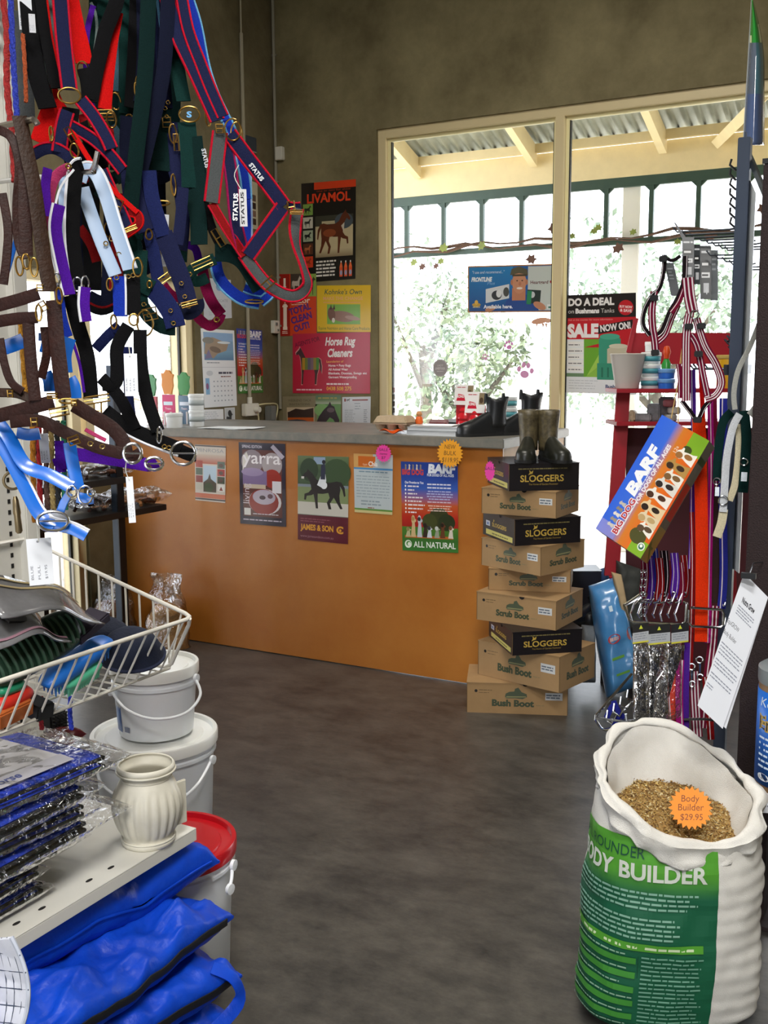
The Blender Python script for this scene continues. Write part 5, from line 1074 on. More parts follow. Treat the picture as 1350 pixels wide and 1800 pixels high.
H('dark green halter fading to navy, with eyelets, lowest left of the dark row', 1.90, [('crown_strap', 'dgreen', None, 24, [(262, -20), (255, 130), (236, 300), (226, 400)]), ('cheek_strap', 'green', None, 26, [(224, 400), (228, 450), (240, 490), (268, 508)]), ('noseband', 'bluen', None, 30, [(262, 500), (285, 525), (302, 552), (309, 575)]), ('chin_strap', 'dgreen', None, 22, [(246, 532), (262, 556), (286, 574), (308, 577)]), ('throat_strap', 'green', None, 24, [(246, 440), (244, 500), (248, 540)])], [(263, 500, 4, 6), (264, 552, 12, 10, 's', -.012, 12)], [(253, 535), (262, 554), (300, 546), (305, 568)], group=HG)
H('bottle green halter right of the navy ones, wide strap and brass buckle', 1.97, [('crown_strap', 'green', None, 22, [(292, -30), (302, 50), (312, 120), (323, 178)]), ('crown_strap', 'lblue', None, 4, [(275, -10), (284, 60), (296, 115)]), ('cheek_strap', 'green', None, 27, [(328, 215), (333, 270), (335, 330)]), ('cheek_strap', 'dgreen', None, 18, [(345, 240), (352, 300), (362, 350)]), ('throat_strap', 'dgreen', None, 26, [(336, 325), (348, 380), (350, 430)]), ('noseband', 'green', None, 18, [(330, 484), (345, 470), (378, 455)]), ('chin_strap', 'dgreen', None, 27, [(378, 444), (405, 446), (430, 462), (458, 508)]), ('chin_strap', 'green', None, 16, [(332, 482), (345, 495), (365, 488)]), ('browband', 'black', None, 14, [(358, 352), (372, 400), (392, 440)])], [(333, 201, 18, 13), (355, 463, 18, 6, 's', -.012, 25), (384, 418, 5, 16, 's', -.01, 30), (366, 205, 5, 16)], [(371, 464), (334, 482)], [('STATUS', 354, 262, -78, 7, 34, '#b9bdc4', 0), ('S', 328, 206, 0, 10, 9, '#5ea3d8', 0)], group=HG)
H('royal blue halter with pale blue edges behind the lettered halter', 2.02, [('crown_strap', 'royal', 'lblue', 14, [(322, -20), (345, 40), (360, 115), (376, 165), (398, 212)]), ('cheek_strap', 'royal', 'lblue', 14, [(398, 210), (418, 260), (430, 310), (434, 350)]), ('cheek_strap', 'royal', 'steel', 15, [(432, 300), (433, 350), (434, 400), (433, 432)]), ('noseband', 'royal', 'lblue+', 17, [(378, 452), (385, 485), (402, 508), (428, 526), (456, 532)]), ('chin_strap', 'royal', 'lblue', 13, [(430, 505), (448, 512), (474, 516), (458, 532)])], [(409, 232, 15, 22), (416, 236, 10, 20), (447, 530, 16, 3)], group=HG)
for k, (lb, dd, cc, xs) in enumerate((('deep green webbing halter hidden at the back of the row, left of the middle', 2.14, ('dgreen', 'green', 'dgreen', 'green'), (170, 186, 206, 222)), ('near-black halter hidden at the back of the row, right of the middle', 2.16, ('black', 'dnavy', 'black', 'dgreen'), (250, 262, 292, 306)), ('dark navy halter at the very back of the row behind the white-lined one', 2.12, ('dnavy', 'black', 'dnavy', 'dred'), (142, 160, 190, 212)), ('dark green halter at the very back, its straps behind the eyeletted chin strap', 2.18, ('dgreen', 'dnavy', 'green', 'black'), (236, 276, 318, 268)))):
    y0 = (-30, -30, 250, 220)[k]; L0 = (330, 330, 280, 240)[k]; sw = (18, 22, 16, 20)
    H(lb, dd, [(('crown_strap', 'crown_strap', 'cheek_strap', 'cheek_strap')[j], cc[j], None, sw[j] + 4, [(xs[j], y0 + 30 * j), (xs[j] + (j * 13) % 9 - 4, y0 + L0 * .5), (xs[j] + (j * 29) % 17 - 8, y0 + L0 - 20 * (j % 2))]) for j in range(4)] + [('noseband', cc[1], None, 18, [(xs[0] - 4, y0 + L0 - 10), ((xs[0] + xs[3]) / 2, y0 + L0 + 14), (xs[3] + 6, y0 + L0 - 6)])], [(xs[0], y0 + L0 - 4, 8, 12), (xs[2], y0 + L0 * .55, 6, 12)], group=HG)
# --- the lettered navy and red halter, nearest on the right
H('navy halter with red edges lettered STATUS, rightmost against the wall', 1.94, [
 ('crown_strap', 'navy', 'crim', 21, [(286, -30), (300, 18), (314, 64), (343, 126), (382, 212)]), ('crown_strap', 'navy', 'crim', 16, [(312, -20), (330, 50), (352, 110), (372, 160), (392, 205)]),
 ('cheek_strap', 'grey', 'crim', 21, [(387, 232), (380, 290), (372, 356)]), ('browband', 'navy', 'crim', 21, [(404, 236), (440, 284), (474, 328), (499, 362)]),
 ('noseband', 'navy', 'crim', 21, [(497, 364), (470, 402), (436, 450)]), ('throat_strap', 'dred', 'crim', 12, [(372, 358), (398, 402), (430, 450)]), ('cheek_strap', 'navy', 'maroon', 17, [(398, 250), (408, 320), (415, 390), (427, 442)]),
 ('chin_strap', 'grey', 'crim', 17, [(428, 446), (446, 472), (470, 500), (500, 518), (524, 519), (540, 500, 0, 40), (533, 470, 0, 60), (520, 430, 0, 50), (519, 395), (523, 366)]), ('cheek_strap', 'navy', 'crim', 12, [(507, 362), (518, 364), (529, 363)])],
 [(386, 226, 6, 7, 's'), (409, 228, 14, 18), (512, 364, 6, 10, 's', -.01, 8), (472, 498, 6, 14, 's', -.012, -50), (521, 373, 11, 3, 's')], (),
 [('STATUS', 437, 290, -53, 7.5, 36, '#c9ccd0', 0), ('STATUS', 417, 388, 88, 8, 48, '#e6e7ea', 0)], group=HG)
# --- red and navy ones on the left
H('plain red padded halter, straps at the top left of the row', 1.92, [('crown_strap', 'red', None, 26, [(118, -30), (132, 40), (142, 80), (148, 112)]), ('crown_strap', 'red', None, 20, [(205, 20), (196, 70), (188, 140), (184, 192)]), ('cheek_strap', 'red', None, 26, [(95, 178), (84, 205), (68, 250)]), ('browband', 'red', None, 14, [(90, 150), (104, 182), (122, 208)]), ('cheek_strap', 'dred', None, 22, [(150, 200), (160, 240), (186, 258)]), ('noseband', 'dred', None, 18, [(188, 222), (190, 260), (170, 300), (120, 320)])], [(146, 124, 10, 15), (88, 162, 3, 14, 's'), (185, 200, 12, 6, 's'), (196, 210, 8, 14)], group=HG)
H('black halter with red edging hanging in the top left row', 1.90, [('crown_strap', 'black', None, 28, [(48, -30), (56, 60), (64, 126), (84, 190)]), ('crown_strap', 'black', 'red-', 18, [(66, -20), (80, 60), (90, 110), (100, 155)]), ('crown_strap', 'black', None, 22, [(200, -20), (184, 60), (170, 120), (160, 175)]), ('cheek_strap', 'black', None, 24, [(150, 120), (156, 150), (158, 180)]), ('cheek_strap', 'black', None, 26, [(125, 190), (120, 240), (130, 290)]), ('throat_strap', 'black', None, 30, [(145, 215), (168, 260), (175, 330)])], [(160, 215, 4, 8)], group=HG)
H('grey webbing halter between the black and red ones at top left', 1.97, [('crown_strap', 'sage', None, 12, [(90, -30), (94, 40), (92, 90)]), ('crown_strap', 'sage', None, 12, [(66, 60), (76, 110), (84, 165)]), ('crown_strap', 'grey', None, 26, [(38, 20), (42, 110), (46, 205)]), ('cheek_strap', 'purple', None, 10, [(164, 10), (153, 60), (152, 130), (165, 200)]), ('cheek_strap', 'sage', None, 5, [(160, 5), (168, 25), (170, 60), (160, 130)])], group=HG)
H('navy halter with red edges, its crown hanging left of the middle', 1.86, [('crown_strap', 'navy', 'crim', 22, [(104, -30), (110, 50), (116, 110), (122, 158)]), ('browband', 'navy', 'crim', 18, [(142, 176), (165, 205), (186, 240), (196, 262)]), ('cheek_strap', 'navy', 'crim', 20, [(118, 195), (110, 225), (104, 268)]), ('noseband', 'navy', 'crim-', 17, [(58, 272), (78, 262), (98, 262), (120, 275), (136, 294)]), ('throat_strap', 'navy', 'crim', 16, [(126, 222), (160, 242), (190, 268), (216, 300)]), ('cheek_strap', 'red', None, 9, [(124, 226), (160, 285), (200, 335), (242, 374)]), ('cheek_strap', 'navy', 'crim', 22, [(176, 300), (196, 345), (212, 380), (224, 408)]), ('chin_strap', 'dred', 'red', 12, [(226, 372), (242, 378), (243, 395), (220, 412)]), ('throat_strap', 'dred', None, 14, [(140, 400), (160, 430), (170, 460)]), ('noseband', 'dnavy', 'dred+', 18, [(156, 520), (180, 530), (204, 520)])], [(122, 168, 19, 13), (123, 236, 5, 12, 's', -.01, 25), (90, 235, 3, 12), (131, 265, 7, 12), (205, 362, 8, 12, 's', -.01, -25), (230, 402, 11, 3, 's', -.01, 22)], group=HG)
# --- near left: lined black, purple and pink ones
H('halter lined in pale blue, its two holed crown ends hanging side by side', 1.79, [('crown_strap', 'steel', 'white-', 21, [(140, 318), (150, 298), (168, 305), (186, 345), (203, 400), (228, 474)]), ('crown_strap', 'steel', None, 20, [(145, 330), (158, 370), (178, 425), (203, 484)]), ('crown_strap', 'steel', None, 12, [(112, 310), (110, 350), (112, 400), (116, 450)]), ('cheek_strap', 'royal', None, 21, [(209, 486), (211, 520), (212, 556)]), ('cheek_strap', 'black', 'white+', 22, [(233, 482), (234, 520), (234, 554)]), ('throat_strap', 'bluen', None, 16, [(210, 572), (190, 590), (168, 614)]), ('cheek_strap', 'bluen', None, 14, [(224, 610), (226, 690), (232, 740)])], [(242, 470, 8, 16), (200, 566, 5, 12), (235, 562, 8, 10), (255, 568, 14, 22), (193, 500, 5, 10)], [(205, 488), (226, 486), (234, 484), (196, 420), (186, 428), (209, 447)], group=HG)
H('black leather halter with white piping and a large round buckle, low right', 1.74, [('crown_strap', 'black', 'white+', 23, [(146, 292), (134, 300), (128, 360), (128, 430), (138, 500)]), ('cheek_strap', 'black', None, 22, [(124, 520), (138, 575), (154, 630), (160, 700)]), ('cheek_strap', 'black', None, 20, [(226, 572), (206, 610), (206, 650), (202, 674), (180, 676)]), ('cheek_strap', 'black', None, 20, [(246, 580), (248, 640), (258, 700), (278, 758)]), ('throat_strap', 'black', None, 19, [(178, 664), (205, 692), (222, 720), (238, 755)]), ('noseband', 'black', 'white+', 22, [(184, 722), (215, 745), (260, 768), (318, 790)]), ('chin_strap', 'black', None, 20, [(300, 784), (330, 798), (345, 800)])], [(150, 500, 6, 14, 'O'), (136, 500, 7, 12, 'O'), (280, 765, 4, 14, 'O'), (322, 797, 21, 20, 'B', -.012), (170, 702, 22, 6, 's', -.01, 10), (172, 722, 6, 14, 's')], [(289, 785), (297, 787)], group=HG)
H('purple halter with white piping beside the brown leather one', 1.70, [('crown_strap', 'purple', None, 14, [(84, 296), (80, 330), (84, 380)]), ('crown_strap', 'purple', 'white+', 18, [(104, 360), (98, 400), (106, 450), (122, 518)]), ('crown_strap', 'white', None, 4, [(130, 298), (104, 335), (92, 400), (92, 450), (102, 488)]), ('cheek_strap', 'purple', 'white+', 16, [(150, 505), (148, 535), (152, 565)]), ('cheek_strap', 'royal', None, 14, [(103, 510), (110, 560), (120, 592)]), ('throat_strap', 'purple', None, 5, [(128, 600), (140, 640), (148, 690)]), ('noseband', 'purple', None, 20, [(120, 797), (170, 803), (216, 810), (262, 818)]), ('noseband', 'purple', None, 20, [(96, 818), (108, 814), (120, 812)]), ('chin_strap', 'purple', None, 19, [(245, 812), (262, 818), (276, 812)]), ('cheek_strap', 'purple', None, 14, [(104, 775), (106, 800), (108, 830)])], [(100, 490, 5, 10, 'O'), (271, 815, 15, 11, 'B', -.012), (128, 800, 3, 14, 'O')], [(262, 822)], group=HG)
H('pink halter crown strap showing beside the purple one', 1.73, [('crown_strap', 'pink', None, 15, [(122, 294), (100, 308), (88, 340), (82, 405)]), ('throat_strap', 'pink', None, 7, [(150, 755), (168, 765), (186, 774)])], [(120, 292, 4, 4)], group=HG)
# --- bright blue PVC halter
H('bright blue shiny halter with white edges, lowest on the left', 1.64, [('cheek_strap', 'blue', None, 21, [(-10, 735), (16, 770), (45, 818), (88, 836), (126, 856)]), ('noseband', 'blue', 'white-', 20, [(-12, 755), (18, 808), (44, 858), (68, 902), (96, 926)]), ('chin_strap', 'blue', 'white-', 18, [(84, 918), (104, 924), (128, 930), (152, 942)]), ('cheek_strap', 'blue', None, 19, [(122, 778), (128, 815), (138, 860)]), ('browband', 'blue', None, 18, [(30, 760), (50, 764), (70, 762)]), ('throat_strap', 'blue', None, 12, [(106, 900), (112, 884), (122, 866)]), ('noseband', 'blue', None, 17, [(136, 874), (150, 877), (164, 876)]), ('cheek_strap', 'blue', None, 22, [(4, 612), (22, 606), (42, 598)]), ('cheek_strap', 'blue', None, 12, [(68, 592), (80, 596), (76, 620)]), ('cheek_strap', 'blue', None, 20, [(122, 594), (114, 625), (116, 655)]), ('cheek_strap', 'blue', None, 18, [(80, 655), (86, 668), (88, 688)]), ('cheek_strap', 'blue', None, 16, [(124, 664), (132, 680), (134, 700)]), ('crown_strap', 'blue', None, 8, [(38, 360), (26, 430), (10, 488)])], [(93, 916, 26, 17, 'B', -.012), (150, 870, 12, 16, 'O'), (126, 864, 8, 10, 'O'), (160, 866, 6, 6, 'O')], group=HG)
# --- brown leather halter in front
H('dark brown leather halter with brass fittings, nearest on the left', 1.60, [('crown_strap', 'brown2', None, 22, [(34, 204), (46, 262), (60, 330), (74, 430), (88, 512)]), ('crown_strap', 'brown', None, 14, [(-8, 226), (20, 242), (34, 290), (30, 360), (32, 420), (44, 455)]), ('crown_strap', 'brown', None, 20, [(44, 300), (44, 370), (46, 450)]), ('crown_strap', 'brown', None, 13, [(4, 340), (14, 400), (12, 450), (6, 500)]), ('cheek_strap', 'brown', None, 23, [(94, 528), (100, 600), (112, 700)]), ('browband', 'brown', None, 19, [(-8, 538), (30, 528), (68, 516)]), ('browband', 'brown', None, 18, [(-8, 566), (30, 560), (66, 558)]), ('cheek_strap', 'brown', None, 18, [(50, 568), (54, 630), (62, 704)]), ('throat_strap', 'brown', None, 12, [(0, 595), (8, 640), (20, 672), (40, 688)]), ('throat_strap', 'brown', None, 13, [(78, 575), (82, 620), (72, 665)]), ('noseband', 'brown', None, 21, [(-8, 732), (40, 720), (94, 706)]), ('noseband', 'brown', None, 19, [(18, 742), (70, 740), (118, 762), (168, 785), (214, 797)]), ('chin_strap', 'brown', None, 22, [(130, 712), (160, 730), (196, 752), (216, 776), (222, 805)]), ('noseband', 'brown2', None, 14, [(-8, 690), (30, 692), (60, 704)]), ('chin_strap', 'brown', None, 18, [(222, 800), (236, 802), (248, 796)])], [(46, 460, 6, 13), (60, 470, 6, 16), (34, 468, 6, 16), (70, 506, 5, 5, 's'), (68, 550, 5, 14), (76, 538, 5, 8, 's', -.01, 30), (104, 520, 5, 14), (118, 705, 13, 4), (104, 724, 16, 7, 's', -.012, 12), (130, 708, 4, 5, 's'), (60, 742, 5, 7, 's'), (92, 696, 9, 4, 's'), (130, 774, 9, 7, 's', -.012, 20), (233, 797, 15, 17, 'B', -.012), (18, 692, 4, 6, 's')], [(159, 780), (180, 785)], group=HG)
# ropes and leads at the far left
def rope(label, col, pts, w, d, clip=True, name='lead_rope'):
    root = thing(name, PD(pts[0][0], pts[0][1], d), label, 'rope', 'lead ropes on the display unit'); m = mat('rope_' + col[1:], col, .8, bump=.5, bs=300, n=.25, ns=200)
    P = smooth_path([tuple(PD(x, y, d)) for x, y in pts], 8)
    for s_ in range(3):
        a = MB(); Q = []
        for i, p in enumerate(P): ph = i * .9 + s_ * 2.094; Q.append(V(p) + RT * (w * .28 * math.cos(ph)) + FW * (w * .28 * math.sin(ph)))
        a.tube(Q, w * .34, m, 6); a.build('strand', root)
    return root
rope('red rope hanging at the far left edge', '#8e1616', [(3, -20), (12, 60), (12, 150), (20, 230), (26, 320)], .010, 1.72)
rope('royal blue rope beside the red one at the far left', '#1d2f9a', [(18, -20), (22, 80), (26, 150), (30, 210)], .009, 1.72)
rope('orange rope between the grey strap and the red edge, far left', '#a0461a', [(40, 60), (44, 120), (46, 180)], .007, 1.88)
rope('amber rope seen through the brown leather halter', '#b8801e', [(36, 560), (40, 620), (46, 700)], .0085, 1.72)
for x, cc, lb in ((57, '#c07c1c', 'amber rope in the bunch behind the blue halter'), (68, '#a81f26', 'red rope in the bunch behind the blue halter'), (80, '#5a4038', 'brown rope in the bunch behind the blue halter'), (90, '#a8915a', 'straw-coloured rope in the bunch behind the blue halter'), (100, '#22252a', 'black rope in the bunch behind the blue halter'), (111, '#1e7a5a', 'green rope in the bunch behind the blue halter')):
    rope(lb, cc, [(x, 740), (x + 1, 800), (x + 2, 860), (x + 4, 918 if x < 75 else 895)], .0085, 1.76)
# snap hook on the pegboard
c = PD(22, 845, 1.72); t = thing('snap_hook', c, 'brass snap hook hanging on the white perforated panel', 'snap hook'); mt = mat('aged_brass', '#8f7f62', .35, .9)
a = MB(); a.torus(PD(22, 845, 1.72), CAM - c, .014, .0024, mt, 20, 8); a.build('swivel_ring', t)
a = MB(); a.lathe([(.003, 0), (.006, .004), (.0055, .03), (.0065, .034), (.005, .055), (.003, .062)], PD(34, 938, 1.72), mt, 12, axis=PD(26, 868, 1.72) - PD(34, 938, 1.72)); a.build('hook_body', t)
# ================================================================== soft shapes
def nz(p, s=1., o=0.): return noise.noise(V(p) * s + V((o, o * 1.7, o * .6)))
def pillow(c, U, Vv, N, L, W_, Hh, amp=.006, fs=14., seed=0., pw=3.2, pinch=.0):
    """closed soft slab; returns f(u,v,side) with u,v in -1..1"""
    c, U, Vv, N = V(c), V(U).normalized(), V(Vv).normalized(), V(N).normalized()
    def f(u, v, s):
        e = max(0., 1 - abs(u) ** pw) ** .5 * max(0., 1 - abs(v) ** pw) ** .5
        q = 1 - pinch * (1 - e)
        p = c + U * (u * L / 2 * q) + Vv * (v * W_ / 2 * q)
        w = nz(p, fs, seed) * amp + nz(p, fs * 2.7, seed + 3) * amp * .5
        rdg = max(0, 1 - abs(nz(p, fs * .6, seed + 9)) * 4) * amp * .8 + max(0, 1 - abs(nz(V((p.x, p.y * .4, p.z)), fs * 2.2, seed + 2)) * 5) * amp * .35
        return p + N * (s * Hh / 2 * e + (w + rdg) * (e ** .3 if s > 0 else .4))
    return f
def pillow_mesh(mb, f, m, n=36, k=None):
    k = k or n
    sq = lambda t: math.sin(t * math.pi / 2) if 1 else t
    for s in (1, -1):
        vs = [f(sq(2 * i / n - 1), sq(2 * j / k - 1), s) for j in range(k + 1) for i in range(n + 1)]
        mb.add(vs, [(j * (n + 1) + i, j * (n + 1) + i + 1, (j + 1) * (n + 1) + i + 1, (j + 1) * (n + 1) + i) for j in range(k) for i in range(n)], m)
    return mb
X_, Y_, Z_ = V((1, 0, 0)), V((0, 1, 0)), V((0, 0, 1))
clearf = film('clear_plastic_film', '#ffffff', .1, .7, 1.0, 30, thin=.06)

# ================================================================== packaged saddle pads on the shelf
padb = mat('blue_quilt_cloth', '#1f48dc', .8, n=.15, ns=60, bump=.5, bs=90); padk = mat('black_quilt_cloth', '#0f1014', .85, n=.2, ns=60, bump=.3, bs=90); pbind = mat('black_binding_tape', '#0d0d10', .7)
PK = [('lowest packaged saddle pad on the shelf, its blue fold at the front edge', 84, 1572, .502, .030, 'b', 0, 0),
      ('packaged saddle pad second from the bottom of the shelf stack', 76, 1541, .534, .030, 'b', 3, 0),
      ('packaged saddle pad third from the bottom, black with blue edges', 108, 1502, .566, .032, 'k', -2, .06),
      ('packaged saddle pad mid-stack, its clear film flap stretched far to the right', 205, 1478, .600, .030, 'k', 2, .10),
      ('packaged saddle pad third from the top, blue fold facing the aisle', 160, 1440, .632, .034, 'b', -4, .03),
      ('packaged saddle pad second from the top, black and blue fold', 205, 1420, .668, .036, 'k', 2, .03),
      ('topmost packaged saddle pad with a printed white insert sheet', 212, 1360, .706, .040, 'b', -3, .04)]
for i, (lb, x, y, z, hh, kd, rz, flap) in enumerate(PK):
    P0 = PZ(x, y, z); P0 = V((min(P0.x, -1.43), min(P0.y, 1.60), z)); Lx, Ly = .27, .5
    M = Matrix.Rotation(R(rz), 3, 'Z'); ux, uy = M @ X_, M @ Y_; c = P0 - ux * Lx / 2 - uy * Ly / 2 + Z_ * hh / 2
    t = thing('packaged_saddle_pad', (c.x, c.y, z), lb, 'saddle pad', 'packaged saddle pads stacked on the shelf')
    for j in range(2):
        f = pillow(c + Z_ * (hh * (.26 if j else -.26)) - ux * .004 * j, ux, uy, Z_, Lx - .012 - .008 * j, Ly - .01, hh * .52, .0015, 30, i * 3 + j, 10)
        a = MB(); pillow_mesh(a, f, (padb if (kd == 'b') or j else padk), 20, 26); a.build('pad_fold', t, smooth=70)
    for s_ in (-1, 1):
        a = MB(); zc = c + Z_ * (s_ * hh * .22); a.tube([zc + ux * (Lx / 2 - .008) - uy * (Ly / 2 - .02), zc + ux * (Lx / 2 - .006), zc + ux * (Lx / 2 - .008) + uy * (Ly / 2 - .03), zc + ux * (Lx / 2 - .03) + uy * (Ly / 2 - .008), zc - ux * (Lx / 2 - .03) + uy * (Ly / 2 - .008)], .0035, pbind, 6, 3); a.build('binding', t)
    f = pillow(c + uy * flap / 2 + ux * .004, ux, uy, Z_, Lx + .012, Ly + .02 + flap, hh + .006, .004, 24, i * 5 + 1, 9)
    a = MB(); pillow_mesh(a, f, clearf, 34, 44); a.build('film_wrap', t, smooth=50)
    if i == 6:
        p = Print(.20, .27); p.rect(0, 0, .20, .27, '#c9c8cf'); p.rect(0, 0, .2, .04, '#b9b8c2'); p.text('Horse', .02, .012, .022, '#3a4a8c', w=.07, bold=.03, shear=.2); p.lines(.02, .23, .15, 5, .018, '#9a9aa6', th=.3); p.lines(.02, .12, .12, 2, .014, '#6a6a78', th=.4); p.text('DETAILS', .12, .2, .008, '#555a70', w=.05)
        top = c + Z_ * (hh / 2 + .0045); a = sheet(p, lambda x_, y_, z_: top + ux * (.115 - y_ + .0) + uy * (x_ + .0 - .02) + Z_ * (z_ + .003 * math.sin(y_ * 20)), '#c9c8cf'); a.build('insert_sheet', t, fix=False)
# ribbed rubber bell boot
b = PZ(266, 1478, SZ + .001); b = V((min(b.x, -1.455), min(b.y, 1.61), SZ + .001)); rub = mat('cream_rubber', '#d6d2c4', .45, n=.05, ns=20); k = 1.0
t = thing('bell_boot', b, 'cream ribbed rubber hoof boot standing on the shelf beside the wrapped pads', 'hoof boot')
dd = (b - CAM).dot(FW); sc = dd / FPX
prof = [(44, 0), (46, 6), (42, 14), (50, 30), (58, 60), (56, 84), (48, 104), (42, 116), (41, 122), (46, 128), (49, 134), (46, 139)]
prof = [(r * sc, z * sc * 1.02) for r, z in smooth_path(prof, 3)]
a = MB(); a.lathe(prof, b, rub, 96, sq=lambda an, z: 1 + (.035 * math.cos(an * 22) if 22 * sc < z < 100 * sc else 0), cap=False); a.build('boot_wall', t, smooth=60, solid=.003)
for z_, r_ in ((128, 50), (116, 43), (10, 46)): a = MB(); a.torus(b + Z_ * z_ * sc * 1.02, Z_, r_ * sc, .0022, rub, 40, 8); a.build('rim_bead', t)
a = MB(); d_ = (CAM - b); d_.z = 0; d_.normalize(); s_ = Z_.cross(d_); q = b + s_ * (50 * sc) + Z_ * (62 * sc); a.box(q, (.006, .05, 80 * sc), rub, Matrix.Rotation(math.atan2(d_.y, d_.x) + .6, 3, 'Z')); a.build('closing_flap', t, bevel=.002)
# small things beyond the stack
c = PX(97, 1272, -1.72); t = thing('curry_brush', c, 'black rubber-toothed brush hanging under the basket', 'brush'); a = MB(); a.box(c, (.03, .05, .055), mat('black_rubber')); a.build('brush_back', t, bevel=.004)
a = MB()
for i in range(6):
    for j in range(7): q = c + V((.015, -.02 + .008 * i, -.024 + .008 * j)); a.tube([q, q + V((.008, 0, 0))], [.002, .001], mat('black_rubber'), 5)
part(a, 'tooth_rows', t, kind='stuff', fix=False)
a = MB(); a.tube([c + Z_ * .02 - X_ * .01, V((GX, c.y, c.z + .05))], .002, chrome, 6); a.build('hanger', t)
for x, cc, lb in ((72, '#8f1420', 'dark red cord end hanging under the basket'), (124, '#1f35b0', 'blue cord end hanging under the basket')):
    rope(lb, cc, [(x, 1225), (x - 1, 1255), (x + 2, 1282)], .008, 1.98)
c = PX(105, 1297, -1.66); f = pillow(c, X_, Y_, Z_, .07, .09, .03, .003, 30, 4, 3); a = MB(); pillow_mesh(a, f, mat('maroon_shiny_wrap', '#5c1420', .2, coat=.5), 20); tag(a.build('wrapped_packet', smooth=70), 'shiny maroon packet behind the wrapped saddle pads', 'packet')

# ================================================================== blue fabric rugs in bags under the shelf
blu = mat('blue_nylon', '#0a35a8', .42, col2='#0f49c8', ns=5, bump=.45, bs=26, spec=.25); zipm = mat('black_zip', '#0c0d10', .5)
BG = [('lowest blue bagged rug under the shelf, cut off by the picture edge', 420, 1790, .115, .10, 4, 11),
      ('blue bagged rug third from the top, carry strap on its end', 436, 1712, .205, .11, -5, 23),
      ('blue bagged rug second from the top, black zip along its edge', 420, 1612, .29, .10, 3, 37),
      ('topmost blue bagged rug right under the white shelf', 396, 1515, .385, .13, -4, 51)]
for i, (lb, x, y, z, hh, rz, sd) in enumerate(BG):
    P0 = PZ(x, y, z); Lx, Ly = .455, .80; M = Matrix.Rotation(R(rz), 3, 'Z') @ Matrix.Rotation(R(-3), 3, 'X'); ux, uy, n_ = M @ X_, M @ Y_, M @ Z_
    P0 = V((P0.x, P0.y, z)); c = P0 - ux * Lx / 2 - uy * Ly / 2
    t = thing('bagged_rug', (c.x, c.y, z - hh / 2), lb, 'rug bag', 'blue bagged rugs piled under the shelf')
    f = pillow(c, ux, uy, n_, Lx, Ly, hh * 1.0, .024, 8.5, sd, 5.5, .03); a = MB(); pillow_mesh(a, f, blu, 90, 120); a.build('fabric_bag', t, smooth=75)
    a = MB(); pts = [f(.985, -1 + 2 * j / 24, 1) * .5 + f(.985, -1 + 2 * j / 24, -1) * .5 + ux * .006 for j in range(24)]; a.ribbon([tuple(q) for q in pts], .016 if i in (1, 2) else .004, .004, zipm if i in (1, 2) else blu, nrm=lambda P_: ux, k=2); a.build('zip' if i in (1, 2) else 'seam', t)
    a = MB(); pts = [f(-1 + 2 * j / 16, .985, 1) * .5 + f(-1 + 2 * j / 16, .985, -1) * .5 + uy * .004 for j in range(17)]; a.tube(pts, .004, blu, 6, 2); a.build('seam', t)
    if i == 1:
        a = MB(); q = [f(.9, .80, 1) + n_ * .012, f(.99, .88, 1) + ux * .02, f(.99, .88, -1) + ux * .03 - n_ * .03, f(.95, .6, -1) + ux * .03 - n_ * .05]; a.ribbon([tuple(p_) for p_ in q], .028, .003, blu, nrm=lambda P_: ux + n_, k=6); a.build('carry_strap', t)
# quilted white saddle pad at the lower left corner
c = PD(8, 1745, 1.34); t = thing('quilted_saddle_pad', c, 'white quilted pad with blue binding at the bottom left corner', 'saddle pad'); qw = mat('white_quilt', '#d5d9e6', .8, n=.05, ns=40)
def qf(u, v): p = PD(-60 + (70 + 40 * math.sin(math.pi * (.08 + v * .8))) * u, 1655 + 190 * v - 8 * u, 1.36 - .05 * u * u); g = abs(math.sin(u * 9 + v * 3)) * abs(math.sin(v * 14 - u * 3)); return p + (CAM - p).normalized() * (.004 * g)
a = MB(); a.grid(qf, 44, 60, qw); a.build('quilt_face', t, solid=.004, smooth=50)
a = MB(); a.tube([qf(1, v / 16) for v in range(17)], .003, mat('pale_binding', '#b9c0d0', .6), 6); a.build('binding', t)
for i in range(6):
    a = MB(); a.tube([qf(v / 12, min(1, max(0, .12 + i * .16 + .1 * (v / 12 - .5)))) + (CAM - c).normalized() * .003 for v in range(13)], .0009, mat('quilt_thread', '#3c465c', .7), 5); a.build('quilt_line', t)
    a = MB(); a.tube([qf(.3 + .12 * i, v / 12) + (CAM - c).normalized() * .003 for v in range(13)], .0009, mat('quilt_thread'), 5); a.build('quilt_line', t)
a = MB(); a.ribbon([tuple(qf(.15 + .45 * v / 8, v / 8) + (CAM - c).normalized() * .008) for v in range(9)], .022, .003, padb, k=3); a.build('stripe', t)

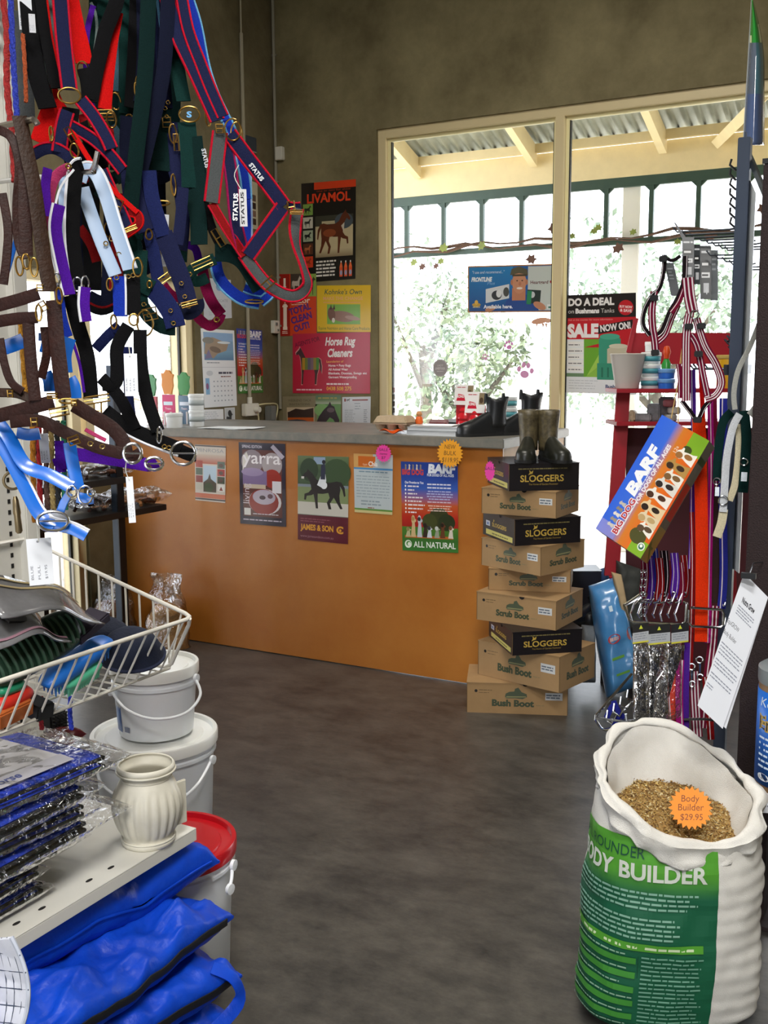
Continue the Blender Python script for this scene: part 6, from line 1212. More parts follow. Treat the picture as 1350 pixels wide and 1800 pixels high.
# ================================================================== buckets
bw = mat('white_bucket_plastic', '#eef2f8', .32, n=.02, ns=3); bl_ = mat('white_bucket_lid', '#f0f1ee', .3); redl = mat('red_bucket_lid', '#b5101c', .3, coat=.2)
def bucket(c, r, h, z0, label, lidm, band=True, handle=None, ):
    c = V((c.x, c.y, z0)); t = thing('bucket', c, label, 'bucket'); a = MB()
    a.lathe([(r * .84, 0), (r * .86, .004), (r * .955, h - .06)], c, bw, 48); a.lathe([(r * .955, h - .06), (r * 1.0, h - .058), (r * 1.0, h - .05), (r * .965, h - .047), (r * .97, h - .02)], c, bw, 48, cap=False); a.build('bucket_body', t, smooth=40)
    a = MB(); a.lathe([(r * 1.0, h - .034), (r * 1.03, h - .032), (r * 1.035, h - .004), (r * 1.02, h), (r * .96, h), (r * .945, h - .012), (r * .80, h - .013), (r * .78, h - .009), (r * .5, h - .009), (0, h - .009)], c, lidm, 48, cap=False); a.build('lid', t, smooth=40)
    if handle:
        a = MB(); a.tube([tuple(q) for q in handle], .0042, bw, 8, 6); a.build('handle', t)
        for q in (handle[0], handle[-1]): a = MB(); a.lathe([(.013, 0), (.013, .008), (0, .009)], q, bw, 14, axis=(q - (c + Z_ * (q.z - c.z))).normalized()); a.build('handle_boss', t)
    return t
d1 = 3.02
z2 = PD(272, 1325, 2.86).z                        # top of the middle bucket
c2 = PD(272, 1300, 3.05); c1 = PD(271, 1165, d1)
bucket(c2, .178, z2, 0, 'large white lidded bucket on the floor carrying a smaller bucket', bl_, handle=[PD(372, 1335, 2.98), PD(350, 1375, 2.9), PD(322, 1402, 2.86), PD(290, 1420, 2.84), PD(240, 1415, 2.84), PD(180, 1380, 2.9), PD(168, 1330, 3.0)])
zt = PD(271, 1166, 3.0).z
hb = [PD(343, 1192, 2.98), PD(352, 1222, 2.93), PD(325, 1254, 2.86), PD(270, 1264, 2.84), PD(222, 1247, 2.86), PD(196, 1215, 2.96)]
tb = bucket(c1, .124, zt - z2, z2, 'smaller white lidded bucket with its handle down, on top of the large one', bl_, handle=hb)
e1 = V((RT.x, RT.y, 0)).normalized(); e2 = V((-FW.x, -FW.y, 0)).normalized(); c1z = V((c1.x, c1.y, z2)); hh = zt - z2
def cyl(cc, r, off=.0008): return lambda x, y, z: cc + (e1 * math.sin(x / r) + e2 * math.cos(x / r)) * (r * (.87 + .09 * y / hh) + off + z) + Z_ * y
p = Print(1, 1); fnc = cyl(c1z, .124)
for i in range(8): p.grad(-.150 + i * .006, .02, .006, hh - .10, [(0, '#3a62a8'), (1, '#4a78bc')])
p.rect(-.088, .024, .024, .016, '#8890a8'); a = MB(); p.put(a, fnc, GL); a.build('label', tb, fix=False)
c3 = PD(298, 1478, 2.5); c3 = V((c3.x, c3.y, 0)); bucket(c3, .155, PD(298, 1474, 2.5).z, 0, 'white bucket with a red lid behind the blue rugs', redl, handle=[PD(408, 1520, 2.45), PD(407, 1545, 2.43), PD(402, 1562, 2.42)])

# ================================================================== treat shelf by the side wall
blk = mat('black_laminate_shelf', '#14110f', .4); pst = mat('black_steel_post', '#0e1116', .35, .3); pst2 = mat('blue_grey_steel', '#2e3a4a', .35, .3)
TX = -3.46; ts = thing('treat_shelf', (-3.8, 3.3, 0), 'black shelf unit of dog treats standing by the side wall', 'shelf unit')
Pe = PX(293, 886, TX); zt1 = Pe.z; Pp = PX(228, 900, TX)
zt2 = PX(219, 838, TX).z
for z_, y1 in ((zt1, Pe.y), (zt2, Pe.y - .28)):
    a = MB(); ybox(a, XL + .05, TX, 2.5, y1, z_ - .03, z_, blk); a.build('shelf_board', ts, bevel=.002)
for (x_, y_) in ((TX - .02, Pp.y - .04), (XL + .08, Pp.y - .04), (TX - .02, 2.54), (XL + .08, 2.54)):
    a = MB(); a.box((x_ - .018, y_, .75), (.036, .04, 1.5), pst2); a.box((x_ + .003, y_, .75), (.006, .044, 1.5), pst); a.build('post', ts)
chewm = mat('brown_chew', '#6b3a20', .6, n=.4, ns=30, bump=.5, bs=60); chew2 = mat('tan_chew', '#a8703f', .6, n=.3, ns=30, bump=.5, bs=60); chd = mat('dark_chew', '#3a2018', .6, n=.3, ns=30)
def treat(x, y, z, w, h, label, ms, seed):
    c = PX(x, y, TX - .12); c.z = z; q = random.Random(seed); t = thing('treat_packet', c, label, 'packet', 'packets of dog treats on the black shelf')
    for i in range(7):
        p = c + V((q.uniform(-.06, .06), q.uniform(-w / 2, w / 2) * .8, h * q.uniform(.18, .55))); d = V((q.uniform(-1, 1), q.uniform(-1, 1), q.uniform(-.5, .5))).normalized() * .045
        a = MB(); a.tube([p - d, p + V((0, 0, .006)), p + d], [.008, .013, .009], ms[i % len(ms)], 8, 3); a.build('chew', t)
    f = pillow(c + Z_ * h * .45, X_, Y_, Z_, .16, w, h * .85, .008, 22, seed, 3); a = MB(); pillow_mesh(a, f, clearf, 22); a.build('film_bag', t, smooth=60)
treat(262, 872, zt1, .17, .085, 'clear packet of golden brown chews at the end of the black shelf', [chew2, chewm], 1)
treat(212, 868, zt1, .20, .10, 'clear packet of pale twisted chews in the middle of the black shelf', [chew2, chd], 2)
treat(165, 880, zt1, .20, .09, 'clear packet of dark chews at the near end of the black shelf', [chd, chewm], 3)
treat(205, 825, zt2, .18, .075, 'clear packet of brown treats on the upper black shelf, right', [chewm, chd], 4)
treat(160, 828, zt2, .18, .07, 'clear packet of reddish treats on the upper black shelf, left', [chd, chewm], 5)
# plastic bags of pellets on the floor against the counter
def bag(base, w, d, h, fill, col, col2, label, seed, neck=True):
    t = thing('pellet_bag', base, label, 'bag'); base = V(base); m = mat('pellets_' + col[1:], col, .8, col2=col2, ns=70, bump=.6, bs=90)
    def sf(hf, off, nzv):
        def g(u, v):
            an = 2 * math.pi * u; z = hf * v; r = (1 - .12 * v) * (max(0, 1 - v ** 7)) ** .5 if hf < h * .8 else (1 - .12 * min(v / .6, 1)) * (1 if v < .6 else 1 - .35 * math.sin((v - .6) * 2.2))
            fl = 1 if v < .6 or hf < h * .8 else max(.12, 1 - (v - .6) * 2.2)
            p = base + V((math.cos(an) * (w / 2 + off) * r, math.sin(an) * (d / 2 + off) * r * fl, z)); return p + V((nz(p, 12, seed) * nzv, nz(p, 12, seed + 5) * nzv, 0))
        return g
    a = MB(); a.grid(sf(h * .62, 0, .02), 28, 12, m, closed_u=True); a.build('contents', t, smooth=60)
    a = MB(); a.grid(sf(h, .008, .03), 36, 22, clearf, closed_u=True); a.build('clear_bag', t, smooth=60)
    return t
bag(PZ(318, 1128, 0) + V((0, -.10, 0)), .24, .16, .40, 0, '#c08a4e', '#dca868', 'clear bag of tan pellets on the floor against the counter', 3)
bag(PZ(232, 1112, 0) + V((.0, -.15, 0)), .30, .2, .36, 0, '#6b3f20', '#8c5a30', 'clear bag of brown pellets beside the black post', 8)
bag(PZ(165, 1090, 0) + V((0, -.1, 0)), .2, .16, .5, 0, '#9fb4c4', '#cdd9e2', 'bluish clear bag of white blocks left of the brown pellets', 14)
bag(PZ(95, 1100, 0) + V((0, -.1, 0)), .2, .16, .42, 0, '#8a7d70', '#a89a8a', 'bag of greyish feed behind the wire basket', 19)
# ================================================================== right-hand display stand
slate = mat('slate_blue_steel', '#3c475a', .4, .2, n=.05, ns=8); maroon_c = mat('brown_textured_steel', '#2a1c1d', .75, n=.25, ns=120, bump=.4, bs=260)
pc = PD(1291, 700, 3.0); PXc, PYc = pc.x, pc.y
st = thing('display_stand', (PXc, PYc, 0), 'slate blue steel display stand with hooks carrying leads and harnesses', 'display stand')
ztop = PD(1300, 256, 3.0).z
a = MB(); a.box((PXc, PYc, ztop / 2), (.034, .034, ztop), slate); a.build('post', st, bevel=.002)
a = MB(); a.box((PXc, PYc, ztop + .008), (.006, .006, .016), slate); a.build('pin', st)
a = MB(); a.box((PXc - .02, PYc, .02), (.5, .06, .04), slate); a.box((PXc, PYc + .02, .02), (.06, .5, .04), slate); a.build('foot', st, bevel=.003)
pale = mat('pale_acrylic_panel', '#c6ccd0', .25, coat=.4)
q0, q1 = PD(1306, 300, 2.98), PD(1330, 300, 2.84)
a = MB(); zb_ = PD(1310, 1010, 2.98).z; a.hexa([(q0.x, q0.y, zb_), (q1.x, q1.y, zb_), (q1.x, q1.y + .006, zb_), (q0.x, q0.y + .006, zb_)], [(q0.x, q0.y, ztop - .06), (q1.x, q1.y, ztop - .16), (q1.x, q1.y + .006, ztop - .16), (q0.x, q0.y + .006, ztop - .06)], pale); a.build('side_panel', st)
a = MB(); a.tube([PD(1312, 262, 2.97), PD(1347, 345, 2.8)], .009, mat('brushed_steel', '#9aa2a8', .3, .9), 4); a.build('brace', st)
# hooks going to the left
def hook(y0, Y, ln, r=.0032, m=None, drop=True):
    """straight rod along -X from the post line at photo height y0, at depth Y"""
    p = PY(1289, y0, PYc); z = p.z; a = MB(); x1 = PXc - ln
    a.tube([(PXc - .016, Y, z), (PXc - .03, Y, z - .002), (x1, Y, z), (x1 - .012, Y, z + .014)], r, m or chrome, 7); a.build('hook', st)
    return V((x1, Y, z))
darkst = mat('dark_hook_steel', '#4a4f55', .35, .8)
HK = []
for k in range(8): HK.append(hook(403, PYc - .02 + k * .085, .175 - .004 * k, .0028, m=darkst))
for k in range(6): hook(446, PYc + .01 + k * .11, .085, .0026, m=darkst)
for k in range(5): hook(648, PYc + k * .05, .12, m=darkst)
for k in range(6): hook(598 + k * 6, PYc + .02 + k * .03, .02 + .012 * (k % 2), m=darkst)
a = MB(); a.box((PXc - .02, PYc + .15, PY(1289, 650, PYc).z), (.008, .40, .03), darkst); a.build('hook_bar', st)
# edge-on black comb near the top of the post
for k in range(7):
    y = 280 + k * 17; p0, p1 = PD(1286 - (k % 2) * 2, y, 3.06), PD(1294, y + 20, 3.06); a = MB(); a.tube([p0, PD(1283, y + 10, 3.06), p1], .0035, mat('black_plastic', '#141518', .4), 6); a.build('price_clip', st)
# header cards on the hooks
def hang_card(x0, y0, x1, y1, d, label, col, prnt, grp=None, skew=0, thick=.0015, name='header_card'):
    w = (x1 - x0) * d / FPX; h = (y1 - y0) * d / FPX; bl, br, tr, tl = PD(x0 + skew, y1, d), PD(x1 + skew, y1, d - .01), PD(x1, y0, d - .01), PD(x0, y0, d)
    p = Print(w, h); p.rect(0, 0, w, h, col); prnt(p, w, h); t = thing(name, (bl + tr) / 2, label, 'card', grp); sheet(p, quadfn(w, h, bl, br, tr, tl), col, thick).build('card', t, fix=False)
    c = PD((x0 + x1) / 2, y0 + 4, d - .004); a = MB(); a.torus(c, CAM - c, .006, .0012, mat('black_plastic'), 14, 6); a.build('hang_loop', t); return t
def pc1(p, w, h):
    p.lines(w * .1, h * .86, w * .8, 1, h * .07, '#c9ccd0', th=.6, ragged=0); p.rect(w * .12, h * .58, w * .76, h * .14, '#1a1c1f'); p.lines(w * .16, h * .63, w * .6, 1, h * .08, '#e0e0e0', th=.6); p.rect(w * .12, h * .40, w * .76, h * .10, '#d6d8da'); p.lines(w * .16, h * .43, w * .6, 1, h * .06, '#2a2c30', th=.6); p.rect(w * .3, h * .12, w * .5, h * .18, '#b9bcc0')
hang_card(1199, 417, 1220, 492, 2.90, 'dark grey printed header card nearest on the upper hooks', '#3a3e43', pc1, 'header cards on the upper hooks')
hang_card(1220, 430, 1231, 500, 2.98, 'narrow dark header card just behind the first one', '#33373b', pc1, 'header cards on the upper hooks')
hang_card(1231, 432, 1250, 526, 3.05, 'dark header card with a pale diamond mark', '#2c3034', lambda p, w, h: (pc1(p, w, h), p.poly([(0, 0), (.3, .5), (0, 1), (-.3, .5)], '#c2c6ca', w * .6, h * .08, w * .5, h * .16)), 'header cards on the upper hooks')
hang_card(1249, 440, 1262, 528, 3.12, 'grey header card furthest back on the upper hooks', '#5c6165', lambda p, w, h: p.lines(w * .2, h * .8, w * .6, 3, h * .1, '#8d9296'), 'header cards on the upper hooks')
a = MB(); c0 = PD(1184, 392, 2.95); a.hexa([PD(1184, 390, 2.95), PD(1188, 392, 2.95), PD(1206, 418, 2.93), PD(1198, 418, 2.93)], [PD(1184, 390, 2.954), PD(1188, 392, 2.954), PD(1206, 418, 2.934), PD(1198, 418, 2.934)], mat('grey_card', '#6a6c70', .5)); tag(a.build('folded_card'), 'small folded grey card tip sticking up at the end of the hooks', 'card')
hang_card(1168, 462, 1184, 520, 2.93, 'slanting grey label card on the harness', '#5a5d60', lambda p, w, h: p.lines(w * .2, h * .8, w * .6, 4, h * .1, '#8d9296'), skew=12)
# brown column of the next unit
cp = PD(1318, 900, 2.72); cpx, cpy = cp.x + .045, cp.y
col_ = thing('display_column', (cpx, cpy, 0), 'brown textured steel column at the right edge of the picture', 'column')
zc_ = PD(1340, 306, 2.7).z
a = MB(); a.box((cpx, cpy, zc_ / 2), (.085, .085, zc_), maroon_c); a.build('column_shaft', col_, bevel=.003)
a = MB(); a.box((cpx, cpy, .006), (.16, .16, .012), maroon_c); a.build('base_plate', col_, bevel=.002)
a = MB(); a.box((cpx, cpy, zc_ + .006), (.09, .09, .012), mat('black_plastic')); a.build('cap', col_)
# curved blue and green sign leaf above the stand
sg = thing('curved_sign', PD(1325, 240, 3.02), 'tall curved sign leaf, green tip over glossy blue, above the stand', 'sign'); pr_ = []
def leafe(v):   # half-width edges at height v (0 bottom .. 1 top)
    y = 255 - v * 257; xl = 1307 + v * 15; xr = 1343 - 0 * v if v < .55 else 1343 - ((v - .55) / .45) ** 1.7 * 21
    return xl, xr, y
def lsurf(u, v): xl, xr, y = leafe(v); return PD(xl + (xr - xl) * u, y, 3.02 - .05 * math.sin(math.pi * u))
def lcol(u, v):
    if v > .70: g = lin('#2f8a3a'); return lin('#d9e0b4') if (abs(u - .9) < .1 and v < .82) or (u < .18 and v < .76) else g
    return lin('#4e5f86') if v < .35 else (lin('#5a6474') if u < .5 else lin('#4e7482'))
a = MB(); a.grid(lsurf, 10, 40, printed('sign_face', .15, coat=.6), colf=lcol); a.build('sign_face', sg, solid=.003, smooth=60)
a = MB(); a.tube([lsurf(0, v / 20) for v in range(21)], .003, mat('aluminium_edge', '#c9cfd2', .3, .8), 6); a.build('edge_trim', sg)

# ================================================================== harnesses, leads and collars
WB.update({'hred': '#6e1330', 'orange': '#e0340c', 'magenta': '#9c1470', 'violet': '#4f2390', 'dkgreen': '#0c2a28', 'cream': '#d2c8a8', 'wht2': '#cdd1d6', 'greyl': '#a9aaa4', 'dbrown': '#3a2826', 'bluev': '#2a2f90', 'hblack': '#1a1216'})
def striped(label, d, straps, rings=(), name='dog_harness', cat='harness', group=None):
    """webbing with bright reflective lines: strap + two raised line threads"""
    x0, y0 = straps[0][3][0]; root = thing(name, PD(x0, y0, d), label, cat, group)
    for i, (nm, colr, w, pts, lines_) in enumerate(straps):
        P = [(*PD(x, y, d + .002 * i), (i * 23) % 24 - 12) for x, y in pts]; wd = w * d / FPX; a = MB(); a.ribbon(P, wd, .003, wm(colr), k=6); a.build(nm, root, fix=False, smooth=25)
        Q = smooth_path(P, 6); E3 = [V(q[:3]) for q in Q]
        for o in lines_:
            vs = []
            for j in range(len(Q)):
                t = (E3[min(j + 1, len(Q) - 1)] - E3[max(j - 1, 0)]).normalized(); N = CAM - E3[j]; N = (N - t * N.dot(t)).normalized(); N = Matrix.Rotation(R(Q[j][3]), 3, t) @ N
                vs.append(E3[j] + t.cross(N).normalized() * (o * wd * .5) + N * .0012)
            a = MB(); a.tube(vs, wd * .07, mat('reflective_thread', '#e9dfe4', .35), 5); a.build('reflective_line', root)
    for x, y, r_, m_ in rings:
        c = PD(x, y, d - .006); a = MB()
        if m_ == 'k': a.box(c, (.022, .012, .016), mat('black_plastic')); a.build('slider', root, bevel=.002)
        else: a.torus(c, CAM - c, r_ * d / FPX, .002, chrome, 18, 6); a.build('ring', root)
    return root
L2 = (-.45, .45)
striped('red and white harness loop hanging furthest left of the stand', 2.86, [('girth_strap', 'hblack', 8, [(1168, 448), (1166, 480), (1158, 508), (1146, 520), (1133, 545), (1130, 570), (1142, 590)], (.6,)), ('chest_strap', 'hred', 13, [(1150, 512), (1146, 545), (1147, 575), (1151, 600), (1153, 625)], L2), ('back_strap', 'hblack', 9, [(1205, 450), (1203, 490), (1194, 520), (1178, 548), (1165, 580), (1154, 590)], (-.6,)), ('link_strap', 'hblack', 6, [(1196, 450), (1182, 458), (1168, 452)], ()), ('girth_strap', 'hred', 10, [(1192, 536), (1180, 562), (1170, 588), (1156, 602)], L2)], [(1150, 524, 4, 'k'), (1166, 455, 4, 'k'), (1152, 620, 4, 'k')], group='harnesses on the stand')
striped('red and white striped harness with a ring, middle of the stand', 2.82, [('back_strap', 'hred', 20, [(1209, 488), (1212, 520), (1218, 550)], (-.7, 0, .7)), ('chest_strap', 'hred', 15, [(1213, 548), (1207, 585), (1206, 640), (1206, 705)], (-.6, 0, .6)), ('girth_strap', 'hred', 14, [(1224, 560), (1238, 605), (1258, 640), (1268, 672), (1258, 694), (1240, 702)], (-.5, .1, .55)), ('link_strap', 'hred', 12, [(1214, 588), (1226, 610), (1236, 660), (1244, 698)], L2), ('girth_strap', 'hblack', 8, [(1198, 704), (1212, 722), (1226, 738), (1238, 716), (1252, 700)], (.5,)), ('link_strap', 'hred', 8, [(1204, 504), (1194, 530), (1180, 550)], (.5,)), ('girth_strap', 'hred', 9, [(1193, 640), (1196, 670), (1196, 700)], (.4,))], [(1221, 553, 7, 'o'), (1211, 574, 4, 'k'), (1233, 573, 4, 'k'), (1226, 738, 4, 'k'), (1228, 622, 4, 'k')], group='harnesses on the stand')
LG = 'leads and collars hanging on the stand'
def lead(label, colr, w, pts, d, lines_=(), clip=None, name='dog_lead'):
    t = striped(label, d, [('webbing', colr, w, pts, lines_)], (), name, 'lead', LG)
    if clip:
        x, y = clip; c = PD(x, y, d - .01); a = MB(); a.torus(c, CAM - c, .009, .0024, chrome, 16, 7); a.tube([PD(x, y + 6, d - .01), PD(x, y + 22, d - .01)], [.0045, .0035], chrome, 8); a.torus(PD(x + 1, y + 30, d - .01), CAM - c, .008, .0024, chrome, 16, 7, a0=30, a1=320); a.build('snap_clip', t)
    return t
lead('wide bright orange lead, widest of the leads on the stand', 'orange', 22, [(1228, 735), (1232, 850), (1234, 1000), (1232, 1128)], 2.94, clip=(1230, 1160))
lead('magenta lead just right of the wide orange one', 'magenta', 10, [(1248, 690), (1250, 820), (1248, 930), (1244, 1130)], 2.98, (0,))
lead('purple lead behind the tilted dog food carton', 'violet', 9, [(1218, 650), (1219, 760), (1217, 900), (1214, 1000)], 2.99, (.5,))
lead('slim red lead left of the orange one', 'dred', 8, [(1216, 900), (1218, 1000), (1215, 1130), (1212, 1200)], 2.97, (.3,))
lead('dark brown leather lead right of the orange one', 'dbrown', 15, [(1262, 860), (1260, 960), (1256, 1060)], 3.02)
lead('blue lead with a white stripe beside the post', 'bluev', 14, [(1272, 700), (1270, 850), (1272, 1000), (1268, 1070)], 3.0, (.3,))
lead('red lead hanging to the right of the harness', 'red', 8, [(1232, 650), (1236, 740), (1240, 800)], 3.0)
lead('red and violet lead between the harness straps', 'hred', 10, [(1255, 700), (1257, 780), (1262, 860)], 3.03, (.5,))
lead('maroon and white lead under the wire frame', 'hred', 16, [(1256, 1065), (1252, 1130), (1244, 1200), (1238, 1280)], 2.99, (-.5, .3))
lead('orange-red lead low on the stand', 'orange', 15, [(1180, 1172), (1182, 1220), (1186, 1290)], 2.92, (.8,))
lead('purple and pink striped lead low on the stand', 'magenta', 13, [(1196, 1160), (1194, 1220), (1196, 1290)], 2.90, (-.5,))
lead('violet lead low on the stand beside the pink one', 'violet', 10, [(1208, 1130), (1206, 1210), (1206, 1290)], 2.93)
lead('dark red striped lead behind the printed paper', 'hred', 18, [(1220, 1180), (1222, 1230), (1226, 1295)], 2.95, (-.6, 0, .6), clip=(1216, 1172))
lead('maroon lead low on the stand next to the paper', 'dred', 12, [(1240, 1190), (1246, 1240), (1250, 1300)], 2.98, (.2,))
# bunch of patterned collars behind the carton
CLR = ['hred', 'violet', 'bluev', 'dred', 'hblack', 'hred', 'violet', 'hred', 'dred']
for i in range(9):
    x = 1128 + i * 9; y0 = 960 + (i * 17) % 30; y1 = 1040 + (i * 13) % 26
    striped(['dark red collar at the left end of the collar bunch', 'violet collar second from the left in the bunch', 'blue collar third from the left in the bunch', 'slim red collar left of the middle of the bunch', 'black speckled collar in the middle of the bunch', 'red and white collar right of the middle of the bunch', 'purple collar with a hanging loop in the bunch', 'red and white collar second from the right of the bunch', 'dark red collar at the right end of the collar bunch'][i], 3.05 + .01 * (i % 3), [('collar_band', CLR[i], 8, [(x, y0), (x + 3, (y0 + y1) // 2), (x, y1), (x + 5, y1 + 6), (x + 9, (y0 + y1) // 2 + 8), (x + 6, y0)], (.2,))], [(x + 3, y1 + 4, 3, 'o')], 'dog_collar', 'collar', LG)
# belts on the post side
belt = lambda label, colr, w, pts, d, rings=(): striped(label, d, [('belt_band', colr, w, pts, ())], rings, 'dog_collar', 'collar', LG)
belt('dark green leather collar on the left side of the post', 'dkgreen', 15, [(1286, 724), (1270, 745), (1262, 800), (1260, 845)], 2.84, [(1260, 846, 6, 'o')])
belt('dark green leather collar on the right side of the post', 'dkgreen', 17, [(1308, 722), (1312, 765), (1310, 812), (1306, 866)], 2.80, [(1308, 812, 6, 'o')])
t = belt('cream and white leather collar with a buckle hanging in front of the post', 'wht2', 13, [(1300, 728), (1288, 752), (1278, 800), (1274, 850), (1271, 900)], 2.78, [(1271, 880, 8, 'o')])
belt('cream tongue end of the buckled collar below its buckle', 'cream', 15, [(1272, 895), (1268, 920), (1260, 944)], 2.785)
belt('cream collar behind the white one with punched holes', 'cream', 12, [(1300, 745), (1298, 800), (1292, 850), (1282, 880)], 2.82)
belt('grey looped strap curving out from behind the post', 'greyl', 9, [(1338, 560), (1318, 610), (1298, 650), (1290, 690), (1292, 720)], 2.78)
belt('pale grey looped strap at the right picture edge', 'greyl', 13, [(1356, 650), (1346, 690), (1330, 715), (1318, 730)], 2.7)
for x0, y0, x1, y1, lb in ((1303, 830, 1313, 846, 'tiny white price label on the right green collar'), (1257, 856, 1264, 872, 'tiny white price label on the left green collar')):
    tagcard(x0, y0, x1, y1, 2.76, lb, col='#d9e2ea')

# ================================================================== hanging carton of dog food
bl, br, tl = PD(1126, 982, 2.80), PD(1247, 775, 2.80), PD(1047, 929, 2.90); tr = br + (tl - bl)
w, h = (br - bl).length, (tl - bl).length; fn = quadfn(w, h, bl, br, tr, tl); t = thing('dog_food_carton', (bl + tr) / 2, 'BARF BIG DOG carton hanging tilted from strings in front of the leads', 'carton')
N = (br - bl).cross(tl - bl).normalized(); dp = .05; a = MB(); crd = mat('carton_grey_side', '#6d6658', .6, n=.15, ns=20)
back = [q - N * dp for q in (bl, br, tr, tl)]; a.add([bl, br, tr, tl] + back, [(0, 1, 2, 3), (7, 6, 5, 4), (0, 4, 5, 1), (1, 5, 6, 2), (2, 6, 7, 3), (3, 7, 4, 0)], crd)
p = Print(w, h); p.grad(0, 0, w, h, [(0, '#d4571a'), (.28, '#dd6a1c'), (.5, '#cf7a2a'), (.6, '#9c7a9c'), (.68, '#3a6ad6'), (1, '#2f62d8')])
p.rect(0, 0, w * .12, h * .30, '#7fae2a'); p.rect(w * .84, 0, w * .16, h * .32, '#7fae2a'); p.ell(w * .13, h * .25, w * .06, h * .16, '#4a4a22'); p.ell(w * .86, h * .26, w * .03, h * .09, '#3f4a22')
p.grad(0, h * .62, w * .1, h * .38, [(0, '#8a86c8'), (1, '#7a86d8')])
p.text('BARF', w * .36, h * .68, h * .20, '#eef1f6', w=w * .40, bold=.06, shear=.15); p.text('FOR DOGS OF ALL AGES', w * .33, h * .55, h * .075, '#e8e4ea', w=w * .50, bold=.04); p.lines(w * .42, h * .645, w * .3, 1, h * .04, '#dfe3ef', ragged=0)
p.rect(w * .05, h * .57, w * .28, h * .02, '#cfd4dc'); p.text('BIG DOG', w * .045, h * .60, h * .11, '#e9e3e3', w=w * .30, bold=.10); p.text('BIG DOG', w * .05, h * .605, h * .10, '#b01f30', w=w * .29, bold=.03)
for i in range(5): p.poly(DOGSIT, ('#c9c4bc', '#9a8f80', '#dcd6cc', '#8a8378', '#bdb6aa')[i], w * (.07 + i * .045), h * .73, w * .05, h * .13)
for i, (x, s, c1_, c2_) in enumerate(((.15, .30, '#e8e4da', '#5a4632'), (.22, .40, '#d9c9a8', '#b89c6c'), (.30, .46, '#dcc39a', '#2a1d16'), (.40, .50, '#e6e0d8', '#4a2c1c'), (.50, .44, '#d8d4cc', '#2f2622'), (.58, .36, '#e4e0d6', '#7a5a36'), (.66, .44, '#b08a4a', '#3a2a1e'), (.76, .38, '#eee8de', '#9a6a3a'))):
    p.poly(DOGSIT, c1_, w * x, h * .04, w * .14, h * s); p.ell(w * (x + .04), h * (.04 + s * .80), w * .025, h * .07, c2_); p.ell(w * (x + .055), h * (.04 + s * .35), w * .02, h * .08, c2_)
p.text('12s', w * .80, h * .42, h * .06, '#f0e0c8', w=w * .05); p.ell(w * .075, h * .10, h * .07, h * .07, '#dfe8e0'); p.ell(w * .075, h * .10, h * .05, h * .05, '#2f6a50'); p.ell(w * .08, h * .105, h * .028, h * .028, '#eef2ee')
p.put(a, lambda x, y, z: fn(x, y, z + .0004), GL)
p = Print(w, dp); p.rect(w * .35, dp * .1, w * .30, dp * .75, '#b8321c'); p.grad(0, 0, w * .28, dp, [(0, '#9a7a3a'), (1, '#8a7a40')]); p.rect(w * .1, dp * .3, w * .02, dp * .6, '#4a5a2a'); p.rect(w * .82, 0, w * .05, dp, '#3f4a2a'); p.poly([(0, 0), (.12, .9), (.16, .9), (.03, 0)], '#4a5a20', 0, 0, w, dp)
sf = quadfn(w, dp, back[0], back[1], br, bl, 0); p.put(a, lambda x, y, z: sf(x, y, z + .0004), GL); a.build('carton_box', t, fix=False)
a = MB()
a = MB(); a.tube([PD(1180, 735, 2.9), PD(1196, 650, 2.95), PD(1207, 560, 2.97)], .0015, mat('gold_string', '#c9a86a', .5), 5); a.build('string', t)
a = MB(); a.tube([PD(1192, 745, 2.88), PD(1192, 660, 2.95), PD(1206, 565, 2.97)], .0015, mat('gold_string'), 5); a.build('string', t)

# ================================================================== red stand by the window
redp = mat('red_painted_stand', '#9c1426', .4, n=.05, ns=5); D = 4.76
rs = thing('red_display_stand', PD(1130, 690, D) * 1, 'red sloping display stand of tubs in front of the glazing', 'display stand')
def quadslab(pts, th, m, nm, parent): a = MB(); P = [V(p_) for p_ in pts]; n_ = (P[1] - P[0]).cross(P[3] - P[0]).normalized(); a.hexa(P, [q + n_ * th for q in P], m); a.build(nm, parent, bevel=.002)
lo = V(rs['_o']); 
def RD(x, y, o=0): return PD(x, y, D + o)
quadslab([RD(1063, 1012), RD(1089, 1012), RD(1108, 688), RD(1084, 688)], -.02, redp, 'side_panel', rs)
a = MB(); f0 = PD(1076, 1012, D); a.tube([f0, V((f0.x, f0.y + .16, .2)), V((f0.x, f0.y + .2, .0))], .016, redp, 6); a.build('leg', rs)
a = MB(); f1 = PD(1288, 1012, D); a.tube([PD(1288, 640, D), f1, V((f1.x, f1.y + .2, 0.0))], .016, redp, 6); a.build('leg', rs)
for y, o in ((684, 0), (742, .04)):
    p0, p1 = RD(1084, y, o - .1), RD(1290, y, o - .1); a = MB(); dv = (p1 - p0); dv.z = 0; n_ = V((-dv.y, dv.x, 0)).normalized(); p1.z = p0.z
    P = [p0, p1, p1 + n_ * .24, p0 + n_ * .24]; a.hexa([q - Z_ * .018 for q in P], P, redp); a.build('shelf_board', rs, bevel=.002)
a = MB(); p0, p1 = RD(1100, 745, .12), RD(1290, 745, .12); q0_, q1_ = RD(1100, 560, .16), RD(1290, 560, .16); a.hexa([p0, p1, q1_, q0_], [q + FW * .012 for q in (p0, p1, q1_, q0_)], redp); 
a = MB(); a.hexa([RD(1100, 640, .2), RD(1290, 640, .2), RD(1290, 585, .2), RD(1108, 585, .2)], [RD(1100, 640, .215), RD(1290, 640, .215), RD(1290, 585, .215), RD(1108, 585, .215)], redp); a.build('back_board', rs)
quadslab([RD(1100, 620, .1), RD(1108, 620, .1), RD(1122, 560, .1), RD(1114, 560, .1)], .01, redp, 'side_panel', rs)
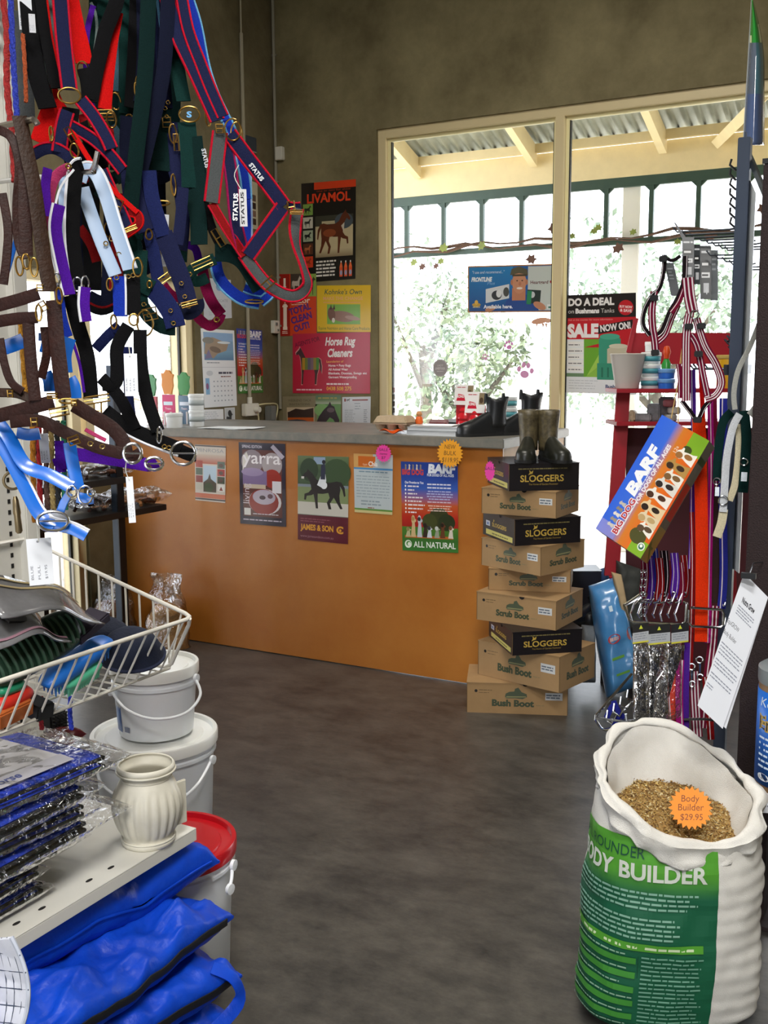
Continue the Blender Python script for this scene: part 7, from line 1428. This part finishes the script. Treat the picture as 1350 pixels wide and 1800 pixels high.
a = MB(); a.hexa([RD(1100, 1215, .2), RD(1330, 1215, .2), RD(1330, 752, .2), RD(1100, 752, .2)], [RD(1100, 1215, .215), RD(1330, 1215, .215), RD(1330, 752, .215), RD(1100, 752, .215)], mat('dark_red_board', '#4a1420', .6)); a.build('back_board', rs)
zs1 = RD(1084, 684, -.1).z; zs2 = RD(1084, 742, -.06).z
def on1(x, o=0.): p = PD(x, 684, D + o); return V((p.x, p.y, zs1))
def on2(x, o=0.): p = PD(x, 742, D + o); return V((p.x, p.y, zs2))
c = on1(1102, -.02); t = thing('tapered_pot', c, 'pale tapered pot at the left end of the red stand', 'pot'); a = MB(); a.lathe([(.05, 0), (.052, .004), (.077, .150), (.08, .155), (.076, .158)], c, mat('milky_plastic', '#c9c3bc', .4), 28, cap=False); a.lathe([(0, 0), (.05, 0)], c, mat('milky_plastic'), 28, cap=False); a.build('pot_wall', t, solid=.002)
for k in range(3): tub(on1(1143, .0) + Z_ * (.055 * k), .045, .054, ('lowest', 'middle', 'topmost')[k] + ' of the pale tubs with teal labels on the red stand', lidc='#e4e8e8', body='#cdd6d8', bands=((.25, .7, '#4a98a4'),), group='pale tubs on the red stand')
tub(on1(1140, .0) + Z_ * .166, .022, .045, 'small white capped jar standing on top of the pale tubs', lidc='#eeeeee', body='#e4e8e9', name='jar', cat='jar')
for k in range(2): tub(on1(1171, -.06) + Z_ * (.045 * k), .038, .044, ('lower', 'upper')[k] + ' blue tub on the red stand', lidc='#6f9fd8', body='#2a6ad0', group='blue tubs on the red stand')
c = on1(1170, .07); t = thing('spray_bottle', c, 'green bottle with a red top behind the blue tubs', 'bottle'); a = MB(); a.lathe([(.02, 0), (.022, .01), (.022, .11), (.010, .135)], c, mat('green_bottle', '#2f8f3a', .3), 16); a.build('bottle_body', t); a = MB(); a.lathe([(.013, .135), (.014, .15), (.02, .165), (.012, .19), (0, .195)], c, mat('red_cap', '#d24a1a', .35), 16); a.build('cap', t)
t = tub(on1(1277, .0), .05, .15, 'yellow tin at the right end of the red stand', lidc='#c9b060', body='#d9a81e', name='tin', cat='tin')
for i, (x, w_, h_, cc, lb) in enumerate(((1112, .03, .05, '#b9a88c', 'small beige packet on the second shelf of the red stand'), (1127, .10, .035, '#8d8d90', 'grey flat packet on the second shelf of the red stand'), (1150, .06, .08, '#77777c', 'grey upright packet on the second shelf of the red stand'), (1172, .07, .11, '#5c5658', 'dark packet beside the leads on the red stand'))):
    c = on2(x, .02); a = MB(); a.box(c + Z_ * h_ / 2, (w_, .05, h_), mat('packet_' + cc[1:], cc, .4, n=.3, ns=40)); tag(a.build('packet', bevel=.006), lb, 'packet', 'packets on the second shelf of the red stand')
for i, (x, cc) in enumerate(((1178, '#9a9690'), (1184, '#b0a8a0'), (1176, '#8f4a50'))):
    c = on2(x, -.02) + Z_ * (.0 + .033 * i); a = MB(); a.lathe([(.024, 0), (.03, .006), (.03, .026), (.024, .032)], c, mat('roll_' + cc[1:], cc, .6), 16); tag(a.build('bandage_roll'), ('bottom grey', 'middle pale', 'top reddish')[i] + ' bandage roll stacked on the red stand', 'roll', 'bandage rolls on the red stand')

# ================================================================== by the window: dark box, shoes, blue bag
def quadbag(tl, tr, br, bl, th, m, name, label, cat, seed, amp=.012, parts_=None, gp=None, n=40, pw=6):
    tl, tr, br, bl = map(V, (tl, tr, br, bl)); c = (tl + tr + br + bl) / 4; N = (br - bl).cross(tl - bl).normalized()
    def f(u, v, s):
        a_, b_ = (u + 1) / 2, (v + 1) / 2; p = bl * (1 - a_) * (1 - b_) + br * a_ * (1 - b_) + tr * a_ * b_ + tl * (1 - a_) * b_
        e = max(0, 1 - abs(u) ** pw) ** .5 * max(0, 1 - abs(v) ** pw) ** .5 * (1 - .25 * max(0, v))
        w = (nz(p, 9, seed) + .5 * nz(p, 22, seed + 4)) * amp * 1.6 + max(0, 1 - abs(nz(p, 6, seed + 7)) * 5) * amp
        return p + N * (s * th / 2 * e + w * (e ** .4))
    t = thing(name, bl, label, cat, gp); a = MB(); pillow_mesh(a, f, m, n); a.build('bag_skin', t, smooth=70)
    return t, f, N
bp = mat('pale_blue_glossy_bag', '#3f86c8', .28, col2='#5fa2dc', ns=4, coat=.4)
b0 = PZ(1068, 1226, 0); dref = (b0 - CAM).dot(FW)
t, f, N = quadbag(PD(1034, 1030, dref + .05), PD(1088, 1012, dref + .05), PD(1124, 1205, dref), PD(1066, 1226, dref), .22, bp, 'pet_food_bag', 'large glossy blue bag with red oval marks leaning by the shoe boxes', 'bag', 5)
p = Print(2, 2)
p.ell(.75, .98, .36, .085, '#b8202c'); p.lines(.5, .95, .5, 1, .09, '#e9c8c8', th=.7, ragged=0); p.rect(.45, .62, .75, .045, '#6fae4a'); p.rect(.55, .34, .8, .04, '#6fae4a'); p.rect(.8, 1.45, .2, .1, '#d8ecfa'); p.ell(1.75, .98, .22, .11, '#b8202c'); p.poly([(0, 0), (.2, .12), (.2, -.2), (.05, -.25)], '#6fae4a', 1.7, .55)
# refine for curvature
mb = MB()
for P, fs, cols, Lq in p.it:
    mb.add([f(x - 1, y - 1, 1) + N * (.0015 + Lq * .0002) for x, y in P], fs, GL, cols)
mb.build('bag_print', t, fix=False)
wg = mat('white_bag_edge', '#d5dadd', .35); a = MB(); pts = [f(1, -1 + 2 * j / 20, 1) for j in range(21)]; a.ribbon([tuple(q) for q in pts], .05, .004, wg, k=2); a.build('side_gusset', t)
t2, f2, N2 = quadbag(PD(1083, 985, 4.75), PD(1125, 1000, 4.75), PD(1128, 1120, 4.75), PD(1086, 1120, 4.75), .12, mat('dark_grey_sack', '#2f3230', .7, n=.3, ns=10), 'sack', 'dark grey sack behind the blue bag', 'sack', 9)
t2, f2, N2 = quadbag(PD(1074, 1005, 4.68), PD(1092, 1010, 4.68), PD(1104, 1075, 4.66), PD(1092, 1080, 4.66), .06, mat('tan_paper_bag', '#b8a07c', .8), 'paper_bag', 'tan paper bag behind the top of the blue bag', 'bag', 19, .006)
t2, f2, N2 = quadbag(PD(1022, 1098, 4.8), PD(1044, 1100, 4.8), PD(1046, 1200, 4.75), PD(1020, 1200, 4.75), .1, mat('pale_grey_sack', '#7c8288', .6, n=.2, ns=10), 'sack', 'grey sack between the shoe boxes and the blue bag', 'sack', 29)
# low bench with box and dark shoes
bz = PD(1030, 1092, 4.95).z; bx0, bx1 = PD(1000, 1092, 4.95), PD(1062, 1092, 4.95)
t = thing('low_bench', (bx0.x, bx0.y, 0), 'low dark bench behind the shoe boxes', 'bench'); a = MB(); cx_ = (bx0 + bx1) / 2; a.box((cx_.x - .03, cx_.y + .1, bz - .015), (.30, .3, .03), mat('dark_bench_board', '#1d1a19', .6)); a.build('seat_board', t, bevel=.002)
for sx_ in (-.16, .10):
    for sy_ in (-.02, .22): a = MB(); a.box((cx_.x + sx_, cx_.y + sy_, (bz - .03) / 2), (.03, .03, bz - .03), mat('dark_bench_board')); a.build('leg', t)
c = PD(1012, 1045, 4.93); a = MB(); Hh = PD(1012, 1003, 4.95).z - bz; t = thing('shoe_box', (c.x, c.y + .06, bz), 'black shoe box on the low bench, behind the stack', 'box'); M = Matrix.Rotation(R(28), 3, 'Z'); a.box((c.x - .02, c.y + .08, bz + Hh / 2), (.20, .15, Hh), blackc, M); a.build('box_body', t, bevel=.002)
a = MB(); a.box((c.x - .02, c.y + .08, bz + Hh + .002), (.205, .155, .004), blackc, M); a.build('lid_flap', t)
shoe_m = mat('dark_shoe_leather', '#15161c', .4)
for i, (x, dy, lb) in enumerate(((1040, .0, 'dark shoe on the low bench, left'), (1052, .05, 'dark shoe on the low bench, right'))):
    q = PD(x, 1080, 4.95); boot((q.x, q.y + dy, bz), R(230 + 25 * i), .2, .12, shoe_m, shoe_m, lb, 'shoe', 'dark shoes on the low bench')
t2, f2, N2 = quadbag(PD(1030, 1008, 5.0), PD(1068, 996, 5.0), PD(1072, 1035, 5.0), PD(1036, 1035, 5.0), .1, mat('denim_cloth', '#24406c', .85, n=.2, ns=30), 'folded_jeans', 'blue folded cloth on the low bench behind the red stand leg', 'cloth', 33, .006)

# ================================================================== wire racks and grooming tools at the foot of the stand
wr = thing('wire_rack', PD(1150, 1100, 2.95), 'chrome wire racks of hooks at the foot of the stand', 'rack')
def wires(lst, r, nm, m=chrome, d=2.92, closed=False):
    for pts in lst: a = MB(); a.tube([PD(q[0], q[1], q[2] if len(q) > 2 else d) for q in pts], r, m, 7, closed=closed); a.build(nm, wr)
wires([[(1097, 1064, 3.0), (1107, 1090), (1112, 1093), (1198, 1098), (1205, 1092), (1207, 1064), (1207, 1060, 3.15), (1150, 1040, 3.3), (1097, 1064, 3.0)], [(1097, 1064, 3.0), (1125, 1045, 3.1), (1152, 1028, 3.2)], [(1214, 1068), (1268, 1072), (1271, 1078), (1271, 1098), (1266, 1103), (1216, 1101), (1210, 1094), (1211, 1072)]], .004, 'front_frame')
wires([[(1110, 1185, 3.1), (1048, 1258), (1047, 1266), (1056, 1280), (1064, 1283), (1088, 1278)], [(1046, 1262), (1095, 1268), (1150, 1265), (1240, 1264), (1275, 1270)], [(1100, 1255), (1104, 1282)], [(1150, 1270), (1155, 1262), (1160, 1285)]], .004, 'lower_frame')
for k in range(7): wires([[(1112 + k * 13, 1092 - (k % 2) * 6), (1108 + k * 13, 1080), (1114 + k * 13, 1062, 3.0), (1130 + k * 11, 1046, 3.1)]], .003, 'hook')
for k in range(6): wires([[(1122 + k * 13, 1060), (1132 + k * 12, 1058), (1138 + k * 12, 1044, 3.0)]], .0028, 'hook')
for k in range(6): wires([[(1062 + k * 14, 1262 - k * 11), (1075 + k * 14, 1272 - k * 13), (1082 + k * 14, 1258 - k * 12), (1100 + k * 13, 1245 - k * 13, 3.05)]], .003, 'hook')
for k in range(5): wires([[(1068 + k * 12, 1248 - k * 12), (1066 + k * 12, 1262 - k * 12)]], .0025, 'hook')
a = MB()
for k, y in enumerate((1064, 1098, 1266)): p_ = PD(1272, y, 2.96); a = MB(); a.tube([p_, V((PXc, PYc, p_.z))], .0035, chrome, 6); a.build('bracket', wr)
for i, (pts, lb) in enumerate((([(1066, 1262), (1078, 1240), (1088, 1255), (1078, 1276)], 'blue and violet ribbon caught in the lower rack, left'), ([(1078, 1232), (1088, 1252), (1098, 1262)], 'blue ribbon caught in the lower rack, right'))):
    a = MB(); a.ribbon([(*PD(x, y, 2.94), 20) for x, y in pts], .016, .002, wm('bluev'), k=5); tag(a.build('ribbon'), lb, 'ribbon', 'ribbons in the lower rack')
# chain leads
for i, x in enumerate((1128, 1134)):
    t = thing('chain_lead', PD(x, 1030, 2.93), ('left', 'right')[i] + ' chrome chain hanging in the upper wire rack', 'chain', 'chains in the wire rack')
    for k in range(13):
        c = PD(x + math.sin(k) * 1.0, 1004 + k * 6.4, 2.93); a = MB(); a.torus(c, V((1, .2, 0)) if k % 2 else (CAM - c), .0042, .0012, chrome, 10, 5, sx=.7); a.build('link', t)
# tools in blister packs
blk_t = mat('black_tool_rubber', '#101116', .35)
for i, (hx0, hx1, hy0, tip, mid, lb) in enumerate(((1112, 1140, 1096, (1128, 1268), (1126, 1165), 'black handled grooming tool on a white and yellow card, left of three'), (1140, 1178, 1098, (1140, 1270), (1148, 1158), 'black handled grooming tool on a white and yellow card, middle of three'), (1180, 1210, 1096, (1156, 1262), (1186, 1152), 'black handled grooming tool on a white and yellow card, right of three'))):
    d = 2.80 + .04 * i; t = thing('grooming_tool', PD((hx0 + hx1) / 2, hy0, d), lb, 'grooming tool', 'grooming tools in packets under the wire rack'); w = (hx1 - hx0) * d / FPX; h = 34 * d / FPX
    p = Print(w, h); p.rect(0, 0, w, h, '#1a1b1e'); p.rect(0, 0, w, h * .56, '#a9adb2'); p.rect(0, 0, w, h * .08, '#c9c23a'); p.lines(w * .1, h * .44, w * .8, 3, h * .12, '#7d828a', th=.35); p.poly([(0, 0), (.5, 1), (1, 0)], '#c9d23a', w * .4, h * .72, h * .2)
    sheet(p, quadfn(w, h, PD(hx0, hy0 + 36, d), PD(hx1, hy0 + 32, d), PD(hx1, hy0 - 2, d), PD(hx0, hy0 + 2, d)), '#1a1b1e').build('header_card', t, fix=False)
    a = MB(); a.tube([PD((hx0 + hx1) / 2 - 2, hy0 + 46, d + .03), PD(*mid, d + .03), PD((mid[0] * .6 + tip[0] * .4), 1200, d + .035), PD(*tip, d + .04)], [.014, .019, .0135, .0125], blk_t, 12, 6); a.build('handle', t, smooth=60)
    a = MB(); c = PD((hx0 + hx1) / 2, hy0 + 48, d + .02)
    for k in range(7): a.tube([c + RT * (.004 * (k - 3)) , c + RT * (.004 * (k - 3)) + UP * .016], .0011, chrome, 5)
    part(a, 'comb_teeth', t, kind='stuff')
    f = pillow(PD((hx0 + hx1) / 2 + (tip[0] - mid[0]) * .4, hy0 + 100, d + .032), RT, UP, -FW, w * .95, 140 * d / FPX, .05, .003, 20, i, 5); a = MB(); pillow_mesh(a, f, clearf, 18); a.build('clear_pouch', t, smooth=60)

# ================================================================== printed papers clipped to the column
t = thing('info_sheets', PD(1290, 1140, 2.2), 'white printed information sheets hanging tilted beside the column', 'paper')
for i, o in enumerate((0, .012)):
    d = 2.22 + o; w, h = .12, .31; p = Print(w, h); p.rect(0, 0, w, h, '#e6eaf3')
    if i == 0:
        p.text('Nutra Grow', .028, .255, .012, '#23252c', w=.06, bold=.04); p.lines(.02, .243, .08, 4, .006, '#8a90a0', th=.4); p.text('EquiGROW', .0, .195, .010, '#3a3e48', w=.055); p.text('Body Builder', -.0, .170, .010, '#3a3e48', w=.06)
        p.lines(.006, .150, .105, 4, .0075, '#8f95a5', th=.35, ragged=.08); p.lines(.006, .112, .105, 3, .0075, '#8f95a5', th=.35, ragged=.1); p.lines(.006, .080, .1, 2, .0075, '#8f95a5', th=.35); p.lines(.006, .055, .03, 2, .006, '#8f95a5'); 
    q = quadfn(w, h, PD(1226 + 6 * i, 1240, d), PD(1270 + 6 * i, 1281, d), PD(1350, 1050, d + .02), PD(1308, 1007, d + .02))
    sheet(p, q, '#e6eaf3').build('paper_sheet', t, fix=False)
a = MB(); a.box(PD(1316, 1012, 2.22), (.03, .012, .012), mat('black_plastic')); a.build('clip', t)
a = MB(); a.tube([PD(1316, 1012, 2.23), PD(1324, 990, 2.6), V((cpx, cpy - .045, PD(1324, 985, 2.7).z))], .0016, darkst, 5); a.build('wire', t)
# shelf with the blue tin at the right edge
c = PD(1392, 1392, 2.46); r = .085; zs = c.z
t = thing('side_shelf', (c.x, c.y, zs), 'white shelf edge with a price card at the right picture edge', 'shelf'); a = MB(); a.box((c.x + .09, c.y + .05, zs - .02), (.30, .24, .03), white_st); a.build('shelf_board', t, bevel=.002)
a = MB(); a.tube([(c.x + .05, c.y + .10, zs - .03), (c.x + .05, c.y + .10, 0)], .02, slate, 8); a.build('post', t)
p = Print(.06, .04); p.rect(0, 0, .06, .04, '#cfd3dc'); p.lines(.005, .03, .05, 3, .009, '#5f6470', th=.35)
sheet(p, quadfn(.06, .04, PD(1324, 1428, 2.36), PD(1366, 1430, 2.36), PD(1366, 1396, 2.37), PD(1325, 1392, 2.37)), '#cfd3dc').build('price_card', t, fix=False)
hh = PD(1392, 1185, 2.46).z - zs; c = V((c.x, c.y, zs - .004)); t = thing('supplement_tin', c, 'blue and gold labelled supplement tin cut off by the right picture edge', 'tin')
a = MB(); a.lathe([(r, .0), (r, hh)], c, mat('tin_brown_band', '#8a6a48', .4), 48); a.build('tin_wall', t)
a = MB(); a.lathe([(r + .001, hh * .12), (r + .001, hh * .93)], c, mat('tin_blue_label', '#0f55b4', .35, col2='#1a6cc8', ns=3), 48, cap=False); a.build('label', t, solid=.0006)
a = MB(); a.lathe([(r * 1.02, hh - .004), (r * 1.03, hh + .002), (r * 1.03, hh + .03), (r * .95, hh + .035), (0, hh + .035)], c, mat('grey_lid', '#7c8488', .3), 48); a.build('lid', t)
p = Print(1, 1); p.text("Kohnke's", -.125, hh * .80, .022, '#e4ecf6', w=.13, shear=.2); p.text('Energy', -.128, hh * .60, .034, '#b99a4a', w=.14, bold=.06); p.text('Energy', -.127, hh * .602, .032, '#1a1a1c', w=.137, bold=.0)
for i in range(6): p.lines(-.125, hh * (.52 - .05 * i), .12, 1, .010, '#cfe0f2', th=.5, seed=i)
p.ell(-.105, hh * .19, .02, .009, '#e8eef4'); p.text('1.2kg', -.118, hh * .175, .008, '#22242c', w=.025); a = MB(); p.put(a, lambda x, y, z: c + (e1 * math.sin(x / r) + e2 * math.cos(x / r)) * (r + .0016 + z) + Z_ * y, GL); a.build('lettering', t, fix=False)

# ================================================================== open feed sack
fb = thing('feed_sack', PZ(1185, 1800, 0), 'open white woven feed sack with a green BODY BUILDER panel', 'sack'); pp = mat('woven_polypropylene', '#dfddd7', .5, n=.05, ns=12, bump=.35, bs=520, spec=.4)
SC = PD(1178, 1600, 2.40); SC = V((SC.x, SC.y, 0))
A_, B_ = .186, .14
def rimz(an):  # an: 0 right, 90 towards camera, 180 left, 270 back
    s_ = math.sin(an); c_ = math.cos(an)
    return .560 - .075 * s_ - .02 * c_ + .012 * math.sin(3 * an + .6)
def sxp(an, e=.78): c_, s_ = math.cos(an), math.sin(an); return math.copysign(abs(c_) ** e, c_), math.copysign(abs(s_) ** e, s_)
def sack(an, z, off=0.):
    k, q = sxp(an); zz = z / .56
    a_ = A_ * (1.03 - .05 * zz + .05 * math.sin(math.pi * min(zz, 1)) ) * (1 - .10 * max(0, zz - .85) / .15 * (1 if zz > .85 else 0)); b_ = B_ * (.92 + .16 * math.sin(math.pi * min(zz, 1)))
    if k < 0: a_ *= 1 + .10 * max(0, 1 - z / .3) ** 1.5
    if z < .05: a_ *= 1 - .25 * (1 - z / .05) ** 2; b_ *= 1 - .25 * (1 - z / .05) ** 2
    p = SC + e1 * (k * (a_ + off)) + e2 * (q * (b_ + off)) + Z_ * z
    rd = (e1 * k + e2 * q).normalized(); wr_ = .0018 * math.sin(z * 170 + 2.5 * nz(p, 4, 2)) * max(0, k) + nz(p, 9, 4) * .010 + nz(p, 26, 4) * .003
    return p + rd * wr_
a = MB(); a.grid(lambda u, v: sack(2 * math.pi * u, .002 + (rimz(2 * math.pi * u) - .002) * v), 96, 80, pp, closed_u=True); a.add([sack(2 * math.pi * i / 96, .002) for i in range(96)], [tuple(range(96))], pp); a.build('sack_wall', fb, smooth=75, fix=True)
def inner(u, v): an = 2 * math.pi * u; z = rimz(an) - .13 * v * (1 - .0); k, q = sxp(an); p = sack(an, rimz(an), -.010 - .035 * v); p.z = z; return p + (e1 * k + e2 * q) * (nz(p, 14, 8) * .012)
a = MB(); a.grid(inner, 96, 16, pp, closed_u=True); a.build('inner_lining', fb, smooth=75)
def collar(u, v):
    an = 2 * math.pi * u; fr = .5 + .5 * math.sin(an - .25); ln = .022 + .026 * fr ** 1.2; rr = .013 + .012 * nz((math.cos(an) * 2, math.sin(an) * 2, 0), 1.5, 3); t_ = v
    base = sack(an, rimz(an)); k, q = sxp(an); rd = (e1 * k + e2 * q).normalized()
    if t_ < .35: w = t_ / .35 * math.pi; p = base - rd * (.010) + rd * ((1 - math.cos(w)) * rr * .9) + Z_ * (math.sin(w) * rr * 1.1)
    else: s_ = (t_ - .35) / .65; p = base + rd * (rr * 1.8 - .002 - .007 * s_ ** .5) - Z_ * (ln * s_ * (1 + .15 * math.sin(5 * an)))
    w2 = nz(p, 11, 6); return p + rd * (max(w2, -.1) * .014 * (1 - .6 * v) + (1 - abs(nz(p, 18, 2)) * 6) * .004 * (.4 + v)) + Z_ * (nz(p, 8, 1) * .006)
a = MB(); a.grid(collar, 120, 22, pp, closed_u=True); a.build('rolled_collar', fb, smooth=75, solid=.0015)
# printed panel wrapped round the left front
AN0, AN1 = R(186), R(78); arc = [0.]; ang_ = [AN0]; prev = sack(AN0, .3)
for i in range(1, 121): an = AN0 + (AN1 - AN0) * i / 120; q = sack(an, .3); arc.append(arc[-1] + (q - prev).length); ang_.append(an); prev = q
PW_ = arc[-1]; PH_ = .482
def panel(x, y, z):
    x = min(max(x, 0), PW_); j = 0
    while j < 119 and arc[j + 1] < x: j += 1
    an = ang_[j] + (ang_[j + 1] - ang_[j]) * ((x - arc[j]) / max(arc[j + 1] - arc[j], 1e-9)); return sack(an, min(y, rimz(an) - .005), .0022 + z)
p = Print(PW_, PH_); NB = 40; NV = 40
for i in range(NB):
    for j in range(NV):
        y0, y1 = .012 + (PH_ - .012) * j / NV, .012 + (PH_ - .012) * (j + 1) / NV; x0, x1 = PW_ * i / NB, PW_ * (i + 1) / NB
        def gc(y):
            t_ = (y / PH_ - .74) / .10; t_ = min(1, max(0, t_)); g0, g1 = lin('#0b5a3c'), lin('#4f9a2c'); return tuple(g0[k] * (1 - t_) + g1[k] * t_ for k in range(3))
        p.it.append(([(x0, y0), (x1, y0), (x1, y1), (x0, y1)], [(0, 1, 2, 3)], [[gc(y0), gc(y0), gc(y1), gc(y1)]], 1))
p.L = 12
p.text('ALL ROUNDER', .012, .440, .024, '#0c4a34', w=.20, bold=.0); p.text('BODY BUILDER', .010, .392, .036, '#cfd6cc', w=PW_ - .035, bold=.03)
p.lines(.012, .360, PW_ - .05, 4, .011, '#7fae98', th=.45, seed=21, ragged=.1); p.lines(.012, .303, PW_ - .06, 5, .0105, '#7fae98', th=.45, seed=22, ragged=.15)
def bar(x0, x1, y, h, c='#4f9a2c'):
    n_ = 14
    for i in range(n_): a0 = x0 + (x1 - x0) * i / n_; p.rect(a0, y, (x1 - x0) / n_, h, c)
bar(.012, PW_ - .03, .232, .018); p.lines(.03, .237, PW_ - .08, 1, .012, '#cfe0b8', th=.5, ragged=0)
for y in (.20, .165, .13, .095, .06): bar(.012, PW_ * .55, y - .002, .015, '#3f8f34')
for i in range(6): p.lines(.018, .215 - .035 * i + .004, PW_ * .5, 1, .009, '#8fb89c', th=.4, seed=40 + i)
p.lines(PW_ * .58, .215, PW_ * .36, 17, .0105, '#6fa48c', th=.38, seed=51, ragged=.2); p.rect(PW_ * .56, .03, .0015, .19, '#0a4a32')
a = MB(); p.put(a, panel, mat('sack_print', None, .5) if 0 else MT, eps=.00022); a.build('printed_panel', fb, fix=False, smooth=60)
# grain heap
gq = random.Random(5); gm = [mat('grain_tan', '#b08a4e', .7), mat('grain_gold', '#c9a860', .6), mat('grain_brown', '#7a5a34', .8), mat('grain_pale', '#d9c898', .6)]
def gtop(x, y): r2 = (x / .17) ** 2 + (y / .105) ** 2; return .505 + .02 * (1 - r2) - .05 * y / .1 - .02 * x / .2 - .035 + .006 * nz((x, y, 0), 30)
a = MB(); a.grid(lambda u, v: (lambda r_, an: SC + e1 * (r_ * math.cos(an) * .165) + e2 * (r_ * math.sin(an) * .118) + Z_ * gtop(r_ * math.cos(an) * .165, r_ * math.sin(an) * .118))(v, 2 * math.pi * u), 48, 20, mat('grain_bed', '#9a7a48', .85, col2='#b89658', ns=120, bump=.8, bs=260), closed_u=True)
for i in range(5200):
    r_ = math.sqrt(gq.random()) * .98; an = gq.uniform(0, 6.283); x, y = r_ * math.cos(an) * .163, r_ * math.sin(an) * .116; c = SC + e1 * x + e2 * y + Z_ * (gtop(x, y) + gq.uniform(-.001, .005)); d = V((gq.gauss(0, 1), gq.gauss(0, 1), gq.gauss(0, .5))).normalized(); s_ = d.cross(V((gq.gauss(0, 1), gq.gauss(0, 1), gq.gauss(0, 1)))).normalized(); l, w_ = gq.uniform(.0025, .006), gq.uniform(.0012, .0022); n_ = d.cross(s_) * .0006
    a.add([c - d * l + n_, c + s_ * w_, c + d * l + n_, c - s_ * w_, c + n_ * 2], [(0, 1, 4), (1, 2, 4), (2, 3, 4), (3, 0, 4)], gm[gq.randrange(4)])
tag(a.build('mixed_grain', fix=False), 'golden mixed grain filling the open sack', 'grain', kind='stuff')
c = SC + e1 * .055 + e2 * .055; c.z = .555
star('star_sticker', 'orange star price sticker reading Body Builder $29.95 on the grain', PD(1214, 1420, 2.28), CAM - PD(1214, 1420, 2.28) + Z_ * .3, .047, '#f28a12', [('Body', 0, .28, .3, .8), ('Builder', 0, -.12, .3, 1.15), ('$29.95', 0, -.55, .28, 1.0)], 22, tilt=6, tcol='#7a3c10')
